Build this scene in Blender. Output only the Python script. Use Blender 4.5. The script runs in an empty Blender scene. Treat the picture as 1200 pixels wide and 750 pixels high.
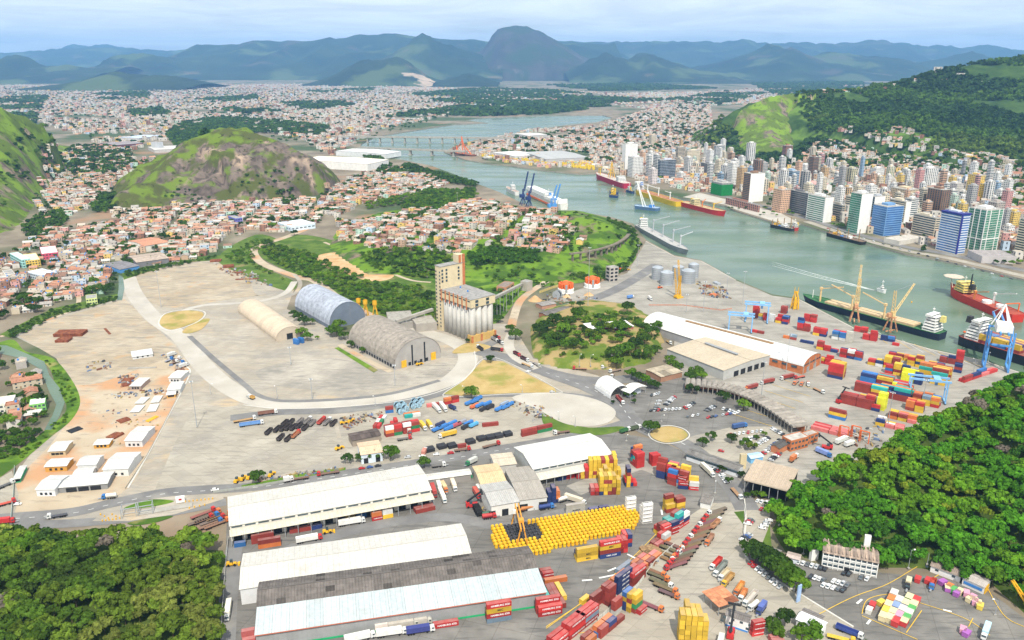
import bpy,math,random
import numpy as np
from mathutils import Vector,Matrix,noise
random.seed(7);rng=np.random.default_rng(7)
S=bpy.context.scene;COL=S.collection
R=math.radians
# camera, world, sun, exposure
H=257.0;F=933.0;PITCH=math.atan(303.0/F);CT,ST=math.cos(PITCH),math.sin(PITCH)
cam=bpy.data.cameras.new('camera');camo=bpy.data.objects.new('camera',cam);COL.objects.link(camo)
camo.location=(0,0,H);camo.rotation_euler=(math.pi/2-PITCH,0,0)
cam.sensor_width=36;cam.lens=36*F/1200;cam.clip_start=5;cam.clip_end=120000
S.camera=camo
SUN_EL,SUN_AZ=R(54),R(172)
W=bpy.data.worlds.new('World');S.world=W;W.use_nodes=True
def setup_world():
 nt=W.node_tree;n=nt.nodes;l=nt.links;n.clear()
 out=n.new('ShaderNodeOutputWorld');bg=n.new('ShaderNodeBackground');bg.inputs['Strength'].default_value=0.05
 sky=n.new('ShaderNodeTexSky');sky.sky_type='NISHITA';sky.sun_disc=False
 sky.sun_elevation=SUN_EL;sky.sun_rotation=SUN_AZ;sky.altitude=250;sky.air_density=1.0;sky.dust_density=1.2;sky.ozone_density=2.0
 tc=n.new('ShaderNodeTexCoord');sep=n.new('ShaderNodeSeparateXYZ');l.new(tc.outputs['Generated'],sep.inputs[0])
 mx=n.new('ShaderNodeMath');mx.operation='MAXIMUM';mx.inputs[1].default_value=0.0;l.new(sep.outputs['Z'],mx.inputs[0])
 ad=n.new('ShaderNodeMath');ad.operation='ADD';ad.inputs[1].default_value=0.06;l.new(mx.outputs[0],ad.inputs[0])
 dx=n.new('ShaderNodeMath');dx.operation='DIVIDE';l.new(sep.outputs['X'],dx.inputs[0]);l.new(ad.outputs[0],dx.inputs[1])
 dy=n.new('ShaderNodeMath');dy.operation='DIVIDE';l.new(sep.outputs['Y'],dy.inputs[0]);l.new(ad.outputs[0],dy.inputs[1])
 cb=n.new('ShaderNodeCombineXYZ');l.new(dx.outputs[0],cb.inputs[0]);l.new(dy.outputs[0],cb.inputs[1])
 nz=n.new('ShaderNodeTexNoise');nz.inputs['Scale'].default_value=0.55;nz.inputs['Detail'].default_value=9;nz.inputs['Roughness'].default_value=0.62
 nz.inputs['Distortion'].default_value=0.6;l.new(cb.outputs[0],nz.inputs['Vector'])
 rp=n.new('ShaderNodeValToRGB');rp.color_ramp.elements[0].position=0.30;rp.color_ramp.elements[1].position=0.72
 rp.color_ramp.elements[0].color=(0.52,0.52,0.52,1);rp.color_ramp.elements[1].color=(0.93,0.93,0.93,1)
 l.new(nz.outputs['Fac'],rp.inputs[0])
 mix=n.new('ShaderNodeMixRGB');l.new(rp.outputs[0],mix.inputs['Fac']);l.new(sky.outputs[0],mix.inputs[1]);mix.inputs[2].default_value=(26.5,28.0,28.8,1)
 l.new(mix.outputs[0],bg.inputs['Color']);l.new(bg.outputs[0],out.inputs[0])
setup_world()
sl=bpy.data.lights.new('sun','SUN');sl.energy=4.9;sl.angle=R(0.6);sl.color=(1,0.94,0.83)
so=bpy.data.objects.new('sun',sl);COL.objects.link(so);so.location=(0,0,900)
sd=Vector((math.sin(SUN_AZ)*math.cos(SUN_EL),math.cos(SUN_AZ)*math.cos(SUN_EL),math.sin(SUN_EL)))
so.rotation_euler=sd.to_track_quat('Z','Y').to_euler()
S.view_settings.view_transform='Standard';S.view_settings.look='None';S.view_settings.exposure=0.04;S.view_settings.gamma=1
S.render.engine='CYCLES';S.cycles.max_bounces=5;S.cycles.diffuse_bounces=2;S.cycles.glossy_bounces=2;S.cycles.volume_bounces=1
S.cycles.transparent_max_bounces=6;S.cycles.use_denoising=True
# measuring: photo pixel -> place on the ground
def P(px,py,z=0.0):
 a,b=(px-600)/F,(375-py)/F
 d=Vector((a,CT+b*ST,-ST+b*CT));t=(z-H)/d.z
 return Vector((d.x*t,d.y*t,z))
def PD(px,Y,z=0.0):
 return Vector(((px-600)/F*(Y*CT+(H-z)*ST),Y,z))
def RD(px,py,Y):
 a,b=(px-600)/F,(375-py)/F
 d=Vector((a,CT+b*ST,-ST+b*CT));t=Y/d.y
 return Vector((d.x*t,Y,H+d.z*t))
def pix(p):
 v=Vector(p)-Vector((0,0,H));dep=v.y*CT-v.z*ST;up=v.y*ST+v.z*CT
 return(600+F*v.x/dep,375-F*up/dep,dep)
def ang(p,q):
 a,b=P(*p),P(*q);return math.atan2(b.y-a.y,b.x-a.x)
 # materials
def mat(name,col,rough=0.75,var=0.12,scale=0.3,metal=0.0,bump=0.0,bscale=None,objcol=False,attr=None,col2=None,spec=0.12,detail=4,ramp=(0.38,0.64),stretch=None,rnd=0.0):
 m=bpy.data.materials.new(name);m.use_nodes=True;nt=m.node_tree;n=nt.nodes;l=nt.links
 b=n['Principled BSDF'];b.inputs['Roughness'].default_value=rough;b.inputs['Metallic'].default_value=metal
 b.inputs['Specular IOR Level'].default_value=spec
 geo=n.new('ShaderNodeNewGeometry');vec=geo.outputs['Position']
 if stretch:
  mp=n.new('ShaderNodeMapping');mp.inputs['Scale'].default_value=stretch[:3]
  if len(stretch)>3:mp.inputs['Rotation'].default_value=(0,0,stretch[3])
  l.new(vec,mp.inputs[0]);vec=mp.outputs[0]
 tex=n.new('ShaderNodeTexNoise');tex.inputs['Scale'].default_value=scale;tex.inputs['Detail'].default_value=detail;tex.inputs['Roughness'].default_value=0.6
 l.new(vec,tex.inputs['Vector'])
 rp=n.new('ShaderNodeValToRGB');rp.color_ramp.elements[0].position,rp.color_ramp.elements[1].position=ramp
 l.new(tex.outputs['Fac'],rp.inputs[0])
 if objcol or attr:
  if objcol:
   s=n.new('ShaderNodeObjectInfo');src=s.outputs['Color']
  else:
   s=n.new('ShaderNodeAttribute');s.attribute_name=attr;src=s.outputs['Color']
  rp.color_ramp.elements[0].color=(1-var,)*3+(1,);rp.color_ramp.elements[1].color=(1+var,)*3+(1,)
  mu=n.new('ShaderNodeMixRGB');mu.blend_type='MULTIPLY';mu.inputs['Fac'].default_value=1
  l.new(src,mu.inputs[1]);l.new(rp.outputs[0],mu.inputs[2]);csrc=mu.outputs[0]
 else:
  c2=col2 if col2 else tuple(min(1,c*(1+var))for c in col)
  c1=col if col2 else tuple(c*(1-var)for c in col)
  rp.color_ramp.elements[0].color=c1[:3]+(1,);rp.color_ramp.elements[1].color=c2[:3]+(1,);csrc=rp.outputs[0]
 if rnd:
  oi=n.new('ShaderNodeObjectInfo');hs=n.new('ShaderNodeHueSaturation')
  mr=n.new('ShaderNodeMapRange');mr.inputs['To Min'].default_value=1-rnd;mr.inputs['To Max'].default_value=1+rnd
  l.new(oi.outputs['Random'],mr.inputs[0]);l.new(mr.outputs[0],hs.inputs['Value']);l.new(csrc,hs.inputs['Color']);csrc=hs.outputs[0]
 l.new(csrc,b.inputs['Base Color'])
 if bump:
  t2=n.new('ShaderNodeTexNoise');t2.inputs['Scale'].default_value=bscale or scale*4;t2.inputs['Detail'].default_value=5;l.new(geo.outputs['Position'],t2.inputs['Vector'])
  bp=n.new('ShaderNodeBump');bp.inputs['Strength'].default_value=bump;bp.inputs['Distance'].default_value=1.0
  l.new(t2.outputs['Fac'],bp.inputs['Height']);l.new(bp.outputs[0],b.inputs['Normal'])
 return m
def layer(m,col,scale,lo,hi,amount=1.0,stretch=None,detail=5,veg=False):
 """lay a second weathering colour over a material's base colour through a noise mask"""
 nt=m.node_tree;n=nt.nodes;l=nt.links;b=n['Principled BSDF'];src=b.inputs['Base Color'].links[0].from_socket
 geo=n.new('ShaderNodeNewGeometry');vec=geo.outputs['Position']
 if stretch:
  mp=n.new('ShaderNodeMapping');mp.inputs['Scale'].default_value=stretch[:3]
  if len(stretch)>3:mp.inputs['Rotation'].default_value=(0,0,stretch[3])
  l.new(vec,mp.inputs[0]);vec=mp.outputs[0]
 t=n.new('ShaderNodeTexNoise');t.inputs['Scale'].default_value=scale;t.inputs['Detail'].default_value=detail;l.new(vec,t.inputs['Vector'])
 mr=n.new('ShaderNodeMapRange');mr.inputs['From Min'].default_value=lo;mr.inputs['From Max'].default_value=hi;mr.inputs['To Max'].default_value=amount
 fac=t.outputs['Fac']
 if veg:
  at=n.new('ShaderNodeAttribute');at.attribute_name='veg';ad=n.new('ShaderNodeMath');l.new(at.outputs['Fac'],ad.inputs[0]);l.new(fac,ad.inputs[1]);fac=ad.outputs[0]
 l.new(fac,mr.inputs[0])
 mx=n.new('ShaderNodeMixRGB');l.new(mr.outputs[0],mx.inputs['Fac']);l.new(src,mx.inputs[1]);mx.inputs[2].default_value=col[:3]+(1,)
 l.new(mx.outputs[0],b.inputs['Base Color']);return m
def slabs(m,size=0.18,col=(0.25,0.235,0.21),amount=0.5,rot=0.4,patch=0.10):
 """joints between poured slabs, slab to slab tone, and dark tyre-worn lanes"""
 nt=m.node_tree;n=nt.nodes;l=nt.links;b=n['Principled BSDF'];src=b.inputs['Base Color'].links[0].from_socket
 geo=n.new('ShaderNodeNewGeometry');mp=n.new('ShaderNodeMapping');mp.inputs['Rotation'].default_value=(0,0,rot);l.new(geo.outputs['Position'],mp.inputs[0])
 br=n.new('ShaderNodeTexBrick');br.inputs['Scale'].default_value=size;br.inputs['Mortar Size'].default_value=0.012;br.inputs['Color1'].default_value=(1-patch,)*3+(1,);br.inputs['Color2'].default_value=(1+patch*.5,)*3+(1,);br.inputs['Mortar'].default_value=(.72,.70,.67,1);br.inputs['Brick Width'].default_value=1.0;br.inputs['Row Height'].default_value=1.0;br.offset=0
 l.new(mp.outputs[0],br.inputs['Vector']);mu=n.new('ShaderNodeMixRGB');mu.blend_type='MULTIPLY';mu.inputs['Fac'].default_value=0.8;l.new(src,mu.inputs[1]);l.new(br.outputs['Color'],mu.inputs[2]);l.new(mu.outputs[0],b.inputs['Base Color'])
 layer(m,col,0.05,0.54,0.63,amount,(1,7,1,rot+.9),6);layer(m,col,0.05,0.58,0.68,amount,(1,8,1,rot-.5),6);layer(m,tuple(c*.6 for c in col),0.35,0.66,0.74,amount*.8,None,6);return m
M={}
M['land']=layer(layer(mat('land',(0.17,0.14,0.10),scale=0.02,col2=(0.27,0.225,0.165)),(0.05,0.085,0.028),0.0035,0.47,0.58,0.95),(0.33,0.19,0.11),0.006,0.60,0.68,0.7)
M['concrete']=slabs(layer(layer(mat('yard_concrete',(0.345,0.30,0.235),scale=0.02,col2=(0.415,0.37,0.305),rough=0.9),(0.27,0.255,0.23),0.018,0.5,0.66,0.7,(1,2.2,1,0.5)),(0.50,0.37,0.22),0.03,0.60,0.72,0.7))
M['concrete_pale']=layer(mat('pale_road_concrete',(0.41,0.375,0.32),scale=0.03,col2=(0.48,0.45,0.395),rough=0.9),(0.36,0.34,0.31),0.05,0.55,0.7,0.5)
M['quay']=slabs(layer(mat('quay_concrete',(0.30,0.278,0.24),scale=0.03,col2=(0.375,0.35,0.305),rough=0.9),(0.24,0.225,0.2),0.02,0.5,0.65,0.7,(1,3,1,-0.5)),0.12,(0.2,0.19,0.17),.5,-.25)
M['asphalt']=slabs(layer(layer(mat('asphalt',(0.15,0.142,0.13),scale=0.05,col2=(0.205,0.195,0.18),rough=0.9),(0.29,0.27,0.24),0.03,0.55,0.72,0.75),(0.10,0.10,0.10),0.06,0.6,0.75,0.6),.06,(0.09,0.088,0.085),.5,.3,.07)
M['road']=layer(mat('road_asphalt',(0.16,0.155,0.152),scale=0.06,col2=(0.21,0.205,0.20),rough=0.9),(0.33,0.31,0.27),0.04,0.56,0.72,0.6)
M['truckyard']=slabs(layer(layer(mat('truck_yard',(0.33,0.295,0.24),scale=0.03,col2=(0.40,0.365,0.30),rough=0.9),(0.26,0.245,0.22),0.025,0.52,0.68,0.6),(0.5,0.45,0.37),0.05,0.6,0.7,0.5),.1,(0.24,0.22,0.19),.6,.7)
M['tan']=slabs(layer(layer(mat('tan_hardstanding',(0.36,0.295,0.21),scale=0.02,col2=(0.44,0.375,0.285),rough=0.95),(0.28,0.25,0.21),0.03,0.52,0.64,0.7,(1,3,1,.4),8),(0.46,0.30,0.16),0.04,0.6,0.68,0.7),0.14,(0.22,0.19,0.15),.5,.3)
M['worn']=slabs(mat('worn_concrete',(0.30,0.275,0.235),scale=0.02,col2=(0.42,0.38,0.32),rough=0.9,ramp=(.42,.6)),0.18,(0.2,0.19,0.17),.6)
M['dirt']=layer(layer(layer(mat('dirt',(0.41,0.33,0.235),scale=0.03,col2=(0.48,0.405,0.30),rough=0.95),(0.48,0.25,0.12),0.02,0.50,0.62,0.8),(0.30,0.25,0.19),0.06,0.56,0.66,0.6,(1,4,1,.9),7),(0.26,0.2,0.14),0.15,0.62,0.7,0.6)
M['orange_dirt']=mat('orange_dirt',(0.46,0.27,0.12),scale=0.06,col2=(0.56,0.40,0.23),rough=0.95)
M['drygrass']=layer(mat('dry_grass',(0.38,0.27,0.10),scale=0.07,col2=(0.46,0.34,0.15),rough=0.95),(0.22,0.23,0.05),0.05,0.5,0.65,0.8)
M['grass']=layer(layer(mat('grass',(0.075,0.155,0.014),scale=0.05,col2=(0.17,0.27,0.03),rough=0.95,bump=.5,bscale=.2,detail=9),(0.04,0.09,0.012),0.035,0.48,0.56,0.85,None,9),(0.30,0.25,0.10),0.03,0.60,0.68,0.7,None,8)
M['brush']=layer(mat('brush_ground',(0.055,0.105,0.015),scale=0.05,col2=(0.12,0.18,0.03),rough=0.95,bump=0.4,bscale=0.3),(0.26,0.2,0.1),0.03,0.6,0.7,0.7)
M['mound']=layer(mat('mound_slope',(0.09,0.14,0.02),scale=0.06,col2=(0.15,0.19,0.03),rough=1,bump=.4,bscale=.3),(0.36,0.26,0.12),0.05,0.47,0.56,0.9)
M['forestfloor']=mat('forest_floor',(0.045,0.075,0.012),scale=0.1,col2=(0.085,0.12,0.025),rough=1)
M['paint_white']=mat('white_road_paint',(0.72,0.72,0.70),var=0.06,rough=0.8)
M['paint_yellow']=mat('yellow_road_paint',(0.72,0.46,0.05),var=0.1,rough=0.8)
M['kerb']=mat('kerb',(0.55,0.53,0.48),var=0.08,rough=0.9)
M['rockgrass']=None
def hill_mat(name,rock,rock2,grass,grass2,gscale,lo,hi,steep=None,bump=0.5):
 m=mat(name,rock,scale=0.03,col2=rock2,rough=0.95,bump=bump,bscale=0.05,stretch=(1,1,0.35))
 layer(m,(0.46,0.34,0.24),0.02,0.58,0.70,0.8,(1,1,0.3));layer(m,(0.06,0.045,0.04),0.035,0.56,0.66,0.7,(1.3,1.3,0.3))
 layer(m,(0.07,0.055,0.045),0.055,0.50,0.60,0.85,(1.5,1.5,0.2),8)
 layer(m,grass,gscale,lo,hi,1.0,None,9,True);layer(m,grass2,gscale*1.7,hi-0.01,hi+0.09,0.9,None,9,True);layer(m,tuple(c*.45 for c in grass),0.09,0.60,0.66,0.8,None,8);return m
M['hill_rock']=hill_mat('rocky_hill',(0.115,0.09,0.075),(0.20,0.155,0.125),(0.075,0.085,0.022),(0.125,0.185,0.02),0.019,0.52,0.58,bump=1.0)
M['hill_left']=hill_mat('grassy_rock_hill',(0.17,0.13,0.10),(0.23,0.18,0.13),(0.095,0.14,0.022),(0.165,0.26,0.025),0.016,0.42,0.50,bump=0.9)
M['hill_knoll']=hill_mat('green_knoll',(0.16,0.12,0.09),(0.25,0.19,0.13),(0.055,0.11,0.014),(0.13,0.23,0.018),0.022,0.36,0.46,bump=0.6)
M['hill_wood']=layer(layer(mat('wooded_hill',(0.025,0.055,0.012),scale=0.02,col2=(0.055,0.10,0.02),rough=1,bump=0.9,bscale=0.06),(0.12,0.20,0.03),0.006,0.60,0.66,0.9),(0.2,0.15,0.1),0.008,0.68,0.72,0.8)
M['mountain']=layer(layer(layer(mat('mountain',(0.012,0.026,0.018),scale=0.0016,col2=(0.030,0.052,0.026),rough=1,bump=1.0,bscale=0.004,detail=8),(0.085,0.12,0.045),0.0011,0.56,0.62,0.75),(0.16,0.12,0.08),0.0014,0.66,0.71,0.7),(0.10,0.085,0.075),0.0012,0.63,0.70,0.6,(1,1,2))
M['rockpeak']=layer(layer(mat('rock_peak',(0.035,0.034,0.036),scale=0.003,col2=(0.07,0.065,0.062),rough=1,bump=1,bscale=0.006,stretch=(1,1,0.25)),(0.03,0.05,0.025),0.002,0.46,0.56,0.9),(0.14,0.12,0.11),0.004,0.64,0.72,0.7,(1,1,0.2))
M['quarry']=layer(mat('quarry_face',(0.34,0.27,0.21),scale=0.006,col2=(0.50,0.37,0.26),rough=1,bump=0.5,bscale=0.02,stretch=(1,1,4)),(0.06,0.09,0.03),0.004,0.5,0.56,0.9)
def water_mat():
 m=bpy.data.materials.new('river_water');m.use_nodes=True;n=m.node_tree.nodes;l=m.node_tree.links;b=n['Principled BSDF']
 b.inputs['Roughness'].default_value=0.22;b.inputs['Specular IOR Level'].default_value=0.36;b.inputs['IOR'].default_value=1.33
 geo=n.new('ShaderNodeNewGeometry');mp=n.new('ShaderNodeMapping');mp.inputs['Rotation'].default_value=(0,0,0.5);mp.inputs['Scale'].default_value=(1,2.2,1);l.new(geo.outputs['Position'],mp.inputs[0])
 t=n.new('ShaderNodeTexNoise');t.inputs['Scale'].default_value=0.006;t.inputs['Detail'].default_value=7;l.new(mp.outputs[0],t.inputs['Vector'])
 rp=n.new('ShaderNodeValToRGB');rp.color_ramp.elements[0].position=0.35;rp.color_ramp.elements[1].position=0.68
 rp.color_ramp.elements[0].color=(0.075,0.13,0.085,1);rp.color_ramp.elements[1].color=(0.15,0.205,0.145,1);l.new(t.outputs['Fac'],rp.inputs[0]);l.new(rp.outputs[0],b.inputs['Base Color'])
 t2=n.new('ShaderNodeTexNoise');t2.inputs['Scale'].default_value=0.16;t2.inputs['Detail'].default_value=6;l.new(mp.outputs[0],t2.inputs['Vector'])
 bp=n.new('ShaderNodeBump');bp.inputs['Strength'].default_value=0.22;bp.inputs['Distance'].default_value=1.0;l.new(t2.outputs['Fac'],bp.inputs['Height']);l.new(bp.outputs[0],b.inputs['Normal'])
 mp2=n.new('ShaderNodeMapping');mp2.inputs['Rotation'].default_value=(0,0,-.6);mp2.inputs['Scale'].default_value=(1,5,1);l.new(geo.outputs['Position'],mp2.inputs[0]);t3=n.new('ShaderNodeTexNoise');t3.inputs['Scale'].default_value=0.004;t3.inputs['Detail'].default_value=8;l.new(mp2.outputs[0],t3.inputs['Vector'])
 mr=n.new('ShaderNodeMapRange');mr.inputs['From Min'].default_value=.4;mr.inputs['From Max'].default_value=.62;mr.inputs['To Min'].default_value=.10;mr.inputs['To Max'].default_value=.38;l.new(t3.outputs['Fac'],mr.inputs[0]);l.new(mr.outputs[0],b.inputs['Roughness'])
 return m
M['water']=water_mat()
# mesh helpers
class MB:
 """collects faces, builds ONE mesh object"""
 def __init__(s):s.v=[];s.f=[];s.m=[]
 def add(s,vs,fs,mi=0):
  o=len(s.v);s.v+=[tuple(v)for v in vs];s.f+=[tuple(i+o for i in f)for f in fs];s.m+=[mi]*len(fs);return s
 def box(s,c,d,rz=0,mi=0,top=1.0,topy=None):
  x,y,z=d[0]/2,d[1]/2,d[2]/2;ty=top if topy is None else topy;ca,sa=math.cos(rz),math.sin(rz);vs=[]
  for(sx,sy,sz)in((-1,-1,-1),(1,-1,-1),(1,1,-1),(-1,1,-1),(-1,-1,1),(1,-1,1),(1,1,1),(-1,1,1)):
   k=top if sz>0 else 1;k2=ty if sz>0 else 1;px,py=sx*x*k,sy*y*k2
   vs.append((c[0]+px*ca-py*sa,c[1]+px*sa+py*ca,c[2]+sz*z))
  return s.add(vs,[(0,3,2,1),(4,5,6,7),(0,1,5,4),(1,2,6,5),(2,3,7,6),(3,0,4,7)],mi)
 def prism(s,poly,z0,z1,mi=0):
  n=len(poly);vs=[(p[0],p[1],z0)for p in poly]+[(p[0],p[1],z1)for p in poly]
  fs=[tuple(range(n-1,-1,-1)),tuple(range(n,2*n))]+[(i,(i+1)%n,n+(i+1)%n,n+i)for i in range(n)]
  return s.add(vs,fs,mi)
 def extr(s,prof,x0,x1,mi=0,axis='x'):
  """closed profile (y,z) swept along x"""
  n=len(prof)
  if axis=='x':vs=[(x0,p[0],p[1])for p in prof]+[(x1,p[0],p[1])for p in prof]
  else:vs=[(p[0],x0,p[1])for p in prof]+[(p[0],x1,p[1])for p in prof]
  fs=[tuple(range(n)),tuple(range(2*n-1,n-1,-1))]+[(i,n+i,n+(i+1)%n,(i+1)%n)for i in range(n)]
  return s.add(vs,fs,mi)
 def tube(s,p,q,r,n=6,mi=0,r2=None):
  p,q=Vector(p),Vector(q);d=(q-p).normalized();a=d.orthogonal().normalized();b=d.cross(a);r2=r if r2 is None else r2
  vs=[p+(a*math.cos(2*math.pi*i/n)+b*math.sin(2*math.pi*i/n))*r for i in range(n)]+[q+(a*math.cos(2*math.pi*i/n)+b*math.sin(2*math.pi*i/n))*r2 for i in range(n)]
  return s.add(vs,[tuple(range(n-1,-1,-1)),tuple(range(n,2*n))]+[(i,(i+1)%n,n+(i+1)%n,n+i)for i in range(n)],mi)
 def bar(s,p,q,w,mi=0):return s.tube(p,q,w*0.707,4,mi)
 def lathe(s,prof,n=16,c=(0,0,0),mi=0):
  vs=[];k=len(prof)
  for i in range(n):
   a=2*math.pi*i/n
   vs+=[(c[0]+r*math.cos(a),c[1]+r*math.sin(a),c[2]+z)for r,z in prof]
  fs=[(i*k+j,((i+1)%n)*k+j,((i+1)%n)*k+j+1,i*k+j+1)for i in range(n)for j in range(k-1)]
  return s.add(vs,fs,mi)
 def mesh(s,name,mats):
  me=bpy.data.meshes.new(name);me.from_pydata(s.v,[],s.f)
  for m in(mats if isinstance(mats,(list,tuple))else[mats]):me.materials.append(m)
  if any(s.m):me.polygons.foreach_set('material_index',s.m)
  me.update();return me
 def build(s,name,mats,parent=None,smooth=False):
  o=link(name,s.mesh(name,mats),parent)
  if smooth:o.data.shade_smooth()
  return o
def link(name,data,parent=None,loc=None,rz=None,col=None):
 o=bpy.data.objects.new(name,data);COL.objects.link(o);o.parent=parent
 if loc is not None:o.location=loc
 if rz is not None:o.rotation_euler=(0,0,rz)
 if col is not None:o.color=tuple(col[:3])+(1,)
 return o
def tag(o,label=None,cat=None,group=None,kind=None):
 if label:o['label']=label
 if cat:o['category']=cat
 if group:o['group']=group
 if kind:o['kind']=kind
 return o
def thing(name,label,cat,loc=(0,0,0),rz=0,group=None):
 return tag(link(name,None,None,loc,rz),label,cat,group)
def struct(o):o['kind']='structure';return o
def stuff(o,label=None,cat=None):o['kind']='stuff';return tag(o,label,cat)
REG=[]
def reg(o,base,cat,group):REG.append((o,base));return tag(o,base,cat,group)
def kids(o):return KID.get(o.name,[])
KID={}
def child(o,parent):KID.setdefault(parent.name,[]).append(o);return o
def part(name,data,parent,loc=None,rz=None,col=None):return child(link(name,data,parent,loc,rz,col),parent)
def copy_tree(o,loc,rz=0,col=None,z=None):
 c=o.copy();COL.objects.link(c);c.location=loc;c.rotation_euler=(0,0,rz)
 if col is not None:c.color=tuple(col[:3])+(1,)
 for ch in kids(o):
  d=ch.copy();COL.objects.link(d);d.parent=c;child(d,c)
  for g in kids(ch):
   e=g.copy();COL.objects.link(e);e.parent=d;child(e,d)
 return c
def np_mesh(name,V,Fq,m,cols=None,kind=None):
 me=bpy.data.meshes.new(name);me.from_pydata(np.asarray(V).tolist(),[],np.asarray(Fq).tolist());me.materials.append(m)
 if cols is not None:
  at=me.attributes.new('col','FLOAT_COLOR','FACE');c=np.ones((len(Fq),4),np.float32);c[:,:3]=cols;at.data.foreach_set('color',c.ravel())
 me.update();o=link(name,me)
 if kind:o['kind']=kind
 return o
def inpoly(poly,x,y):
 x=np.asarray(x);y=np.asarray(y);r=np.zeros(x.shape,bool);n=len(poly)
 for i in range(n):
  x1,y1=poly[i][:2];x2,y2=poly[(i+1)%n][:2]
  c=((y1>y)!=(y2>y));xi=(x2-x1)*(y-y1)/((y2-y1)if y2!=y1 else 1e-9)+x1
  r^=c&(x<xi)
 return r
def seg_dist(x,y,a,b):
 dx,dy=b[0]-a[0],b[1]-a[1];L=dx*dx+dy*dy+1e-9
 t=np.clip(((x-a[0])*dx+(y-a[1])*dy)/L,0,1)
 return np.hypot(x-a[0]-t*dx,y-a[1]-t*dy),t
 # terrain: land with the river cut out, water, hills
def fill(name,outer,holes,z,m):
 import bmesh
 bm=bmesh.new()
 for loop in[outer]+holes:
  vs=[bm.verts.new((p[0],p[1],z))for p in loop]
  for i in range(len(vs)):bm.edges.new((vs[i],vs[(i+1)%len(vs)]))
 bmesh.ops.triangle_fill(bm,use_beauty=True,use_dissolve=False,edges=bm.edges[:])
 for f in bm.faces:
  if f.normal.z<0:f.normal_flip()
 me=bpy.data.meshes.new(name);bm.to_mesh(me);bm.free();me.materials.append(m)
 return link(name,me)
RIVER=[(1500,545),(1330,482),(1200,437),(1150,421),(1090,408),(1000,383),(935,349),(905,345),(862,327),(822,305),(790,299),(757,281),(742,262),(715,254),(690,250),(655,250),(640,247),(612,238),(585,225),(556,214),(540,207),(505,194),(470,187),(442,184),(420,176),(424,168),(440,160),(490,152),(530,146),(572,144),(545,141),(565,138),(640,135.5),(706,135),(718,138),(700,143),(660,147),(625,152),(600,157),(560,163),(535,170),(520,178),(545,187),(575,192),(600,194.5),(640,200),(680,204),(698,203),(722,207),(735,215),(800,232),(850,241),(862,247),(915,263),(938,262),(1000,281),(1060,297),(1100,304),(1150,315),(1200,327),(1330,352),(1500,385)]
RIV=[P(*p)for p in RIVER]
land=struct(fill('ground',[(-26000,-400),(26000,-400),(26000,42000),(-26000,42000)],[[(p.x,p.y)for p in RIV]],0,M['land']))
b=MB()
n=len(RIV)
for i in range(n):
 p,q=RIV[i],RIV[(i+1)%n];b.add([(p.x,p.y,0),(q.x,q.y,0),(q.x,q.y,-4),(p.x,p.y,-4)],[(0,1,2,3)])
struct(b.build('quay_wall',M['quay']))
b=MB();b.add([(-1500,500,-2.4),(3500,500,-2.4),(3500,6500,-2.4),(-1500,6500,-2.4)],[(0,1,2,3)])
struct(b.build('river',M['water']))
b=MB();b.add([(-2600,0,-6),(3600,0,-6),(3600,7000,-6),(-2600,7000,-6)],[(0,1,2,3)]);struct(b.build('riverbed',M['dirt']))
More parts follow.
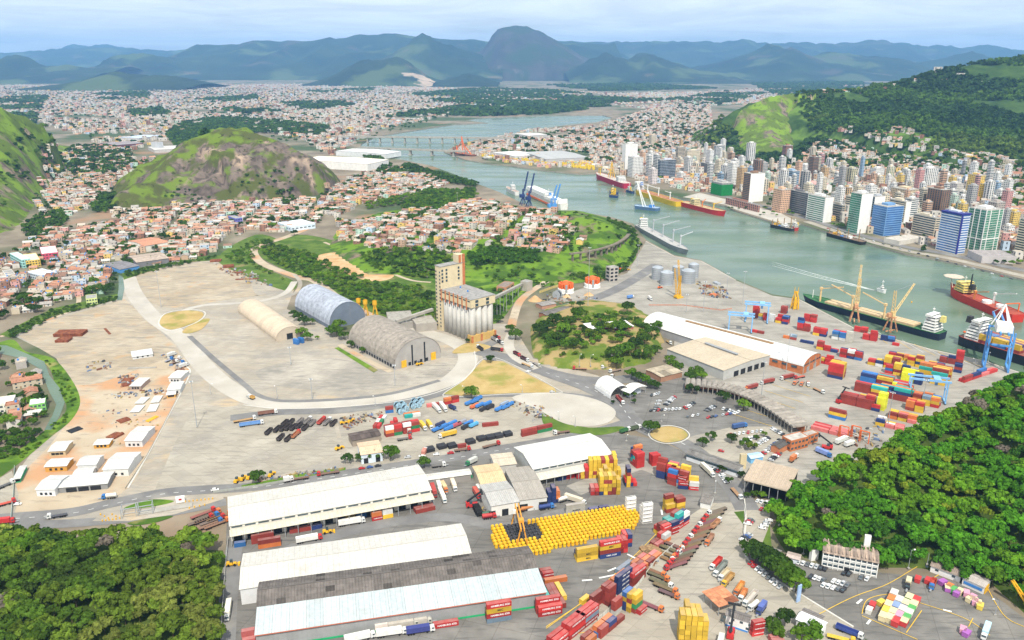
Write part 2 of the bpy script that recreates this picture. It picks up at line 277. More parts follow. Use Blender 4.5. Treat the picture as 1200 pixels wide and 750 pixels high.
class Hill:
 def __init__(s,name,foot,ridge,m,p=0.9,amp=6,nscale=0.006,cell=14,seed=0.0,rough=0.0,veg=None):
  s.foot=[(f.x,f.y)for f in foot];s.ridge=[tuple(r)for r in ridge];s.p=p;s.amp=amp;s.ns=nscale;s.seed=seed;s.rough=rough
  xs=[f[0]for f in s.foot];ys=[f[1]for f in s.foot];s.bb=(min(xs),max(xs),min(ys),max(ys))
  nx=max(8,int((s.bb[1]-s.bb[0])/cell));ny=max(8,int((s.bb[3]-s.bb[2])/cell))
  X,Y=np.meshgrid(np.linspace(s.bb[0],s.bb[1],nx+1),np.linspace(s.bb[2],s.bb[3],ny+1))
  Z=s.h(X,Y)
  Z0=Z.copy();inside=Z0>0.0
  keep=inside[:-1,:-1]|inside[1:,:-1]|inside[:-1,1:]|inside[1:,1:]
  Z=np.where(Z>0,Z,-1.5)
  idx=np.arange((nx+1)*(ny+1)).reshape(ny+1,nx+1)
  Fq=np.stack([idx[:-1,:-1],idx[:-1,1:],idx[1:,1:],idx[1:,:-1]],-1)[keep]
  V=np.stack([X.ravel(),Y.ravel(),Z.ravel()],-1);used=np.unique(Fq);mp=-np.ones(len(V),int);mp[used]=np.arange(len(used))
  s.o=np_mesh(name,V[used],mp[Fq],m,kind='structure');s.o.data.shade_smooth()
  if veg:
   at=s.o.data.attributes.new('veg','FLOAT','POINT');at.data.foreach_set('value',np.asarray(veg(V[used][:,0],V[used][:,1],V[used][:,2]),np.float32))
 def h(s,X,Y):
  X=np.asarray(X,float);Y=np.asarray(Y,float);ins=inpoly(s.foot,X,Y);d=np.full(X.shape,1e9)
  for i in range(len(s.foot)):d=np.minimum(d,seg_dist(X,Y,s.foot[i],s.foot[(i+1)%len(s.foot)])[0])
  r=np.full(X.shape,1e9);zr=np.zeros(X.shape)
  for i in range(max(1,len(s.ridge)-1)):
   a,c=s.ridge[i],s.ridge[min(i+1,len(s.ridge)-1)];dd,t=seg_dist(X,Y,a,c);z=a[2]+(c[2]-a[2])*t
   u=dd<r;r=np.where(u,dd,r);zr=np.where(u,z,zr)
  t=d/(d+r+1e-6);k=s.ns
  nz=(np.sin(X*k+s.seed+1.7*np.sin(Y*k*.8+1))*np.cos(Y*k*1.1+s.seed*2)+.5*np.sin(X*k*2.3+Y*k*1.9+s.seed)*np.cos(Y*k*2.7-X*k*.9)+.28*np.sin(X*k*5.1-Y*k*3.7)*np.sin(Y*k*6.3+X*k*2.2))
  nz=nz+(s.rough/s.amp)*(np.abs(np.sin(X*.05+2*np.sin(Y*.03)))*np.abs(np.cos(Y*.045+1.5*np.sin(X*.06)))-.4+.4*np.sin(X*.13+Y*.09)*np.sin(Y*.15-X*.04))if s.rough else nz
  return np.where(ins,np.maximum(zr*t**s.p+nz*s.amp*np.minimum(1,4*t)*np.minimum(1,r/30),0.0),0.0)
HILLS=[]
def hill(*a,**k):HILLS.append(Hill(*a,**k));return HILLS[-1]
def gz(X,Y):
 z=np.zeros(np.shape(X))
 for hl in HILLS:z=np.maximum(z,hl.h(X,Y))
 return z
def gz1(x,y):return float(gz(np.array([x]),np.array([y]))[0])
TT=np.geomspace(330,9000,700)
def PH(px,py):
 """first hit of the pixel ray with the terrain"""
 a,b_=(px-600)/F,(375-py)/F;dy,dz=CT+b_*ST,-ST+b_*CT
 x=a*TT;y=dy*TT;z=H+dz*TT;g=gz(x,y);hit=np.nonzero(z<=g+0.01)[0]
 if len(hit)==0:return P(px,py)if py>74 else None
 i=hit[0]
 if g[i]<=0.0:return P(px,py)
 return Vector((x[i],y[i],float(g[i])))
rock_hill=hill('rock_hill',[P(128,243),P(160,243),P(220,240),P(290,236),P(340,234),P(385,226),P(398,214),PD(392,1900),PD(350,2050),PD(250,2100),PD(170,2000),PD(130,1750)],[RD(175,212,1560),RD(200,182,1640),RD(225,162,1690),RD(262,150,1720),RD(300,156,1720),RD(335,168,1690),RD(368,188,1640)],M['hill_rock'],p=0.62,amp=9,nscale=0.021,cell=7,rough=5.5,veg=lambda x,y,z:np.where(x<-640,.10,np.where(x<-560,.02,.0))+np.where(z>97,.10,0)+np.where((x>-330)&(z<60),.08,0))
left_hill=hill('grassy_hill',[P(-190,330),P(-60,310),P(0,272),P(22,262),P(40,236),P(60,215),P(85,190),P(110,168),PD(100,2500),PD(-60,2700),PD(-250,2400),PD(-300,1500)],[RD(-150,128,1500),RD(-60,112,1650),RD(0,124,1800),RD(40,140,1900),RD(80,155,1980)],M['hill_left'],p=0.72,amp=11,nscale=0.015,cell=9,seed=2.0,rough=5)
rock_foot=hill('rock_outcrop',[P(-60,318),P(0,300),P(22,291),P(34,284),P(20,268),PD(0,1450),PD(-80,1400)],[RD(-30,262,1260),RD(8,276,1230)],M['hill_left'],p=0.6,amp=2,cell=8,seed=4)
massif=hill('wooded_hill',[P(812,168),P(850,178),P(900,196),P(950,200),P(1010,203),P(1100,210),P(1200,214),P(1300,225),P(1420,235),PD(1450,3600),PD(1150,4200),PD(950,3900),PD(840,3300),PD(812,2900)],[RD(845,138,2620),RD(880,119,2700),RD(925,110,2720),RD(960,109,2760),RD(1000,108,2850),RD(1050,100,2900),RD(1085,88,2950),RD(1150,73,3000),RD(1200,67,3000),RD(1300,60,3000)],M['hill_wood'],p=0.95,amp=12,nscale=0.0075,cell=16,seed=1.0)
grass_spur=hill('grassy_spur',[P(845,170),P(880,186),P(930,190),P(965,160),PD(985,2800),PD(940,2950),PD(870,2900),PD(830,2700)],[RD(868,128,2560),RD(900,113,2620),RD(935,107.5,2660),RD(965,108,2700)],M['hill_left'],p=0.8,amp=6,nscale=0.012,cell=9,seed=5,rough=4)
knoll=hill('green_knoll',[P(385,292),P(430,322),P(520,322),P(570,325),P(640,330),P(700,322),P(745,297),P(752,285),P(738,264),P(700,254),P(660,252),P(600,240),P(520,236),P(440,250),P(395,270)],[RD(450,268,1160),RD(520,262,1180),RD(600,254,1190),RD(665,249,1190),RD(715,262,1140)],M['hill_knoll'],p=0.75,amp=2.0,nscale=0.02,cell=7,seed=3)
mound=hill('wooded_mound',[P(620,388),P(630,425),P(665,433),P(720,433),P(760,425),P(778,400),P(775,380),P(740,358),P(690,352),P(640,362)],[P(660,385,11),P(700,384,12),P(735,386,12)],M['mound'],p=0.45,amp=0.5,cell=5,seed=6)
fore_hill=hill('forest_hill',[P(908,592),P(905,612),P(902,632),P(920,648),P(955,657),P(1040,668),P(1100,672),P(1160,690),P(1200,720),P(1300,800),P(1700,800),P(1800,640),P(1380,505),P(1230,468),P(1165,478),P(1085,505),P(1035,540),P(975,552)],[P(985,575,10),P(1075,520,22),P(1150,478,36),P(1225,437,50),P(1400,390,75)],M['forestfloor'],p=0.9,amp=2.0,nscale=0.03,cell=7,seed=7)
left_wood_rise=hill('forest_rise',[P(-250,640),P(0,634),P(120,634),P(200,640),P(262,645),P(258,800),P(-250,800)],[P(-150,700,6),P(0,700,8),P(150,700,7)],M['forestfloor'],p=0.5,amp=0.6,cell=6)
city_wood=hill('park_hill',[P(1168,238),P(1185,243),P(1260,250),PD(1280,1750),PD(1200,1750)],[RD(1195,218,1600),RD(1240,212,1620)],M['hill_wood'],p=0.6,amp=1,cell=9)
def band(name,sil,Y,front,back,m,amp=0.16,step=None,nx=None,seed=0.0,sharp=1.0,fineamp=1.0):
 pts=[RD(x,y,Y)for x,y in sil];x0,x1=pts[0].x,pts[-1].x
 nx=nx or max(30,int((x1-x0)/(step or 110)));ny=34
 px_=[p.x for p in pts];pz=[max(p.z,0)for p in pts];V=[];Fq=[]
 for j in range(ny+1):
  t=-1+2*j/ny;off=t*(front if t<0 else back)
  for i in range(nx+1):
   x=x0+(x1-x0)*i/nx;k=1/(front*0.33)
   wob=noise.noise(Vector((x*k*.7,off*k*.7,seed)))*front*0.22*fineamp*min(1,abs(t)*3)
   z=float(np.interp(x+wob,px_,pz));e=min(1,6*(x-x0)/(x1-x0),6*(x1-x)/(x1-x0))
   rid=1-abs(noise.noise(Vector((x*k*1.5,off*k*0.6,seed+5))))*2;fine=noise.fractal(Vector((x*k*4,off*k*4,seed+9)),1.0,2.0,4)
   f=(1-abs(t))**sharp;mid=min(1,abs(t)*3.5)*f**0.5
   zz=z*(f+mid*(rid*amp*1.6-amp*.5)+fine*0.07*f*fineamp)+fine*z*0.012*fineamp
   V.append((x,Y+off,max(zz,-8)if abs(t)<0.999 else-12))
 for j in range(ny):
  for i in range(nx):
   a=j*(nx+1)+i;Fq.append((a,a+1,a+nx+2,a+nx+1))
 o=np_mesh(name,V,Fq,m,kind='structure');o.data.shade_smooth();return o
band('mountain',[(-260,62),(-120,58),(-40,60),(10,62),(60,58),(110,55),(160,57),(200,60),(226,57),(300,60)],21000,3000,2500,M['mountain'],seed=11)
band('mountain',[(40,66),(75,56),(85,51.5),(100,54),(125,52),(145,56),(180,66)],25000,1500,1500,M['mountain'],seed=12)
band('mountain',[(170,75),(205,64),(222,56),(230,51),(247,53),(282,52),(300,47.5),(310,46),(322,48.5),(355,48),(385,46),(420,42),(445,39),(470,40),(492,44),(540,47),(600,47),(660,49),(720,52)],15500,3600,2500,M['mountain'],seed=13)
band('mountain',[(560,50),(640,48),(700,49),(770,49),(800,48),(840,49.5),(871,46.5),(900,51),(930,50),(985,51),(1010,48),(1031,47),(1070,53),(1084,55),(1096,52),(1130,57),(1158,52),(1180,57),(1200,59),(1260,55),(1360,60),(1480,66)],20000,3600,3000,M['mountain'],seed=14)
band('mountain',[(440,78),(462,62),(480,50),(487,43),(496,39.5),(506,43),(515,50),(545,58),(590,74)],12600,1700,1400,M['mountain'],seed=15,step=60)
band('rocky_peak',[(500,82),(530,66),(552,62),(565,59),(572,50),(577,41),(584,34),(594,31),(606,30),(618,31.5),(632,36),(644,43),(657,50),(670,58),(682,66),(700,72),(730,82),(760,92)],13200,1700,1500,M['rockpeak'],seed=16,step=45,amp=0.04,sharp=0.6,fineamp=.25)
band('mountain',[(660,84),(685,73),(700,66),(709,60),(720,66),(735,70),(748,62),(760,62),(780,70),(810,80),(850,86)],11800,1400,1300,M['mountain'],seed=17,step=60)
band('mountain',[(800,84),(850,72),(885,60),(896,53),(905,51),(915,54),(926,61),(945,68),(972,60),(1000,64),(1030,66),(1060,74),(1100,71),(1125,64),(1140,60),(1165,70),(1200,72),(1280,78)],13500,2200,1800,M['mountain'],seed=18)
band('mountain',[(-120,78),(-40,74),(0,70),(20,63.5),(36,68),(50,78),(80,76),(110,80),(150,78)],11500,1500,1300,M['mountain'],seed=19,step=60)
band('mountain',[(90,88),(115,84),(135,66),(165,62),(190,66),(220,80),(260,88)],13000,1500,1400,M['mountain'],seed=20,step=70)
band('green_ridge',[(60,100),(95,96),(118,90),(135,83.5),(150,86),(165,91),(180,88),(205,89),(225,93),(245,98)],8300,900,800,M['mountain'],seed=21,step=45)
band('green_ridge',[(370,97),(395,86),(418,73),(430,70),(450,70),(466,66),(478,72),(490,80),(505,92),(515,96)],9800,1000,900,M['mountain'],seed=22,step=45)
band('quarry_face',[(412,98),(428,91),(445,86.5),(462,85.5),(480,85),(495,88),(510,96)],9250,420,400,M['quarry'],seed=23,step=30,amp=0.05)
band('green_ridge',[(500,99),(525,92),(548,86),(565,90),(585,96)],9600,800,700,M['mountain'],seed=24,step=45)
band('green_ridge',[(700,98),(740,95.5),(790,94.5),(850,95),(900,94),(960,95),(1010,96)],10800,900,800,M['mountain'],seed=25,step=50)
# ground surfaces
def smooth_line(pts,closed=False,n=6):
 q=[Vector((p.x,p.y))for p in pts];out=[];m=len(q);rngi=range(m if closed else m-1)
 for i in rngi:
  g=lambda k:q[k%m]if closed else q[max(0,min(m-1,k))]
  p0,p1,p2,p3=g(i-1),g(i),g(i+1),g(i+2)
  for k in range(n):
   t=k/n;out.append(0.5*((2*p1)+(p2-p0)*t+(2*p0-5*p1+4*p2-p3)*t*t+(3*p1-p0-3*p2+p3)*t**3))
 if not closed:out.append(q[-1])
 return out
ZK=[0]
def zstep():
 ZK[0]+=1;return ZK[0]*0.0011
def sheet(name,pxs,z,m,smooth=False):
 z+=zstep()
 pts=[P(*p)for p in pxs];q=smooth_line(pts,True,5)if smooth else[(p.x,p.y)for p in pts]
 return struct(fill(name,[tuple(p)for p in q],[],z,m))
def ribbon_pts(pts,w,n=6,smooth=True):
 q=smooth_line(pts,False,n)if smooth else[Vector((p.x,p.y))for p in pts];L=[];Rr=[]
 for i,p in enumerate(q):
  d=(q[min(i+1,len(q)-1)]-q[max(i-1,0)]).normalized();nn=Vector((-d.y,d.x));L.append(p+nn*w/2);Rr.append(p-nn*w/2)
 return q,L,Rr
def road(name,pxs,w,z,m,n=6,smooth=True,terrain=False,thick=0):
 z+=zstep()
 pts=[PH(*p)if terrain else P(*p)for p in pxs];q,L,Rr=ribbon_pts(pts,w,n,smooth);b=MB();k=len(q)
 if terrain:
  zz=gz(np.array([p.x for p in q]),np.array([p.y for p in q]));zl=gz(np.array([p.x for p in L]),np.array([p.y for p in L]));zr=gz(np.array([p.x for p in Rr]),np.array([p.y for p in Rr]))
  zt=np.maximum(np.maximum(zz,zl),zr)+z
 else:zt=[z]*k
 vs=[(p.x,p.y,zt[i])for i,p in enumerate(L)]+[(p.x,p.y,zt[i])for i,p in enumerate(Rr)]
 b.add(vs,[(i,k+i,k+i+1,i+1)for i in range(k-1)])
 if thick:
  vs2=[(x,y,zz_-thick)for x,y,zz_ in vs];o=len(b.v);b.add(vs2,[])
  b.f+=[(i,i+1,o+i+1,o+i)for i in range(k-1)]+[(k+i,o+k+i,o+k+i+1,k+i+1)for i in range(k-1)];b.m+=[0]*(2*(k-1))
 return struct(b.build(name,m))
def dashes(name,pxs,w,z,m,on=3,off=5,n=10):
 z+=.04+zstep()
 q=smooth_line([P(*p)for p in pxs],False,n);b=MB();acc=0
 for a,c in zip(q,q[1:]):
  L=(c-a).length;d=(c-a)/max(L,1e-6);s=0
  while s<L:
   ph=(acc+s)%(on+off)
   if ph<on:
    e=min(L,s+on-ph);p0,p1=a+d*s,a+d*e;nn=Vector((-d.y,d.x))*w/2
    b.add([(*(p0+nn),z),(*(p0-nn),z),(*(p1-nn),z),(*(p1+nn),z)],[(0,1,2,3)]);s=e+1e-4
   else:s+=(on+off)-ph+1e-4
  acc+=L
 return struct(b.build(name,m))
sheet('yard',[(15,393),(30,384),(60,372),(100,362),(143,349),(150,322),(190,311),(215,308),(252,305),(290,325),(345,338),(336,362),(420,400),(500,376),(600,380),(625,420),(700,440),(760,470),(748,500),(700,512),(560,540),(300,584),(255,582),(160,605),(15,612),(15,560),(60,500),(92,470),(85,445),(66,418)],0.03,M['concrete'])
sheet('tan_yard',[(22,394),(60,375),(105,363),(146,350),(180,382),(206,405),(218,428),(205,420),(120,449),(84,453),(66,420)],0.06,M['tan'])
sheet('dirt_yard',[(84,452),(120,448),(205,418),(221,430),(219,445),(196,490),(172,535),(150,572),(95,600),(18,608),(14,570),(60,520),(88,480),(91,465)],0.08,M['dirt'],True)
sheet('dirt_yard',[(0,560),(14,552),(22,580),(15,612),(0,614)],0.10,M['truckyard'])
sheet('pale_yard',[(160,322),(215,309),(250,307),(285,320),(300,345),(310,345),(262,352),(215,360),(185,358),(165,345)],0.07,M['tan'],True)
sheet('worn_apron',[(300,436),(340,424),(400,420),(460,436),(520,424),(530,436),(480,452),(400,458),(325,452)],0.07,M['worn'],True)
sheet('truck_yard',[(395,492),(470,468),(560,462),(640,470),(668,498),(640,515),(560,530),(490,545),(420,556),(402,520)],0.09,M['truckyard'])
sheet('truck_yard',[(225,480),(300,474),(390,490),(400,535),(330,556),(270,572),(180,578),(200,530)],0.07,M['truckyard'])
sheet('plaza',[(258,790),(262,740),(266,600),(268,584),(500,545),(600,525),(715,506),(770,515),(835,545),(872,580),(882,620),(875,650),(940,690),(1010,730),(1020,790)],0.05,M['asphalt'])
sheet('loading_yard',[(640,790),(700,705),(770,630),(830,590),(872,588),(872,640),(880,660),(940,698),(1000,735),(1005,790)],0.09,M['truckyard'])
sheet('parking_lot',[(868,640),(905,650),(960,662),(1040,672),(1100,676),(1160,694),(1200,724),(1280,790),(1100,790),(1000,742),(940,695),(880,660)],0.07,M['asphalt'])
sheet('quay_apron',[(640,352),(700,332),(735,320),(757,283),(790,300.5),(822,306.5),(862,328.5),(905,346.5),(935,350.5),(1000,384.5),(1090,409.5),(1150,422.5),(1240,452),(1160,500),(1050,560),(930,580),(880,575),(790,512),(745,500),(760,470),(790,430),(790,395),(740,358)],0.06,M['quay'])
sheet('gate_yard',[(700,470),(760,450),(800,440),(860,455),(920,500),(900,530),(830,520),(760,510),(735,500)],0.10,M['asphalt'])
sheet('parking_lot',[(795,515),(860,500),(915,500),(925,530),(885,545),(860,540),(830,545)],0.12,M['truckyard'])
sheet('access_yard',[(872,590),(905,585),(900,620),(890,645),(872,640)],0.11,M['truckyard'])
road('road',[(-80,618),(0,608),(80,601),(130,590),(190,578),(240,574),(300,570),(400,556),(500,541),(600,524),(690,508),(745,492)],11,0.13,M['road'])
road('road',[(-80,625),(0,616),(90,613),(180,604),(265,588)],9,0.12,M['road'])
sheet('weigh_island',[(118,603),(150,595),(205,587),(262,580),(262,585),(205,603),(150,611),(108,611)],0.19,M['concrete'])
road('concrete_road',[(150,325),(158,345),(180,372),(212,395),(235,425),(262,450),(295,468),(330,474),(400,472),(470,464),(520,450),(546,428),(545,410),(525,398),(500,390),(480,380)],18,0.15,M['concrete_pale'])
road('concrete_road',[(210,375),(215,365),(238,358),(270,356),(310,352),(335,343),(345,330)],8,0.17,M['concrete_pale'])
road('road',[(222,394),(250,420),(288,452),(300,462),(330,470),(400,468),(460,461),(515,446)],5,0.19,M['road'])
road('road',[(270,490),(330,483),(400,481),(480,470),(530,456),(565,440),(575,425),(568,408),(580,400)],11,0.17,M['road'])
road('road',[(560,412),(600,421),(640,436),(690,446),(740,444),(790,440)],17,0.18,M['road'])
road('road',[(535,465),(600,463),(660,462),(715,470),(735,480)],7,0.16,M['road'])
road('road',[(640,437),(690,455),(725,474),(738,490),(760,505),(800,520),(830,542),(850,560),(866,580),(876,598)],15,0.19,M['road'])
road('road',[(600,390),(596,405),(606,420),(630,432)],10,0.18,M['concrete_pale'])
road('road',[(640,330),(612,350),(602,372),(598,392)],9,0.13,M['dirt'])
road('road',[(640,365),(690,352),(730,335),(770,310)],16,0.14,M['road'])
road('road',[(262,790),(268,700),(275,640),(285,632)],9,0.10,M['road'])
road('concrete_road',[(290,660),(420,620),(520,606),(600,618),(665,600),(760,595)],9,0.11,M['road'])
road('concrete_road',[(672,575),(710,560),(750,545),(790,560)],14,0.10,M['quay'])
road('track',[(0,395),(40,380),(75,368),(92,355),(88,335),(80,325)],5,0.10,M['dirt'])
road('track',[(398,404),(430,422),(458,436)],6,0.18,M['dirt'])
road('railway',[(450,378),(400,352),(370,330),(350,325),(310,310),(297,296),(305,288),(335,278),(360,268)],12,0.14,M['dirt'])
road('railway',[(345,322),(352,332),(344,345),(320,352)],5,0.16,M['concrete'])
b=MB()
sheet('green_verge',[(-20,410),(14,398),(30,412),(62,420),(84,445),(94,470),(84,492),(60,512),(20,545),(-20,570),(-20,545),(20,528),(52,505),(78,480),(66,455),(58,432),(40,418),(10,412),(-20,418)],0.14,M['grass'],True)
sheet('green_verge',[(12,396),(60,371),(140,350),(140,344),(60,362),(0,392)],0.14,M['brush'])
sheet('green_verge',[(145,328),(200,310),(255,304),(258,299),(200,304),(143,320)],0.14,M['brush'])
sheet('canal',[(-20,404),(8,405),(30,414),(52,424),(58,440),(70,455),(76,472),(70,488),(60,504),(52,504),(62,486),(66,474),(58,460),(52,445),(46,432),(25,420),(-20,410)],0.17,M['water'])
sheet('canal',[(139,322),(144,325),(146,338),(143,352),(137,352),(139,338)],0.17,M['water'])
sheet('green_verge',[(255,303),(300,275),(330,285),(300,298),(302,310),(345,330),(338,341),(300,328)],0.09,M['brush'],True)
sheet('scrub',[(305,300),(312,285),(350,275),(400,285),(500,325),(510,360),(505,376),(450,372),(400,348),(345,322)],0.08,M['brush'],True)
sheet('scrub',[(520,300),(640,300),(740,295),(730,318),(690,330),(620,340),(590,372),(570,380),(500,375),(500,340)],0.07,M['grass'],True)
sheet('orange_slope',[(372,300),(400,296),(432,306),(462,322),(440,330),(405,322),(380,312)],0.13,M['orange_dirt'],True)
road('track',[(380,284),(420,300),(450,316),(480,328),(505,331)],5,0.15,M['dirt'])
sheet('dry_grass_island',[(520,462),(545,445),(566,422),(590,424),(650,455),(652,460),(600,461),(540,464)],0.22,M['drygrass'])
sheet('pale_plaza',[(600,466),(640,460),(690,466),(720,480),(715,494),(690,500),(660,496),(630,480)],0.21,M['concrete_pale'],True)
sheet('dry_grass_island',[(187,377),(195,368),(220,364),(238,367),(232,376),(205,386),(192,384)],0.22,M['drygrass'],True)
sheet('dry_grass_island',[(214,388),(232,376),(246,374),(236,386),(220,391)],0.22,M['drygrass'],True)
sheet('dry_grass_island',[(530,414),(548,402),(575,406),(560,412)],0.22,M['drygrass'],True)
sheet('roundabout',[(762,509),(768,503),(784,500),(800,504),(806,511),(797,517),(780,519),(767,515)],0.36,M['drygrass'],True)
sheet('green_verge',[(145,596),(175,586),(203,587),(195,591),(165,596)],0.22,M['grass'],True)
sheet('green_verge',[(150,613),(180,607),(203,605),(185,612),(160,616)],0.22,M['grass'],True)
sheet('green_verge',[(283,569),(370,552),(405,548),(405,551),(330,564),(283,572)],0.16,M['grass'])
sheet('green_verge',[(392,408),(397,407),(443,434),(438,437)],0.19,M['grass'])
sheet('green_verge',[(640,480),(680,500),(730,500),(720,507),(690,510),(640,500)],0.15,M['brush'],True)
sheet('green_verge',[(860,600),(900,596),(905,648),(890,640)],0.05,M['brush'])
def kerbline(pxs,closed=True,w=0.8,z0=0.1,h=0.2,name='kerb'):
 q=smooth_line([P(*p)for p in pxs],closed,5);b=MB()
 for i in range(len(q)-(0 if closed else 1)):
  a,c=q[i],q[(i+1)%len(q)];m=(a+c)/2;b.box((m.x,m.y,z0+h/2+0.01),((c-a).length,w,h),math.atan2((c-a).y,(c-a).x))
 return struct(b.build(name,M['kerb']))
kerbline([(760,509),(767,502),(784,499),(801,503),(808,511),(798,518),(780,520),(766,516)],z0=0.17)
kerbline([(519,463),(545,444.5),(566,421),(591,423),(651,455),(653,461),(600,462),(540,465)],z0=0.17,w=0.6)
kerbline([(186,378),(195,367),(220,363),(240,366),(233,376.5),(205,387),(191,385)],z0=0.13,w=1.2)
kerbline([(285,475),(330,479),(400,477),(475,469),(528,454),(556,432),(556,412)],False,z0=0.16)
kerbline([(872,585),(874,610),(872,640),(882,662),(940,698),(1000,735)],False,w=1.0,z0=0.1,h=0.3)
kerbline([(219,430),(222,440),(196,490),(172,535),(150,572)],False,w=1.2,z0=0.1,h=0.25)
dashes('road_marking',[(0,609.5),(80,602.5),(130,591.5),(190,579.5),(240,575.5),(300,571.5),(400,557.5),(500,542.5),(600,525.5),(690,509.5)],0.35,0.17,M['paint_white'])
dashes('road_marking',[(640,437),(690,455),(725,474),(738,490),(760,505),(800,520),(830,542),(850,560),(866,580)],0.4,0.22,M['paint_white'],4,7)
for q in([(720,735),(640,750)],[(640,737),(690,700),(740,655),(770,625)],[(960,720),(1000,700),(1040,685),(1080,662),(1100,660)],[(1010,720),(1017,703),(1045,697),(1075,706),(1130,725),(1160,745)],[(1010,722),(1040,735),(1075,750)],[(1062,742),(1080,716)],[(1150,676),(1175,720),(1200,735)],[(1095,677),(1110,668)],[(1135,735),(1140,725)],[(700,695),(640,735)]):
 dashes('yard_marking',q,0.35,0.24,M['paint_yellow'],60,0.1,6)
for q in([(1004,708),(1010,703)],[(1105,715),(1115,717.5)],[(1016,732),(1020,727)],[(702,678),(722,674)],[(682,681),(694,680)],[(712,670),(722,666)],[(776,604),(775,598)],[(735,650),(745,655)]):
 dashes('yard_marking',q,1.1,0.24,M['paint_white'],60,0.1,3)
for i in range(9):
 dashes('yard_marking',[(1015+i*14,385+i*4.6),(1040+i*14,403+i*3.5)],0.4,0.2,M['paint_white']if i%2 else M['paint_yellow'],60,0.1,2)
for i in range(7):dashes('yard_marking',[(860+i*9,486-i*7),(905+i*9,500-i*7)],0.35,0.2,M['paint_yellow'],60,0.1,2)
def coping(pxs,w=2.0):
 pts=[P(*p)for p in pxs];b=MB()
 for a,c in zip(pts,pts[1:]):
  m=(a+c)/2;b.box((m.x,m.y,0.16),((c-a).length,w,0.34),math.atan2((c-a).y,(c-a).x))
 return struct(b.build('quay_coping',M['concrete_pale']))
coping([(1330,484),(1200,438.5),(1150,422.5),(1090,409.5),(1000,384.5),(935,350.5)]);coping([(862,328.5),(822,306.5),(790,300.5),(757,283)])
road('promenade',[(1330,349),(1200,323.5),(1150,311.5),(1100,300.5),(1060,293.5),(1000,277.5),(945,259.5)],14,0.12,M['truckyard'])
road('avenue',[(1330,341),(1200,317),(1150,306),(1100,296),(1060,289),(1000,273),(945,256),(880,238),(830,226)],16,0.10,M['road'])
sheet('port_apron',[(800,231),(850,240),(863,246),(915,262),(936,261),(915,250),(860,236),(820,226)],0.14,M['concrete_pale'])
# materials for buildings
M['paint']=mat('painted_metal',(1,1,1),objcol=True,var=0.08,scale=0.35,rough=0.55,spec=0.3)
M['wall']=layer(mat('painted_wall',(1,1,1),objcol=True,var=0.07,scale=0.15,rough=0.9),(0.25,0.22,0.19),0.12,0.62,0.8,0.35,(1,1,0.25))
M['roofing']=layer(mat('sheet_roofing',(1,1,1),objcol=True,var=0.08,scale=0.5,rough=0.7,spec=0.2),(0.30,0.25,0.19),0.09,0.54,0.80,0.32,(1,1,1),7)
M['oldroof']=layer(mat('weathered_roof',(1,1,1),objcol=True,var=0.16,scale=0.25,rough=0.95),(0.08,0.075,0.07),0.3,0.58,0.75,0.6)
M['tile']=mat('clay_tile',(1,1,1),objcol=True,var=0.16,scale=0.5,rough=0.95)
M['white']=mat('white_paint',(0.78,0.77,0.74),var=0.05,scale=0.2,rough=0.6)
M['dark']=mat('dark_opening',(0.025,0.027,0.03),var=0.2,rough=0.6)
M['steel']=mat('grey_steel',(0.30,0.31,0.32),var=0.12,rough=0.5,spec=0.4)
M['galv']=mat('galvanised_sheet',(0.42,0.45,0.48),var=0.12,scale=0.1,rough=0.45,metal=0.35,spec=0.4)
M['black']=mat('black_rubber',(0.02,0.02,0.02),var=0.2,rough=0.8)
M['glass']=mat('window_glass',(0.05,0.075,0.09),var=0.35,scale=0.1,rough=0.12,spec=0.6)
M['glass_green']=mat('green_glass',(0.05,0.20,0.13),var=0.3,scale=0.06,rough=0.12,spec=0.6)
M['glass_blue']=mat('blue_glass',(0.035,0.12,0.33),var=0.3,scale=0.06,rough=0.12,spec=0.6)
M['conc']=layer(mat('bare_concrete',(0.36,0.34,0.30),var=0.12,scale=0.15,rough=0.95),(0.17,0.155,0.14),0.1,0.55,0.75,0.6,(1,1,0.2))
M['rust']=layer(mat('rusty_steel',(0.20,0.065,0.035),var=0.3,scale=0.4,rough=0.9),(0.33,0.14,0.06),0.3,0.5,0.7,0.7)
M['brick']=mat('orange_brick',(0.48,0.17,0.07),var=0.15,scale=0.4,rough=0.9)
M['yellow']=mat('yellow_paint',(0.72,0.40,0.02),var=0.1,rough=0.5,spec=0.3)
M['orange']=mat('orange_paint',(0.70,0.14,0.03),var=0.12,rough=0.5,spec=0.3)
M['blue']=mat('blue_paint',(0.06,0.22,0.55),var=0.1,rough=0.5,spec=0.3)
M['wood']=mat('timber',(0.30,0.19,0.10),var=0.25,scale=0.6,rough=0.9)
WHITE=(0.55,0.53,0.485);CREAM=(0.62,0.56,0.46);GREY=(0.33,0.32,0.30);BEIGE=(0.55,0.48,0.38)
def rect(pxs,z=0.0):
 """four pixels A,B,C,D at height z -> centre, length A-B, width D-A, heading"""
 A,B,C,D=[P(p[0],p[1],z)for p in pxs]
 u=((B-A)+(C-D));u.z=0;u.normalize();v=Vector((-u.y,u.x,0));c=(A+B+C+D)/4
 L=((B-A).dot(u)+(C-D).dot(u))/2;Wd=((A-D).dot(v)+(B-C).dot(v))/2
 return Vector((c.x,c.y,0)),L,Wd,math.atan2(u.y,u.x)
def para(BL,FL,FR):return[(FR[0]+BL[0]-FL[0],FR[1]+BL[1]-FL[1]),FR,FL,BL]
def gable_wall(L,Wd,e,r):
 return MB().extr([(-Wd/2,0),(Wd/2,0),(Wd/2,e),(0,e+r),(-Wd/2,e)],-L/2,L/2)
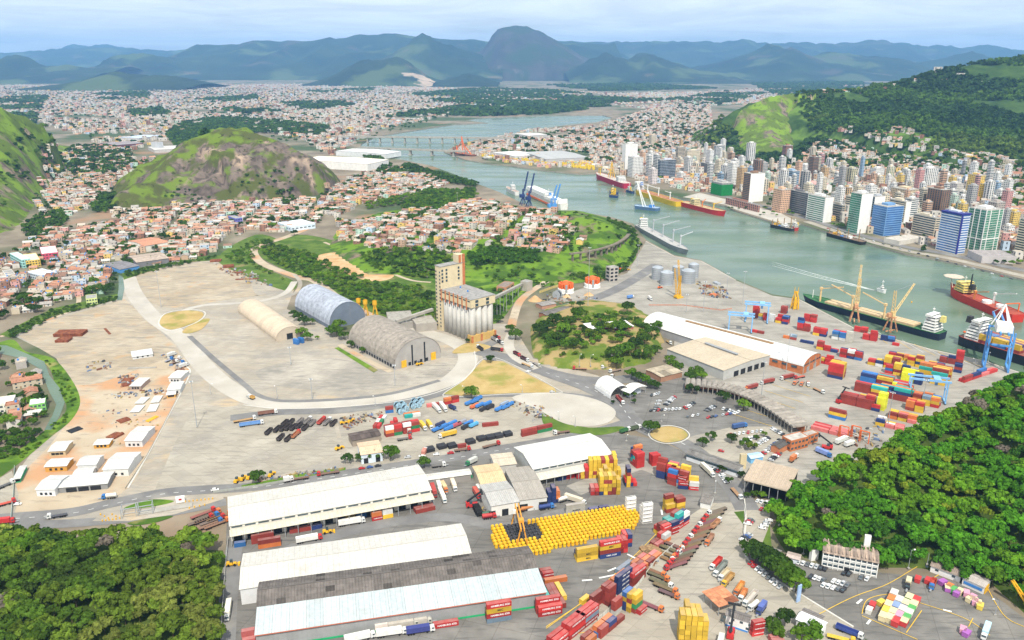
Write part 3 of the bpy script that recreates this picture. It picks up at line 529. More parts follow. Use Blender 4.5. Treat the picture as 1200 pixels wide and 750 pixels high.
def arch_prof(Wd,e,r,n=14,grow=0.0):
 out=[]
 for i in range(n+1):
  a=math.pi*i/n;out.append((-(Wd/2+grow)*math.cos(a),e+(r+grow)*math.sin(a)))
 return out
def panels(t,L,slopes,n,col,m,gap=0.06,thick=0.14,jitter=0.04,ribs=3,name='roof_panel',dark=0.0,end=0.5,rows=1):
 """roof slopes [(y0,z0,y1,z1)] laid with n sheets each, every sheet its own object on shared mesh data"""
 w=(L+2*end)/n
 for(y0,z0,y1,z1)in slopes:
  for rr in range(rows):
   a0,a1=rr/rows,(rr+1)/rows
   Y0,Z0,Y1,Z1=y0+(y1-y0)*a0,z0+(z1-z0)*a0,y0+(y1-y0)*a1-(0.05 if rr<rows-1 else 0),z0+(z1-z0)*a1
   b=MB();dz=thick
   b.add([(-w/2+gap/2,Y0,Z0),(w/2-gap/2,Y0,Z0),(w/2-gap/2,Y1,Z1),(-w/2+gap/2,Y1,Z1),(-w/2+gap/2,Y0,Z0+dz),(w/2-gap/2,Y0,Z0+dz),(w/2-gap/2,Y1,Z1+dz),(-w/2+gap/2,Y1,Z1+dz)],[(0,3,2,1),(4,5,6,7),(0,1,5,4),(1,2,6,5),(2,3,7,6),(3,0,4,7)])
   for k in range(ribs):
    x=-w/2+w*(k+0.5)/ribs
    b.add([(x-.1,Y0,Z0+dz),(x,Y0,Z0+dz+.16),(x+.1,Y0,Z0+dz),(x-.1,Y1,Z1+dz),(x,Y1,Z1+dz+.16),(x+.1,Y1,Z1+dz)],[(0,1,4,3),(1,2,5,4),(0,2,1),(3,4,5)])
   me=b.mesh(name,m)
   for i in range(n):
    k=1+random.uniform(-jitter,jitter)-(dark if random.random()<0.12 else 0)
    part(name,me,t,(-L/2-end+w*(i+.5),0,0),col=[min(1,c*k)for c in col])
def gable_slopes(Wd,e,r,over=0.6):
 k=r/(Wd/2);return[(-Wd/2-over,e+0.06-over*k,-0.03,e+r+0.06),(Wd/2+over,e+0.06-over*k,0.03,e+r+0.06)]
def openings(t,xs,y,w,h,name='door',m=None,z=0,th=0.12,along='x',col=None):
 me=MB().box((0,0,h/2),(w,th,h)).mesh(name,m or M['dark'])
 for x in xs:part(name,me,t,(x,y,z)if along=='x' else(y,x,z),0 if along=='x' else math.pi/2,col)
def shed(name,label,pxs,e,r,n,roofcol,wallcol,cat='warehouse',roofm=None,canopy=None,doors=None,group=None,jitter=0.04,dark=0.0,rows=1,vent=False,wallm=None):
 c,L,Wd,rz=rect(pxs,e);t=thing(name,label,cat,c,rz,group)
 part('wall',gable_wall(L,Wd,e,r).mesh('wall',wallm or M['wall']),t,col=wallcol)
 panels(t,L,gable_slopes(Wd,e,r),n,roofcol,roofm or M['roofing'],jitter=jitter,dark=dark,rows=rows)
 part('ridge_cap',MB().box((0,0,e+r+0.32),(L+0.6,0.7,0.2)).mesh('ridge_cap',M['paint']),t,col=[k*0.82 for k in roofcol])
 if canopy:
  d,zc,cc=canopy;y1=-Wd/2-0.7
  panels(t,L,[(y1-d,zc-0.8,y1,zc)],n,cc,roofm or M['roofing'],name='canopy_panel',jitter=jitter)
  me=MB().box((0,0,(zc-.8)/2),(0.35,0.35,zc-0.8)).mesh('canopy_post',M['steel'])
  for i in range(n+1):part('canopy_post',me,t,(-L/2+L*i/n,y1-d+0.6,0))
  openings(t,[-L/2+L*(i+.5)/n for i in range(n)],-Wd/2-0.06,L/n*0.62,zc-1.6,'loading_door')
  openings(t,[-L/2+L*(i+.5)/n for i in range(n)],-Wd/2-0.06,L/n*0.8,0.9,'window',M['glass'],z=e-1.6)
 if doors:
  for(side,xs,w,h)in doors:
   if side=='f':openings(t,xs,-Wd/2-0.06,w,h)
   if side=='b':openings(t,xs,Wd/2+0.06,w,h)
   if side=='r':openings(t,xs,L/2+0.06,w,h,along='y')
   if side=='l':openings(t,xs,-L/2-0.06,w,h,along='y')
 if vent:part('ridge_vent',MB().box((0,0,e+r+0.9),(L*vent,2.2,1.2)).box((0,0,e+r+1.65),(L*vent+1,3.2,0.2)).mesh('ridge_vent',M['steel']),t)
 return t,L,Wd
def barrel(name,label,pxs,e,r,n,roofcol,wallcol,cat='warehouse',wallm=None,doors=None,jitter=0.04,vent=False,roofm=None,stripes=None,gablem=None,seg=14):
 c,L,Wd,rz=rect(pxs,e);t=thing(name,label,cat,c,rz)
 pr=arch_prof(Wd,e,r,seg)
 part('wall',MB().extr([(-Wd/2,0),(Wd/2,0)]+pr[::-1],-L/2,L/2).mesh('wall',wallm or M['wall']),t,col=wallcol)
 w=(L+0.8)/n;b=MB();o=arch_prof(Wd,e,r,seg,0.3);q=arch_prof(Wd,e,r,seg,0.06);k=len(o)
 vs=[(x,p[0],p[1])for x in(-w/2+.04,w/2-.04)for p in o]+[(x,p[0],p[1])for x in(-w/2+.04,w/2-.04)for p in q]
 b.add(vs,[(i,k+i,k+i+1,i+1)for i in range(k-1)]+[(i,i+1,2*k+i+1,2*k+i)for i in range(k-1)]+[(k+i,3*k+i,3*k+i+1,k+i+1)for i in range(k-1)])
 b.add([(x,p[0],p[1]+.2)for x in(-w/2,w/2*0-w/2+.25)for p in o],[(i,k+i,k+i+1,i+1)for i in range(k-1)])
 me=b.mesh('roof_panel',roofm or M['roofing'])
 for i in range(n):
  kk=1+random.uniform(-jitter,jitter);part('roof_panel',me,t,(-L/2-.4+w*(i+.5),0,0),col=[min(1,cc*kk)for cc in roofcol])
 if vent:part('ridge_vent',MB().box((0,0,e+r+0.7),(L*vent,3,1.0)).mesh('ridge_vent',M['wood']),t)
 if doors:
  for(side,xs,w_,h_,m_)in doors:
   if side=='f':openings(t,xs,-Wd/2-0.35,w_,h_,m=m_)
   if side=='r':openings(t,xs,L/2+0.06,w_,h_,along='y',m=m_)
   if side=='l':openings(t,xs,-L/2-0.06,w_,h_,along='y',m=m_)
 return t,L,Wd
def flat_building(name,label,pxs,h,wallcol,cat='building',roofcol=GREY,floors=3,bays=8,wm=None,parapet=0.6,sides='flrb',wh=1.5,wfrac=0.62,group=None,z0=0.0,wallm=None,base=None):
 c,L,Wd,rz=rect(pxs,h);t=thing(name,label,cat,c,rz,group)
 if base:t.location.z=base
 part('wall',MB().box((0,0,h/2-1),(L,Wd,h+2)).mesh('wall',wallm or M['wall']),t,col=wallcol)
 b=MB().box((0,0,h+0.1),(L-0.6,Wd-0.6,0.2))
 part('roof',b.mesh('roof',M['oldroof']),t,col=roofcol)
 q=MB();th=0.3
 q.box((0,-Wd/2+th/2,h+parapet/2),(L,th,parapet)).box((0,Wd/2-th/2,h+parapet/2),(L,th,parapet)).box((-L/2+th/2,0,h+parapet/2),(th,Wd-2*th-.01,parapet)).box((L/2-th/2,0,h+parapet/2),(th,Wd-2*th-.01,parapet))
 part('parapet',q.mesh('parapet',M['wall']),t,col=wallcol)
 if floors:
  fh=h/floors
  me=MB().box((0,0,0),(L/bays*wfrac,0.14,wh)).mesh('window',wm or M['glass']);nb=max(1,int(Wd/(L/bays)))
  me2=MB().box((0,0,0),(Wd/nb*wfrac,0.14,wh)).mesh('window',wm or M['glass'])
  for f in range(floors):
   z=fh*(f+.55)
   for i in range(bays):
    x=-L/2+L*(i+.5)/bays
    if 'f' in sides:part('window',me,t,(x,-Wd/2-0.05,z))
   for i in range(nb):
    y=-Wd/2+Wd*(i+.5)/nb
    if 'r' in sides:part('window',me2,t,(L/2+0.05,y,z),math.pi/2)
    if 'l' in sides:part('window',me2,t,(-L/2-0.05,y,z),math.pi/2)
 return t,L,Wd
 # warehouses of the near yard
shed('warehouse','long white gabled warehouse with a full length canopy over truck docks',[(266,583),(490,545),(505,574),(271,616)],10,2.4,16,WHITE,(0.70,0.67,0.58),canopy=(6.0,7.8,(0.58,0.535,0.43)))
t,L,Wd=shed('warehouse','cream white gabled warehouse abutting the old grey roof',[(286,648),(536,616),(556,648),(281,692)],9.3,2.3,14,WHITE,(0.66,0.66,0.66),doors=[('l',[-8,4],6,5)])
t,L,Wd=shed('warehouse','long warehouse under a patched grey fibre cement roof',[(304,682),(618,641),(629,664),(302,711)],9.8,2.2,30,(0.15,0.132,0.12),(0.30,0.30,0.30),roofm=M['oldroof'],jitter=0.14,dark=0.45,rows=3)
def lean_to():
 c,L,Wd,rz=rect([(301.5,712),(630.5,665),(638,692),(300,741)],9.0);t=thing('warehouse_annex','grey clad lean-to hall with pale blue roof in front of the patched roof','warehouse',c,rz)
 part('wall',MB().extr([(-Wd/2,0),(Wd/2,0),(Wd/2,9.6),(-Wd/2,8.0)],-L/2,L/2).mesh('wall',M['wall']),t,col=(0.30,0.30,0.30))
 panels(t,L,[(-Wd/2-.6,8.0,Wd/2-.02,9.7)],18,(0.45,0.50,0.51),M['roofing'],rows=1,jitter=.05,gap=.16)
 part('gutter',MB().box((0,-Wd/2-.8,7.9),(L,.3,.3)).mesh('gutter',M['paint']),t,col=(0.45,0.12,0.06))
 me=MB()
 for k in range(8):me.box((-L/16+L/8*(k+.5)/8,0,3.9),(0.12,0.1,7.6))
 me=me.mesh('cladding_ribs',M['steel'])
 for i in range(8):part('cladding_ribs',me,t,(-L/2+L*(i+.5)/8,-Wd/2-.05,0))
 part('skirting',MB().box((0,-Wd/2-.5,.4),(L,.5,.8)).mesh('skirting',M['paint']),t,col=(0.02,0.33,0.13))
lean_to()
shed('warehouse','bright white broad roofed warehouse beside the stacked yellow containers',[(600,525),(691,508),(717,532),(628,549)],9,3.2,10,(0.63,0.62,0.59),(0.5,0.5,0.47),canopy=(8,6,(0.56,0.53,0.46)))
shed('warehouse','tan roofed small shed joined to grey roofed sheds',[(555,546.5),(582,543.5),(593,563.5),(563,568)],8,1.5,5,(0.60,0.45,0.27),BEIGE)
shed('warehouse','pale grey roofed shed with white gable facing the gantry crane',[(563,568),(592,564),(609,587),(575,593.5)],8,1.8,5,(0.42,0.41,0.39),(0.70,0.68,0.63),doors=[('f',[-8,0,8],4,4.5)])
shed('warehouse','grey brown low roofed shed right of the tan roof',[(592,549.5),(618,547),(645,581.5),(609,586.5)],8,1.2,6,(0.36,0.33,0.29),(0.6,0.6,0.58),doors=[('f',[-6,6],5,5)])
shed('warehouse','little beige roofed annex by the road behind the tan shed',[(571.5,533),(597,531),(607,543),(584,546)],6,0.8,4,(0.55,0.48,0.38),WHITE)
shed('long_canopy','narrow white canopy linking two sheds beside a green fence',[(497,557),(547,549.5),(554,555.5),(500,562)],5,0.8,8,(0.62,0.6,0.56),(0.3,0.28,0.26),cat='canopy')
shed('workshop','pale tan roofed workshop with blue white walls by trees',[(418,519.5),(440,516.5),(451,529),(424,533)],7,1.4,4,(0.62,0.46,0.32),(0.62,0.70,0.78),cat='workshop',doors=[('f',[-4,4],3,4)])
shed('workshop','dark patched low shed beside stacked containers',[(409,508),(440,503),(447,509),(412,517)],5,0.8,6,(0.12,0.095,0.085),(0.3,0.25,0.2),cat='workshop',roofm=M['oldroof'],jitter=0.2,dark=0.3)
W2=(0.60,0.60,0.58)
for i,(nm,lab,q,e,r,nn,wc)in enumerate([('open_shed','small white open shed beside the canal bank',[(66,517.5),(82,517.5),(79.5,527),(57,529.5)],4,1,3,(0.5,0.4,0.25)),('site_shed','white roofed shed with ochre walls in the left yard',[(57.5,538),(83.5,537),(80,545.5),(55.5,547)],4,.8,4,(0.52,0.27,0.06)),('site_shed','small white gabled shed between the ochre shed and the big white shed',[(100,534),(120,534),(114,543.5),(90,545.5)],5,1.4,3,(0.66,0.66,0.64)),('site_shed','low white lean-to shed in front of the small gabled shed',[(91,549),(111,548),(108.5,554),(86,556)],3.5,.6,3,(0.66,0.66,0.64)),('site_shed','largest white gabled shed of the left yard with three dark windows',[(135,530),(161.7,531),(153,548),(122.5,551)],5.5,1.6,4,(0.68,0.67,0.64)),('site_shed','white gabled shed at the left end of the long open shed',[(55,557.5),(76,557.5),(68,573),(46,573.5)],5,1.5,4,(0.66,0.67,0.68)),('site_shed','long white shed sheltering a row of parked cars',[(77,557.5),(131.5,553),(127.5,566),(69.5,571.5)],4,1.0,7,(0.25,0.25,0.25)),('site_shed','white shed at the upper right corner of the dirt yard',[(157,500),(177.5,500),(170,516),(151,516.5)],5,1.4,4,(0.6,0.6,0.6)),('site_cabin','ochre site cabin with a white roof near rusty plates',[(112,515),(130.5,514.5),(129,520),(112.5,521.5)],3,.4,3,(0.55,0.29,0.06)),('site_cabin','slim white cabin with green base beside the wall',[(20,547),(27.5,546),(27,560),(20,561)],3,.3,3,(0.05,0.35,0.18)),('site_cabin','white flat cabin roof along the dirt yard edge',[(154,412),(177,408.5),(179,415),(155,418.5)],2.5,.3,4,(0.6,0.6,0.6)),('site_cabin','white shelter roof among rusty scrap piles',[(158.5,443),(171,443),(169,452.5),(157,452.5)],3.5,.4,3,(0.4,0.3,0.25)),('site_cabin','white canvas cabin beside the parked trucks',[(203,434),(217,434.5),(216,443),(202.5,443)],4,.6,3,(0.6,0.6,0.58)),('site_cabin','larger white canvas cabin, front of the two by parked trucks',[(200,448),(214.5,447),(212,456),(197.5,457)],4,.6,3,(0.6,0.6,0.58)),('site_cabin','low white cabin at the kerb below the canvas cabins',[(197,457.5),(207,456.5),(205,462),(195,463)],3,.4,2,(0.6,0.35,0.1)),]):
 t,L,Wd=shed(nm,lab,q,e,r,nn,W2,wc,cat='shed')
 openings(t,[-L/4,0,L/4],-Wd/2-.06,1.5 if 'open' not in nm and 'sheltering' not in lab else L/4.6,1.6 if 'sheltering' not in lab else 3.0,'window',M['dark'],z=1.0 if 'sheltering' not in lab else 0)
for(lab,q)in(('white roof slab on the ground, nearest the canal of four',[(164,465.5),(173,465.5),(169.5,473),(160.5,473)]),('white roof slab on the ground, front left of four',[(158,475),(168,474.5),(164,483),(154.5,483)]),('white roof slab on the ground, back right of four',[(181,464),(190,463.5),(186,471.5),(177.5,472)]),('white roof slab on the ground, front right of four',[(176,474),(186,473),(182,482),(173,482.5)])):
 c,L,Wd,rz=rect(q,.8);t=thing('roof_slab',lab,'roof panel',c,rz);panels(t,L,[(-Wd/2,.75,Wd/2,.85)],3,W2,M['roofing'])
 part('trestle',MB().box((-L/3,0,.36),(.3,Wd,.72)).box((L/3,0,.36),(.3,Wd,.72)).mesh('trestle',M['wood']),t)
t,L,Wd=barrel('grain_hall','brown grey arched bulk store with two dark slots in its gable',para((407.5,398),(462.5,426),(516.7,414)),5,19,22,(0.31,0.275,0.235),(0.36,0.34,0.32),jitter=0.07,roofm=M['oldroof'],doors=[('r',[-6,7],1.5,19,M['dark']),('l',[0],6,6,M['dark'])])
openings(t,[-L/2+L*(i+.5)/18 for i in range(18)],-Wd/2-.35,L/18*.6,2.6,'louvre',M['dark'],z=1)
openings(t,[-15,-9,-3,3,9,15],L/2+.1,2.6,3.0,'louvre',M['dark'],z=.6,along='y')
part('door_frame',MB().box((L/2+.3,-15,3.4),(.5,5,6.4)).mesh('door_frame',M['yellow']),t);part('door_frame',MB().box((L/2+.3,16,3.6),(.5,5,7)).mesh('door_frame',M['yellow']),t)
t,L,Wd=barrel('grain_hall','blue grey arched bulk store behind the brown one',para((349,361),(390,383),(424,371)),4,21,18,(0.37,0.40,0.46),(0.16,0.19,0.24),jitter=0.08,roofm=M['galv']if False else M['oldroof'])
t,L,Wd=barrel('tent_hall','cream fabric arched tent hall beside blue containers',para((282,367),(328,400),(351,389)),2.5,10,14,(0.56,0.46,0.345),(0.5,0.42,0.33),jitter=0.07,doors=[('r',[0],6,6,M['dark'])])
def grain_silo():
 a,c,d=P(519,388),P(553,402),P(575,393);u=(c-a);u.z=0;L=u.length;rz=math.atan2(u.y,u.x);Wd=(d-c).length;u.normalize();v=Vector((-u.y,u.x,0))
 ctr=(a+c)/2+v*Wd/2;t=thing('grain_elevator','tall concrete grain silo block with cream head tower and orange brick strips','silo',(ctr.x,ctr.y,0),rz)
 hz=43;ns=7;r=L/ns/2;silom=layer(mat('silo_concrete',(0.50,0.485,0.45),var=0.1,scale=0.1,rough=0.95),(0.30,0.28,0.25),0.12,0.5,0.7,0.7,(1.5,1.5,0.08))
 me=MB().lathe([(0,0),(r*.98,0),(r*.98,hz-8),(0,hz-8)],16).mesh('silo_tube',silom);me.shade_smooth()if hasattr(me,'shade_smooth')else None
 ny=max(2,round(Wd/(2*r)))
 for i in range(ns):
  for j in range(ny):
   if i in(0,ns-1)or j in(0,ny-1):part('silo_tube',me,t,(-L/2+r*(2*i+1),-Wd/2+Wd*(j+.5)/ny,0))
 cream=(0.62,0.52,0.34)
 part('core',MB().box((0,0,(hz-8)/2),(L-2*r,Wd-2*r,hz-8)).mesh('core',silom),t)
 part('top_storey',MB().box((0,0,hz-4),(L+1,Wd+1,8)).mesh('top_storey',M['wall']),t,col=cream)
 part('roof',MB().box((0,0,hz+.2),(L+1.6,Wd+1.6,.4)).mesh('roof',M['oldroof']),t,col=(0.30,0.29,0.28))
 part('base_wall',MB().box((L/2-r+0.8,0,3.5),(2*r,Wd+1.2,7)).mesh('base_wall',M['wall']),t,col=(0.55,0.36,0.12))
 me2=MB().box((0,0,hz-5),(1.1,0.7,12)).mesh('brick_pier',M['brick'])
 for i in range(ns):part('brick_pier',me2,t,(-L/2+2*r*i,-Wd/2-.75,0))
 me3=MB().box((0,0,0),(0.3,3.6,2.6)).mesh('window',M['glass'])
 for y in(-Wd*.28,Wd*.18):
  for z in(hz-2.4,hz-6):part('window',me3,t,(L/2+.55,y,z))
 me4=MB().box((0,0,3.5),(0.4,2.2,7)).mesh('brick_pier',M['brick'])
 for y in(-Wd/2,-Wd*.1,Wd/2):part('brick_pier',me4,t,(L/2+1.1,y,0))
 me5=MB().box((0,0,hz-3),(2*r*.55,.3,1.2)).mesh('window',M['glass'])
 for i in range(ns):part('window',me5,t,(-L/2+r*(2*i+1),-Wd/2-.5,1))
 TL=9.0;TW=Wd*1.05;x=-L/2-TL/2-.3;th=66
 part('tower',MB().box((x,0,th/2),(TL,TW,th)).mesh('tower',M['wall']),t,col=cream)
 part('tower_roof',MB().box((x,0,th+.3),(TL+.8,TW+.8,.6)).mesh('tower_roof',M['oldroof']),t,col=(0.3,0.29,0.28))
 part('penthouse',MB().box((x,TW/2-4,th+4.6),(TL-1,7.4,8)).mesh('penthouse',M['wall']),t,col=cream)
 part('brick_strip',MB().box((x+TL/2+.1,TW/2-1.4,th/2+20),(.6,3,th-22)).box((x+TL/2+.1,TW/2-6,th+4.6),(.6,2.4,8)).mesh('brick_strip',M['brick']),t)
 me6=MB().box((0,0,0),(0.3,2.0,2.2)).mesh('window',M['glass'])
 for k in range(7):
  for y in(-TW*.43,-TW*.26):part('window',me6,t,(x+TL/2+.12,y,th-4-k*3.6))if k<4 else None
  part('window',me6,t,(x+TL/2+.12,TW*.24,th-4-k*3.6))if k<4 else None
 me7=MB().box((0,0,0),(1.6,.3,1.6)).mesh('window',M['glass'])
 for k in range(16):
  for xx in(-3,3):part('window',me7,t,(x+xx,-TW/2-.1,5+k*3.7))
 part('roof_vent',MB().lathe([(0,1.8),(.8,1.6),(.8,0)],8,(0,0,hz+.4)).lathe([(0,1.8),(.8,1.6),(.8,0)],8,(-L/3,3,hz+.4)).mesh('roof_vent',M['blue']),t)
grain_silo()
def gallery(label,p0,z0,p1,z1,w=3.4,legs=3):
 a,c=P(p0[0],p0[1],z0),P(p1[0],p1[1],z1);t=thing('conveyor_gallery',label,'conveyor',(a.x,a.y,0));d=c-a;hd=Vector((d.x,d.y,0)).normalized();nn=Vector((-hd.y,hd.x,0))*w/2
 b=MB();up=Vector((0,0,2.6));o=Vector((0,0,z0))
 b.add([o-nn,o+nn,o+nn+up,o-nn+up,o+d-nn,o+d+nn,o+d+nn+up,o+d-nn+up],[(0,1,2,3),(7,6,5,4),(0,4,5,1),(1,5,6,2),(2,6,7,3),(3,7,4,0)])
 part('gallery',b.mesh('gallery',M['conc']),t)
 for i in range(legs):
  k=(i+1)/(legs+1);q=o+d*k;part('trestle',MB().bar(q+nn,(q.x+nn.x,q.y+nn.y,0),.5).bar(q-nn,(q.x-nn.x,q.y-nn.y,0),.5).mesh('trestle',M['steel']),t)
 return t
gallery('grey enclosed conveyor rising from the arched store to the silo tower',(464,378),8,(507,364),12)
gallery('long grey conveyor from the silo down to the transfer house',(576,352),30,(612,334),6,legs=4)
flat_building('intake_shed','flat roofed truck intake shed with a dark mouth beside the silo',[(482,372),(506,370),(511,378),(487,381)],8,(0.36,0.33,0.29),'shed',(0.36,0.33,0.28),floors=0)
t,L,Wd=flat_building('intake_shed','lower flat intake shed behind the brown arched store',[(447,366),(478,365),(489,377),(462,380)],6,(0.33,0.31,0.28),'shed',(0.33,0.31,0.27),floors=0)
flat_building('transfer_house','small concrete transfer house at the end of the conveyor',[(612,329),(618,327),(622,330),(616,332)],11,(0.40,0.37,0.32),floors=0)
flat_building('concrete_tower','square concrete tower with dark openings beside the quay road',[(711,312),(721,311),(724,313),(714,314.5)],18,(0.42,0.39,0.35),'tower',floors=4,bays=2,wm=M['dark'],wh=2.4,sides='fl')
flat_building('brick_hut','small brown roofed brick hut on the grass slope',[(585,334),(594,328),(600,333),(590,339)],5,(0.5,0.25,0.15),'hut',(0.25,0.2,0.17),floors=1,bays=2)
t,L,Wd=barrel('quay_warehouse','long white arched warehouse with orange brick gable on the quay',para((751,378),(936.7,427.5),(966.7,420)),7.5,6.5,26,(0.64,0.64,0.63),(0.44,0.16,0.075),wallm=M['brick'],vent=0.55,doors=[('r',[-7,6],5,5,M['steel'])])
openings(t,[-14,-10,-6,-2,2,6,10,14],L/2+.12,2.8,1.6,'window',M['glass'],z=7,along='y')
openings(t,[L/2-8-9*i for i in range(14)],-Wd/2-.35,5,2,'window',M['glass'],z=4.4)
me=MB().box((0,0,5.5),(.5,.7,11)).mesh('brick_pier',M['conc'])
for y in(-Wd/2+.4,-Wd/6,Wd/6,Wd/2-.4):part('brick_pier',me,t,(L/2+.2,y,-2 if abs(y)>Wd/3 else 0))
shed('quay_shed','broad beige roofed transit shed with a raised ridge vent',[(838,391),(908,414),(849,435),(786,410)],9,1.5,12,(0.48,0.41,0.31),(0.44,0.44,0.42),vent=0.55,doors=[('r',[-18,-9,0,9,18],6,5)],cat='warehouse')
shed('quay_shed','grey walled low warehouse behind the beige transit shed',[(778,371),(838,391),(820,399),(753,379)],8,1.0,12,(0.60,0.59,0.56),(0.33,0.33,0.34),cat='warehouse')
def vault_row():
 q=smooth_line([P(806,448,6),P(848,453,6),P(892,469,6),P(938,499,6)],False,8);t=thing('vaulted_shed','long curved shed of many small grey brown vaults above open bays','shed',(q[0].x,q[0].y,0))
 b=MB();w=4.2;pr=[(-w/2,0)]+[(-w/2*math.cos(math.pi*i/6),1.7*math.sin(math.pi*i/6))for i in range(7)]
 b.extr(pr[1:],-7,7,axis='y');me=b.mesh('roof_vault',M['oldroof']);post=MB().box((0,-6.4,2.9),(.5,.5,5.8)).box((0,6.4,2.9),(.5,.5,5.8)).mesh('post',M['conc'])
 back=MB().box((0,3,2.8),(4.1,.3,5.6)).mesh('back_wall',M['brick']);acc=0;nxt=0
 for a,c in zip(q,q[1:]):
  L=(c-a).length;h=math.atan2((c-a).y,(c-a).x)
  while nxt<=acc+L:
   p=a+(c-a)*((nxt-acc)/L);loc=(p.x-q[0].x,p.y-q[0].y,5.8);k=random.uniform(.85,1.12)
   part('roof_vault',me,t,loc,h,(0.30*k,0.27*k,0.235*k));part('post',post,t,(loc[0],loc[1],0),h);part('back_wall',back,t,(loc[0],loc[1],0),h);nxt+=w+.1
  acc+=L
vault_row()
def open_shed():
 q=[(890,540),(943,554),(915,571),(868,560)];c,L,Wd,rz=rect(q,10);t=thing('open_shed','big beige sloped canopy roof over a dark open truck hall','canopy',c,rz)
 panels(t,L,[(-Wd/2,9.2,Wd/2,10.8)],8,(0.44,0.355,0.27),M['roofing'],thick=.3)
 part('fascia',MB().box((0,-Wd/2,9.0),(L,.3,.9)).mesh('fascia',M['paint']),t,col=(0.5,0.42,0.33))
 me=MB().box((0,0,4.5),(.4,.4,9)).mesh('post',M['steel'])
 for i in range(6):
  for y in(-Wd/2+.8,Wd/2-.8):part('post',me,t,(-L/2+.6+(L-1.2)*i/5,y,0))
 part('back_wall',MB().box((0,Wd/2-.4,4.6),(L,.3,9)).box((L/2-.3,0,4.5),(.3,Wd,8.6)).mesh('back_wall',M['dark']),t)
 part('floor',MB().box((0,0,.18),(L,Wd,.2)).mesh('floor',M['dark']),t)  # near-black floor and back walls: shade under the roof put into their colour
 part('side_sheet',MB().box((-L/2+.2,0,6),(.3,Wd*.9,5)).mesh('side_sheet',M['paint']),t,col=(0.6,0.57,0.5))
open_shed()
flat_building('brick_office','orange brick two storey office block by the port car park',[(919,511),(940,505.5),(945,513),(925,518)],8,(0.50,0.18,0.08),'office',(0.45,0.42,0.38),floors=2,bays=5,wallm=M['brick'])
flat_building('brick_office','lower orange brick wing joined to the office block',[(940,507),(955,503),(956,508),(943,513)],7,(0.5,0.18,0.08),'office',(0.4,0.36,0.32),floors=2,bays=3,wallm=M['brick'])
shed('workshop','dark roofed shed with orange end wall beside the brick office',[(906,520),(921,513),(926,518),(911,527)],5,1,3,(0.10,0.095,0.09),(0.5,0.2,0.1),cat='workshop')
flat_building('gate_hut','cream square tower block beside a blue roofed hut',[(867,532),(874,531.5),(875.5,533),(868.5,534)],10,(0.62,0.52,0.32),'building',floors=0)
shed('gate_hut','small blue walled hut behind the cream block',[(876,532),(890,530),(892,535),(878,538)],4,1,3,(0.45,0.62,0.80),(0.2,0.45,0.7),cat='hut')
t,L,Wd=shed('office_row','long low office row with old grey roof and white windowed front',[(806,527),(816,526.5),(871,546),(864,550)][0:1]+[(813,525.5),(871,545),(863.5,550.5)]if False else[(812,526.5),(872,545.5),(864,551),(804,530)],5.5,1.2,14,(0.20,0.19,0.18),(0.66,0.68,0.70),cat='office',roofm=M['oldroof'],jitter=0.12)
openings(t,[-L/2+L*(i+.5)/16 for i in range(16)],-Wd/2-.06,2.4,1.6,'window',M['glass'],z=2.8)
shed('gate_hut','small grey roofed gatehouse with white walls beside log trailers',[(828,580),(839,577),(841,581.5),(823,589)][0:0]+[(829,579),(840,581),(829,590),(817,587)],4,.8,3,(0.24,0.22,0.2),(0.72,0.72,0.7),cat='hut',roofm=M['oldroof'])
def office():
 q=[(968,631.5),(1030,643.5),(1028,657.5),(963,645)];c,L,Wd,rz=rect(q,10);t=thing('office_block','white three storey office block with ribbed brown roof before the forest','office',c,rz)
 part('wall',gable_wall(L,Wd,9.2,1.2).mesh('wall',M['wall']),t,col=(0.74,0.73,0.70))
 n=15;w=(L+1)/n
 for s in(-1,1):
  b=MB();y0,y1=s*(Wd/2+.8),0.0;b.add([(x,y,z+dz)for dz in(0,.2)for x in(-w/2+.05,w/2-.05)for(y,z)in((y0,9.15),(y1,10.5))],[(0,1,3,2),(4,6,7,5),(0,4,5,1),(2,3,7,6),(0,2,6,4),(1,5,7,3)])
  b.box((0,s*Wd/4,10.3),(.5,Wd/2,.5));me=b.mesh('roof_panel',M['oldroof'])
  for i in range(n):
   col=(0.42,0.32,0.25)if i%2 else(0.28,0.22,0.18);part('roof_panel',me,t,(-L/2-.5+w*(i+.5),0,0),col=col)
 me=MB().box((0,0,0),(2.1,.16,1.3)).mesh('window',M['glass']);sill=MB().box((0,0,0),(L,.35,.3)).mesh('sill',M['white']);pier=MB().box((0,0,4.6),(.4,.5,9.1)).mesh('pier',M['white'])
 for f in range(3):
  part('sill',sill,t,(0,-Wd/2-.2,1.1+f*3))
  for i in range(10):part('window',me,t,(-L/2+L*(i+.5)/10,-Wd/2-.05,2.2+f*3))
 for i in range(11):part('pier',pier,t,(-L/2+L*i/10,-Wd/2-.2,0))
 part('entrance',MB().box((-1,-Wd/2-.3,1.4),(2.4,.5,2.8)).mesh('entrance',M['dark']),t)
office()
flat_building('water_tower','white square water tower behind the ribbed roof office',[(1014,627),(1021,628),(1021,630),(1013.5,629)],15,(0.80,0.79,0.77),'water tower',floors=0)
def tank(label,px,r,h,m=None,cat='tank',dome=1.0,name='storage_tank',rings=4):
 p=P(*px);t=thing(name,label,cat,p);me=MB().lathe([(0,h+dome),(r*.55,h+dome*.6),(r,h),(r,0)],18).mesh('shell',m or M['white']);part('shell',me,t)
 rg=MB().lathe([(r+.12,.25),(r+.12,-.25),(r-.1,-.25),(r-.1,.25)],18).mesh('hoop',M['steel'])
 for i in range(rings):part('hoop',rg,t,(0,0,h*(i+1)/rings-.3))
 return t
flat_building('water_tank','white rectangular water tank beside the office block',[(950,644),(958,642.5),(959,645),(951,647)],6,(0.78,0.77,0.75),'water tank',floors=0)
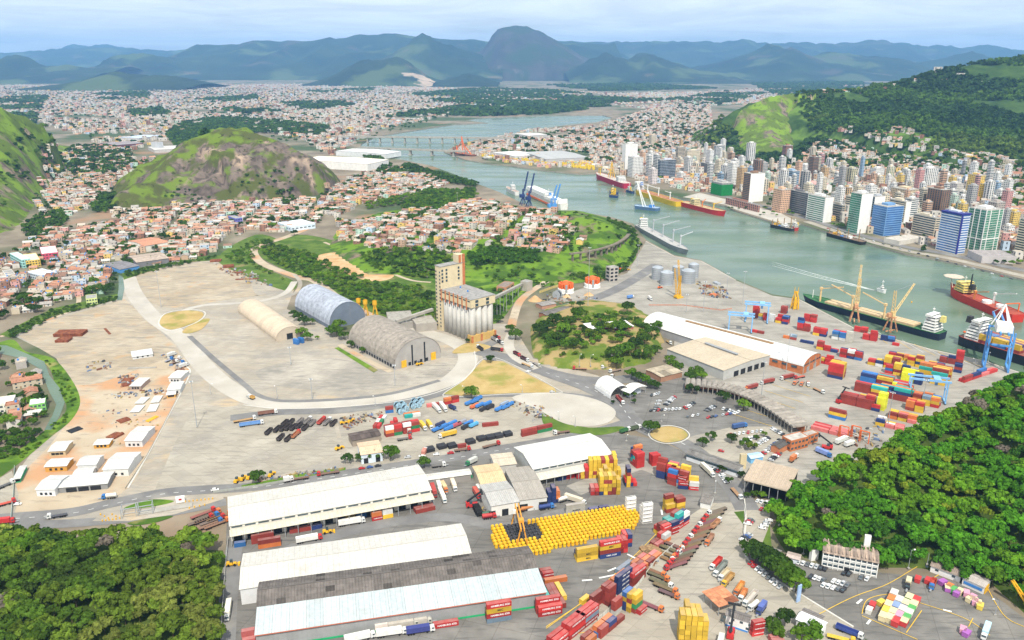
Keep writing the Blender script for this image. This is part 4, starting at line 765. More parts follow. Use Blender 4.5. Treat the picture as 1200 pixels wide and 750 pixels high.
t,L,Wd=shed('guard_house','long white guard house with brown roof below the forest edge',[(1097,655.5),(1131,668),(1125,675),(1090,662)],4,1.2,6,(0.30,0.24,0.20),(0.74,0.73,0.71),cat='guard house',roofm=M['oldroof'])
openings(t,[-9,-4,4,9],-Wd/2-.06,1.6,1.2,'window',M['glass'],z=1.8)
t,L,Wd=shed('guard_house','white guard house with blue stripe and yellow end wall',[(1136,669),(1161,680),(1154,688),(1129,677)],4.5,1.2,5,(0.42,0.38,0.35),(0.76,0.75,0.74),cat='guard house')
part('blue_stripe',MB().box((0,-Wd/2-.1,2.2),(L*.86,.14,1.5)).mesh('blue_stripe',M['blue']),t);part('end_screen',MB().box((L/2+.3,-1,2),(.3,Wd*.6,4)).mesh('end_screen',M['yellow']),t)
shed('guard_house','small grey roofed cabin among parked cars by the hedge',[(898,640),(914,645),(910,655),(893,649)],3.5,.8,3,(0.27,0.25,0.26),(0.7,0.7,0.7),cat='cabin')
shed('guard_house','small white and blue cabin beside the white tank',[(924,647),(939,650.5),(936,656),(922.5,652)],3.2,.5,3,(0.5,0.42,0.38),(0.68,0.72,0.8),cat='cabin')
shed('stores_shed','white roofed shed at the lower edge with a dark rear roof',[(941.7,717.5),(968,730),(963.5,738),(932,725)],5,1.0,5,(0.78,0.79,0.80),(0.7,0.7,0.7),cat='shed',doors=[('f',[2],3,3.4)])
shed('stores_shed','dark grey lean-to behind the white roofed shed',[(942,713),(965,722),(963,727),(941,717)],4.5,.4,4,(0.22,0.20,0.19),(0.4,0.38,0.36),cat='shed',roofm=M['oldroof'])
t,L,Wd=shed('weigh_house','white two storey weigh house with dark hipped roof by red containers',[(856,714),(881,722),(877,728),(849,719)],6.5,.7,4,(0.20,0.18,0.17),(0.78,0.77,0.76),cat='building',roofm=M['oldroof'])
openings(t,[-6,-2,2,6],-Wd/2-.06,1.5,1.2,'window',M['glass'],z=4);openings(t,[-7,-3,5],-Wd/2-.06,1.5,1.2,'window',M['glass'],z=1.6)
part('blue_band',MB().box((0,-Wd/2-.1,.5),(L,.14,1)).mesh('blue_band',M['blue']),t)
def rust_canopy():
 c,L,Wd,rz=rect([(846.5,686.5),(866,703),(843,712.5),(821.5,692.5)],6);t=thing('weigh_canopy','rusty orange flat canopy on thin posts over the weighbridge','canopy',c,rz)
 for i in range(6):
  for j in range(4):
   k=random.uniform(.8,1.15);col=(0.24*k,0.09*k,0.05*k)if(i>3 and j>1)else(0.55*k,0.23*k,0.12*k)
   part('roof_panel',MESH_RC if 'MESH_RC' in globals()else globals().setdefault('MESH_RC',MB().box((0,0,6),(L/6-.08,Wd/4-.08,.25)).mesh('roof_panel',M['oldroof'])),t,(-L/2+L*(i+.5)/6,-Wd/2+Wd*(j+.5)/4,random.uniform(0,.06)),col=col)
 me=MB().tube((0,0,0),(0,0,5.9),.25).mesh('post',M['steel'])
 for x in(-L/2+1,0,L/2-1):
  for y in(-Wd/2+1,Wd/2-1):part('post',me,t,(x,y,0))
rust_canopy()
def gate():
 c,L,Wd,rz=rect([(716,448),(741,463),(718,472),(696,456)],0);t=thing('gate_tunnel','white arched fabric tunnel over the truck gate','gate',c,rz)
 Ln,r=24,9.5;n=8;k=12;b=MB();w=Ln/n;o=arch_prof(2*r,.5,r,k,.2);q=arch_prof(2*r,.5,r,k,0)
 nn=len(o);vs=[(x,p[0],p[1])for x in(-w/2+.03,w/2-.03)for p in o]+[(x,p[0],p[1])for x in(-w/2+.03,w/2-.03)for p in q]
 b.add(vs,[(i,nn+i,nn+i+1,i+1)for i in range(nn-1)]+[(2*nn+i,2*nn+i+1,3*nn+i+1,3*nn+i)for i in range(nn-1)]+[(i,i+1,2*nn+i+1,2*nn+i)for i in range(nn-1)]+[(nn+i,3*nn+i,3*nn+i+1,nn+i+1)for i in range(nn-1)])
 me=b.mesh('fabric_bay',M['roofing'])
 for i in range(n):part('fabric_bay',me,t,(-Ln/2+w*(i+.5),0,0),col=(.66,.66,.65))
 c,L,Wd,rz=rect([(737,450),(748,446.5),(756,452),(728,460)],7);c,L,Wd,rz=rect([(730,454),(750,446),(756,452),(736,460)],7)
 t2=thing('gate_canopy','white wavy canopy roof beside the arched gate tunnel','canopy',c,rz);b=MB();m_=14;vs=[]
 for dz in(0,.3):
  for i in range(m_+1):
   x=-L/2+L*i/m_;z=6.2+1.6*math.sin(i/m_*4.2-.6)+dz;vs+=[(x,-Wd/2,z),(x,Wd/2,z)]
 e=2*(m_+1)
 b.add(vs,[(2*i,2*i+1,2*i+3,2*i+2)for i in range(m_)]+[(e+2*i,e+2*i+2,e+2*i+3,e+2*i+1)for i in range(m_)]+[(2*i,2*i+2,e+2*i+2,e+2*i)for i in range(m_)]+[(2*i+1,e+2*i+1,e+2*i+3,2*i+3)for i in range(m_)])
 part('roof',b.mesh('roof',M['white']),t2);me=MB().tube((0,0,0),(0,0,5.2),.2).mesh('post',M['steel'])
 for x in(-L/2+1,-L/6,L/6,L/2-1):
  for y in(-Wd/2+.6,Wd/2-.6):part('post',me,t2,(x,y,0))
 part('booth',MB().box((0,0,1.6),(L*.7,2.4,3.2)).mesh('booth',M['wall']),t2,col=(.55,.6,.66))
gate()
for lab,q,col,nn in(('white flat roofed pavilion among trees, left of the pair',[(686,378),(708,376),(716,381),(690,385)],(0.74,0.72,0.72),6),('white flat roofed pavilion among trees, right of the pair',[(712,376),(733,375),(742,380),(720,384)],(0.74,0.72,0.72),6)):
 c,L,Wd,rz=rect(q,15);t=thing('pavilion',lab,'pavilion',(c.x,c.y,9),rz);part('wall',MB().box((0,0,2),(L,Wd,5.6)).mesh('wall',M['wall']),t,col=(.35,.12,.1));panels(t,L,[(-Wd/2-.8,4.8,Wd/2+.8,5.2)],nn,col,M['roofing'],jitter=.08)
shed('workshop','dark grey roofed brick shed on the slope by the silos road',[(632,366),(662,359),(669,362),(640,370)],5,1,7,(0.17,0.155,0.145),(0.36,0.16,0.1),cat='workshop',roofm=M['oldroof'],jitter=.15)
shed('workshop','small grey roofed shed behind the sloped brick shed',[(630,355),(646,352),(650,356),(633,359)],4,.7,4,(0.3,0.28,0.26),(0.45,0.25,0.18),cat='workshop',roofm=M['oldroof'])
shed('workshop','ruined roofless brown shed near the gate car park',[(760,432),(785,427),(796,436),(772,443)],5,.6,6,(0.42,0.36,0.27),(0.36,0.2,0.13),cat='workshop',roofm=M['oldroof'],jitter=.2,dark=.4)
for lab,px,r,h,dm in(('galvanised grain bin with cone roof, front of the tank group',(781,333),8,15,3),('galvanised grain bin behind the cone roofed bin',(770,327),7,15,2.5),('galvanised grain bin, rightmost beside the yellow crane',(806,331),8.5,15,3),('galvanised grain bin at the water edge of the group',(794,326),7,15,2.5),('galvanised grain bin nearest the quay edge, tall and pale',(812,325),6.5,17,2.5)):
 tank(lab,px,r,h,M['galv'],'grain bin',dm,'grain_bin',6)
def carousel(label,px,r):
 p=P(*px);t=thing('cable_carousel',label,'cable carousel',p);part('drum',MB().lathe([(0,5),(r*.9,5),(r,4.6),(r,0.2),(r*1.06,0)],24).mesh('drum',M['white']),t);me=MB().lathe([(0,6),(r*.13,6),(r*.13,0)],7).mesh('guide_post',M['orange']);hr=MB().box((0,0,0),(r*.42,.9,3.4)).mesh('brace',M['orange'])
 for i in range(14):
  a=2*math.pi*i/14;part('guide_post',me,t,(r*.82*math.cos(a),r*.82*math.sin(a),5));part('brace',hr,t,(r*.6*math.cos(a),r*.6*math.sin(a),8.3),a)
 part('hub',MB().lathe([(0,14),(r*.35,13),(r*.5,10),(r*.5,4)],12).mesh('hub',M['orange']),t);part('tensioner',MB().box((0,-r*.95,6),(2.4,1.4,9)).mesh('tensioner',M['steel']),t)
carousel('orange and white cable carousel, front left of the pair',(663,342),9.5);carousel('orange and white cable carousel, behind right of the pair',(694,336),9.5)
def spool(label,px,r,w,rz,m,cat='reel',name='cable_reel'):
 p=P(*px);t=thing(name,label,cat,(p.x,p.y,0),rz);part('flange',MB().tube((0,-w/2-.3,r),(0,-w/2,r),r,18).tube((0,w/2,r),(0,w/2+.3,r),r,18).mesh('flange',m),t);part('winding',MB().tube((0,-w/2,r),(0,w/2,r),r*.72,16).mesh('winding',M['dark']),t);part('hub',MB().tube((0,-w/2-.6,r),(0,w/2+.6,r),r*.16,8).mesh('hub',M['steel']),t);return t
spool('pale grey cable reel standing in front of the carousels',(653,350),5,5,R(-30),M['galv'])
M['viaconc']=mat('stained_concrete',(0.20,0.17,0.13),var=.2,scale=.15,rough=.95)
def viaduct():
 px=[(668,300),(690,297),(708,293),(722,288),(732,282),(737,277)];q=smooth_line([P(x,y,20)for x,y in[(668,297),(690,294),(708,290),(722,285),(732,279),(737,274)]],False,5);t=thing('rail_viaduct','curved concrete rail viaduct on slim piers across the green slope','viaduct',(q[0].x,q[0].y,0));o=q[0];b=MB()
 for a,c in zip(q,q[1:]):
  m=(a+c)/2-o;b.box((m.x,m.y,19.4),((c-a).length+.4,5,1.6),math.atan2((c-a).y,(c-a).x))
 part('deck',b.mesh('deck',M['viaconc']),t)
 for i in range(1,len(q)-1,2):
  p=q[i];g=max(0,gz1(p.x,p.y))-1.5;part('pier',MB().box((p.x-o.x,p.y-o.y,(18.5+g)/2),(2.0,3.4,max(.5,18.6-g)),math.atan2((q[i+1]-p).y,(q[i+1]-p).x),top=.8).mesh('pier',M['viaconc']),t)
viaduct()
# vegetation
M['leaf']=mat('leaves',(1,1,1),objcol=True,var=0.30,scale=0.35,rough=0.75,spec=0.15)
M['leafm']=mat('leaves_massed',(1,1,1),attr='col',var=0.25,scale=0.2,rough=0.8,spec=0.1)
def translucent(m,f=0.4):
 nt=m.node_tree;n=nt.nodes;l=nt.links;b=n['Principled BSDF'];src=b.inputs['Base Color'].links[0].from_socket;out=[k for k in n if k.type=='OUTPUT_MATERIAL'][0]
 tr=n.new('ShaderNodeBsdfTranslucent');l.new(src,tr.inputs['Color']);mx=n.new('ShaderNodeMixShader');mx.inputs[0].default_value=f;l.new(b.outputs[0],mx.inputs[1]);l.new(tr.outputs[0],mx.inputs[2]);l.new(mx.outputs[0],out.inputs['Surface'])
translucent(M['leaf']);translucent(M['leafm'],.3)
M['bark']=mat('bark',(0.11,0.08,0.055),var=0.25,rough=0.95)
def crown_np(seed,n_cl=18,leaves=30,flat=0.62,leaf=0.10):
 """unit crown (radius about 1): leaf quads spread over clumps that fill an uneven dome; returns quads (n,4,3)"""
 g=np.random.default_rng(seed);out=[]
 for i in range(n_cl):
  a=g.uniform(0,2*np.pi);rr=math.sqrt(g.uniform(0,1))*0.78;z=(1-rr*rr)*flat*g.uniform(0.35,1.0);c=np.array([rr*math.cos(a),rr*math.sin(a),z]);r=g.uniform(.20,.36)
  d=g.normal(size=(leaves,3));d/=np.linalg.norm(d,axis=1,keepdims=True);d[:,2]=np.where(d[:,2]<-0.35,-d[:,2],d[:,2])
  ctr=c+d*r*g.uniform(.75,1.05,(leaves,1))*np.array([1,1,.8])
  nrm=d+g.normal(size=(leaves,3))*.35;nrm/=np.linalg.norm(nrm,axis=1,keepdims=True)
  t=np.cross(nrm,g.normal(size=(leaves,3)));t/=np.linalg.norm(t,axis=1,keepdims=True);b=np.cross(nrm,t);s=(leaf*g.uniform(.7,1.35,(leaves,1)))
  out.append(np.stack([ctr-t*s-b*s,ctr+t*s-b*s*.8,ctr+t*s+b*s,ctr-t*s*.8+b*s],1))
 return np.concatenate(out)
def quads_mesh(name,Q,m):
 me=bpy.data.meshes.new(name);me.from_pydata(Q.reshape(-1,3).tolist(),[],np.arange(len(Q)*4).reshape(-1,4).tolist());me.materials.append(m);return me
NEAR=[crown_np(100+i,22,42,leaf=.075)for i in range(6)]
MIDC=[crown_np(200+i,15,28,leaf=.105)for i in range(6)]
FARC=[crown_np(300+i,7,7,leaf=.26)for i in range(6)]
CROWN=[quads_mesh('crown',q,M['leaf'])for q in NEAR]
def trunk_mesh(h,r=.06):
 b=MB();b.tube((0,0,0),(0.03,.02,h*.55),r,6,0,r*.7)
 for a in(0.3,2.2,4.4):b.tube((0.03,.02,h*.5),(.38*math.cos(a),.38*math.sin(a),h*1.0),r*.6,5,0,r*.2)
 return b.mesh('trunk',M['bark'])
TRUNK=[trunk_mesh(.95),trunk_mesh(.8)]
GREENS=[(0.07,0.14,0.014),(0.10,0.18,0.016),(0.040,0.085,0.010),(0.060,0.115,0.012),(0.085,0.145,0.016),(0.115,0.165,0.020),(0.030,0.066,0.012),(0.105,0.125,0.022)]
def tint(g=None,k=None):
 c=g if g is not None else random.choice(GREENS);k=k or random.uniform(.8,1.25);return[x*k for x in c]
def tree(label,p,r,h=None,col=None,group=None,name='tree',cat='tree'):
 """trunk and crown, crown radius r, total height h"""
 h=h or r*1.7;i=random.randrange(6);t=link(name,None,None,p,random.uniform(0,6.28));reg(t,label,cat,group)
 cr=part('crown',CROWN[i],t,(0,0,h-r*.95),None,col or tint());cr.scale=(r,r,r*random.uniform(.9,1.15))
 tr=part('trunk',TRUNK[i%2],t,(0,0,-.3));tr.scale=(r*.8,r*.8,(h-r*.5));return t
def massed(name,pts,lod,label=None,cat=None,cols=None,zs=1.0):
 """many crowns too many to count: one object; pts = (x,y,z,r,h)"""
 Q=[];C=[]
 for(x,y,z,r,h),c in zip(pts,cols):
  q=lod[random.randrange(len(lod))];a=random.uniform(0,6.28);ca,sa=math.cos(a),math.sin(a);rot=np.array([[ca,-sa,0],[sa,ca,0],[0,0,zs]])
  Q.append((q@rot.T)*r+np.array([x,y,z+h-r*.95]));C.append(np.asarray(c)[None,:]*rng.uniform(.75,1.3,(len(q),1)))
 Q=np.concatenate(Q);C=np.concatenate(C);V=Q.reshape(-1,3);Fq=np.arange(len(V)).reshape(-1,4)
 return tag(np_mesh(name,V,Fq,M['leafm'],C,'stuff'),label,cat)
def jgrid(x0,x1,y0,y1,s,jit=.45):
 X,Y=np.meshgrid(np.arange(x0,x1,s),np.arange(y0,y1,s*.87));X=X+(np.arange(X.shape[0])%2)[:,None]*s/2
 X=X+rng.uniform(-jit,jit,X.shape)*s;Y=Y+rng.uniform(-jit,jit,Y.shape)*s;return X.ravel(),Y.ravel()
def proj(x,y,z):
 dep=y*CT-(z-H)*ST;up=y*ST+(z-H)*CT;return 600+F*x/dep,375-F*up/dep,dep
def nz2(x,y,k,s=0):return np.sin(x*k+s+1.3*np.sin(y*k*.7+s))*np.cos(y*k*1.1-s+.8*np.sin(x*k*.9))
def forest():
 P_=[]
 for hl,s in((fore_hill,8.2),(left_wood_rise,7.8)):
  X,Y=jgrid(*hl.bb,s);keep=inpoly(hl.foot,X,Y);X,Y=X[keep],Y[keep];Z=hl.h(X,Y);px,py,dep=proj(X,Y,Z+6)
  k=(px>-60)&(px<1260)&(py<800);P_+=[(x,y,z,d,hl is fore_hill)for x,y,z,d in zip(X[k],Y[k],Z[k],dep[k])]
 P_.sort(key=lambda q:q[3]);rest=[];cols=[]
 for i,(x,y,z,d,right)in enumerate(P_):
  r=random.choice((random.uniform(3.4,5),random.uniform(4.6,6.6),random.uniform(5.5,8.4)));h=r*1.25+random.uniform(1.0,5.5);u=float(nz2(x,y,.03,2.0))+random.uniform(-.7,.7)
  if right:c=(0.22,0.25,0.018)if u>.9 else(0.14,0.26,0.014)if u>.1 else(0.085,0.22,0.012)if u>-.8 else(0.055,0.14,0.012)
  else:c=(0.22,0.25,0.045)if u>.75 else(0.15,0.22,0.022)if u>-.2 else(0.095,0.17,0.016)if u>-1.0 else(0.06,0.10,0.014)
  c=[c[0]*(.86 if right else .96),c[1],c[2]];k=random.uniform(.75,1.25);c=[v*k for v in c]if random.random()>.018 else[.20,.17,.13]
  if i<190:tree('%s %s tree in the %s'%('broad' if r>5.6 else 'small','dark green' if c[1]<.13 else 'yellowish green' if c[0]>.75*c[1]else 'mid green','dense forest on the right hill' if right else 'dense forest at the lower left'),(x,y,z),r,h,c,'trees of the right forest' if right else 'trees of the lower left forest','forest_tree')
  else:rest.append((x,y,z,r,h));cols.append(c)
 massed('forest',rest,MIDC+NEAR[:2],cols=cols);print('forest',len(P_))
forest()
def wood(name,pxpoly,s,rr,lod,cols=GREENS,hk=1.5,dens=1.0,world=None,patch=None):
 W_=[PH(*p)for p in pxpoly]if world is None else world;poly=[(p.x,p.y)for p in W_];xs=[p[0]for p in poly];ys=[p[1]for p in poly]
 X,Y=jgrid(min(xs),max(xs),min(ys),max(ys),s);k=inpoly(poly,X,Y)&(rng.uniform(0,1,X.shape)<dens)
 if patch is not None:k&=nz2(X,Y,patch[0],patch[2]if len(patch)>2 else 0)>patch[1]
 X,Y=X[k],Y[k]
 if len(X)==0:return
 Z=gz(X,Y);R_=rng.uniform(rr[0],rr[1],len(X));pts=list(zip(X,Y,Z,R_,R_*hk));massed(name,pts,lod,cols=[tint(random.choice(cols))for _ in pts])
DG=[(0.040,0.085,0.013),(0.055,0.115,0.013),(0.075,0.145,0.015)]
BR=[(0.085,0.18,0.012),(0.12,0.22,0.016),(0.14,0.22,0.02),(0.06,0.12,0.012)]
wood('scrub_bushes',[(305,298),(318,288),(360,296),(400,316),(440,332),(500,338),(510,374),(450,370),(400,346),(345,320)],7,(2.5,5),MIDC,BR,dens=.7)
wood('scrub_bushes',[(262,302),(300,280),(325,285),(296,298),(300,312),(340,331)],6,(1.8,3.6),MIDC,BR,dens=.6)
wood('scrub_bushes',[(420,300),(455,295),(520,297),(545,318),(530,330),(490,326),(440,316)],8,(3,6),MIDC,DG+BR,dens=.9)
wood('planted_grove',[(550,300),(575,290),(630,294),(633,308),(590,312),(552,312)],7,(3.5,5),MIDC,[(0.06,0.14,0.012),(0.05,0.12,0.012)],dens=1)
wood('scrub_bushes',[(470,240),(500,228),(555,222),(560,232),(520,246),(480,258)],9,(4,7),MIDC,BR+DG,dens=.9)
wood('railside_bushes',[(520,206),(560,216),(556,220),(510,212),(470,196),(475,192)],9,(4,7),FARC,DG,dens=1)
wood('railside_bushes',[(425,240),(500,224),(530,222),(500,236),(430,246)],9,(3,6),MIDC,BR,dens=.8)
wood('canal_bank_bushes',[(14,398),(70,371),(140,352),(138,347),(60,365),(10,388)],5,(1.5,3),MIDC,DG,dens=.7)
wood('canal_bank_bushes',[(50,418),(80,445),(90,470),(80,492),(60,512),(20,545),(15,540),(55,506),(78,480),(68,450)],4,(1,1.9),MIDC,BR,dens=.5)
wood('canal_bank_bushes',[(150,326),(250,303),(255,300),(145,319)],5,(1.6,3),MIDC,DG,dens=.8)
wood('canal_bank_bushes',[(0,500),(45,505),(55,495),(52,462),(40,452),(30,480),(0,490)],7,(2.5,4.5),MIDC,DG,dens=.65)
wood('canal_bank_bushes',[(0,505),(50,508),(20,535),(-20,545)],6,(2.5,4.5),MIDC,DG,dens=1)
wood('mound_bushes',[(636,398),(650,376),(680,370),(740,372),(765,388),(755,402),(720,404),(690,405),(650,408)],6.5,(2.5,5.5),MIDC,DG+BR,dens=.5)
wood('mound_bushes',[(640,412),(700,420),(760,405),(775,384),(770,400),(755,424),(720,428),(640,420)],5,(1.5,3),MIDC,BR,dens=.5)
wood('shore_bushes',[(690,330),(730,310),(752,286),(745,300),(735,318),(705,332)],6,(2,4),MIDC,DG,dens=.8)
wood('shore_bushes',[(712,256),(742,270),(750,284),(740,292),(735,275),(715,262)],7,(2,4),MIDC,DG,dens=.7)
wood('slope_bushes',[(640,262),(665,270),(690,290),(665,298),(650,290)],8,(2,4),MIDC,DG,dens=.4)
wood('hill_bushes',[(20,150),(60,155),(90,165),(60,190),(50,215),(20,225),(5,200)],14,(4,8),FARC,DG,dens=.7,patch=(.02,-.1))
wood('hill_bushes',[(30,262),(60,248),(85,250),(70,272),(30,290)],11,(4,7),FARC,DG,dens=.9)
wood('hill_bushes',[(105,245),(120,228),(135,225),(135,245),(120,252)],11,(4,8),FARC,DG,dens=.9)
wood('hill_bushes',[(150,236),(230,236),(300,232),(370,222),(385,214),(360,200),(300,190),(230,200),(180,215)],13,(2,4.5),FARC,DG,dens=.55,patch=(.025,.25))
wood('hill_bushes',[(-10,260),(30,235),(70,200),(95,170),(60,155),(20,150),(-20,170)],15,(2.5,6),FARC,DG,dens=.6,patch=(.022,.15,2))
wood('hill_bushes',[(325,228),(345,226),(345,240),(330,242)],10,(4,7),FARC,DG,dens=1)
wood('distant_grove',[(195,158),(215,145),(260,138),(330,143),(385,150),(380,160),(300,156),(240,160)],16,(7,12),FARC,DG,dens=.9)
wood('riverside_trees',[(425,183),(445,186),(460,196),(440,198)],10,(5,8),FARC,DG,dens=1)
def massif_trees():
 X,Y=jgrid(*massif.bb,17);k=inpoly(massif.foot,X,Y);X,Y=X[k],Y[k];Z=gz(X,Y);px,py,dep=proj(X,Y,Z)
 fav=[(925,200),(950,172),(985,152),(1010,158),(1050,148),(1085,158),(1100,175),(1160,180),(1210,190),(1210,225),(925,205)]
 k=(px<1250)&(Y<3250)&~inpoly(grass_spur.foot,X,Y)&~((inpoly(fav,px,py))&(rng.uniform(0,1,X.shape)<.75))&(nz2(X,Y,.008,3)<.72)
 X,Y,Z=X[k],Y[k],Z[k];R_=rng.uniform(7,13,len(X));u=nz2(X,Y,.006,1)
 massed('hillside_forest',list(zip(X,Y,Z,R_,R_*1.25)),[crown_np(400+i,5,5,leaf=.34)for i in range(5)],cols=[tint(DG[0]if a<-.3 else DG[2]if a<.4 else(0.11,0.17,0.02))for a in u]);print('massif',len(X))
massif_trees()
wood('spur_trees',[(930,112),(950,108),(990,110),(985,150),(960,165),(945,140)],17,(6,10),FARC,DG,dens=.9)
wood('spur_trees',[(820,165),(850,150),(870,160),(860,180),(830,175)],15,(5,9),FARC,DG,dens=.7)
wood('park_wood',[(1168,240),(1180,215),(1230,205),(1240,250),(1190,244)],9,(5,8),MIDC,BR,dens=1)
wood('slope_bushes',[(520,316),(560,312),(640,312),(690,322),(690,330),(620,340),(590,370),(560,372),(520,340)],9,(1.5,4),MIDC,DG+BR,dens=.4,patch=(.03,.1))
wood('slope_bushes',[(400,258),(560,240),(690,255),(735,270),(735,292),(690,300),(560,296),(440,300)],13,(2,5),MIDC,DG+BR,dens=.3)
for q in([(455,137),(540,125),(600,122),(690,128),(640,134),(560,137)],[(500,118),(640,112),(780,118),(700,126),(560,124)],[(0,116),(60,112),(50,122),(0,128)],[(640,100),(760,98),(840,104),(700,107)],[(880,98),(1010,96),(1040,104),(900,108)],[(150,132),(190,128),(200,134),(160,138)],[(470,112),(560,104),(640,106),(700,112),(560,116)],[(780,118),(850,108),(900,110),(840,124)],[(330,122),(390,118),(420,124),(360,130)],[(100,112),(170,108),(180,114),(120,118)],[(360,108),(440,104),(430,110)],[(230,118),(300,112),(300,117),(240,122)],[(250,126),(290,124),(330,132),(280,134)]):
 wood('distant_grove',q,34,(13,26),FARC,DG+BR[3:],dens=.8,hk=1.0,patch=(.0045,-.45,q[0][0]))
for q in([(755,205),(775,203),(782,212),(765,214)],):wood('quay_trees',q,9,(4,6),FARC,BR)
# individual trees by the roads and yards
TREES=[('on the roundabout',[(763,507,6.5)]),('lone palm-like tree on the dry grass',[(575,425,4.5)]),('on the truck yard verge by the curve',[(552,467,7)]),('beside the tan workshop',[(438,540,5),(458,538,6.5),(423,541,4),(407,543,4.5)]),('by the road behind the white warehouse',[(497,548,5),(303,566,5.5)]),('around the gate canopy',[(735,466,3.5),(743,465,2.5),(743,473,2.5),(718,474,2)]),('along the vaulted shed',[(811,462,6),(847,471,6),(871,481,6),(808,448,6),(815,443,7),(822,446,6)]),('in the office car parks',[(823,524,4.5),(833,516,4.5),(857,519,4.5),(873,526,5),(880,528,4.5),(846,554,3.5),(854,567,3),(886,516,2.5),(895,512,2.5),(868,560,3),(875,584,2.5),(884,583,3),(893,584,3),(899,597,3)]),('in the hedge row shading parked cars',[(877,652,6),(885,657,7),(893,662,7.5),(901,668,8),(909,674,8),(917,680,8),(925,686,7.5),(932,694,7)]),('by the cabins at the access road',[(882,641,3),(890,645,3.2)]),('beside the white roofed stores',[(905,742,5),(920,732,5),(949,750,6.5),(938,753,5),(912,748,4)]),('on the wooded mound',[(632,395,9),(640,388,8),(650,382,8),(660,394,8),(654,402,7),(668,384,8),(676,374,8),(690,395,5),(699,398,5),(705,388,6),(713,389,6),(725,392,8),(735,390,5),(645,408,6),(663,410,6),(672,409,6),(684,410,5),(752,398,5)]),('on the steep bank right of the mound',[(718,424,8),(726,420,8),(735,416,8),(745,410,8),(755,404,8),(763,396,8),(770,388,7),(722,432,7),(750,424,7),(760,420,7),(768,415,6)]),('between the gate and the car park',[(740,443,6),(748,447,6),(756,450,5),(762,455,5),(770,456,4),(788,432,6),(795,436,6),(785,425,5)]),('beside the blue grey arched store',[(344,372,5),(350,376,6),(357,381,6.5),(364,381,5),(395,395,8),(403,398,6),(398,388,8),(388,392,6),(372,398,2.5),(353,395,7),(360,400,6),(412,408,5),(425,414,4)]),('by the carousels and quay road',[(735,366,8),(672,328,6),(680,326,6),(686,328,5),(700,322,6),(708,320,5),(693,331,5),(604,325,6),(680,362,5),(670,360,4)]),('around the grain silo',[(582,368,7),(584,378,6),(604,398,7),(598,390,6),(505,352,8),(570,310,8),(560,316,7),(548,402,2.5)]),('at the canal edge of the houses',[(38,445,5),(46,450,4),(34,475,5),(28,468,5),(12,500,7),(26,490,4),(116,342,7),(124,345,7),(130,340,6),(110,335,7),(121,322,6),(38,360,8),(28,355,7),(45,366,6)]),('tall on the edge of the lower left forest',[(12,640,8),(30,650,8),(52,642,8),(62,652,8),(78,656,6),(170,645,8),(158,640,6),(186,650,7)]),('by the rail curve',[(313,290,8),(320,268,8),(318,262,9),(361,324,7),(345,276,6)]),]
for where,lst in TREES:
 for(x,y,r)in lst:
  p=PH(x,y)
  if where.startswith('tall'):lab='tall dark tree '+where[5:]
  elif where.startswith('lone'):lab=where
  else:lab=('small round ' if r<3.4 else 'leafy green ' if r<6.2 else 'broad dark green ')+'tree '+where
  col=(0.13,0.19,0.015)if(x,y)in((690,395),(699,398),(752,398),(880,528),(713,389))else tint(random.choice(DG+BR[:2]))
  tree(lab,(p.x,p.y,p.z-.2),r,r*1.55+1,col,'trees '+where if not where.startswith(('lone','tall'))else None)
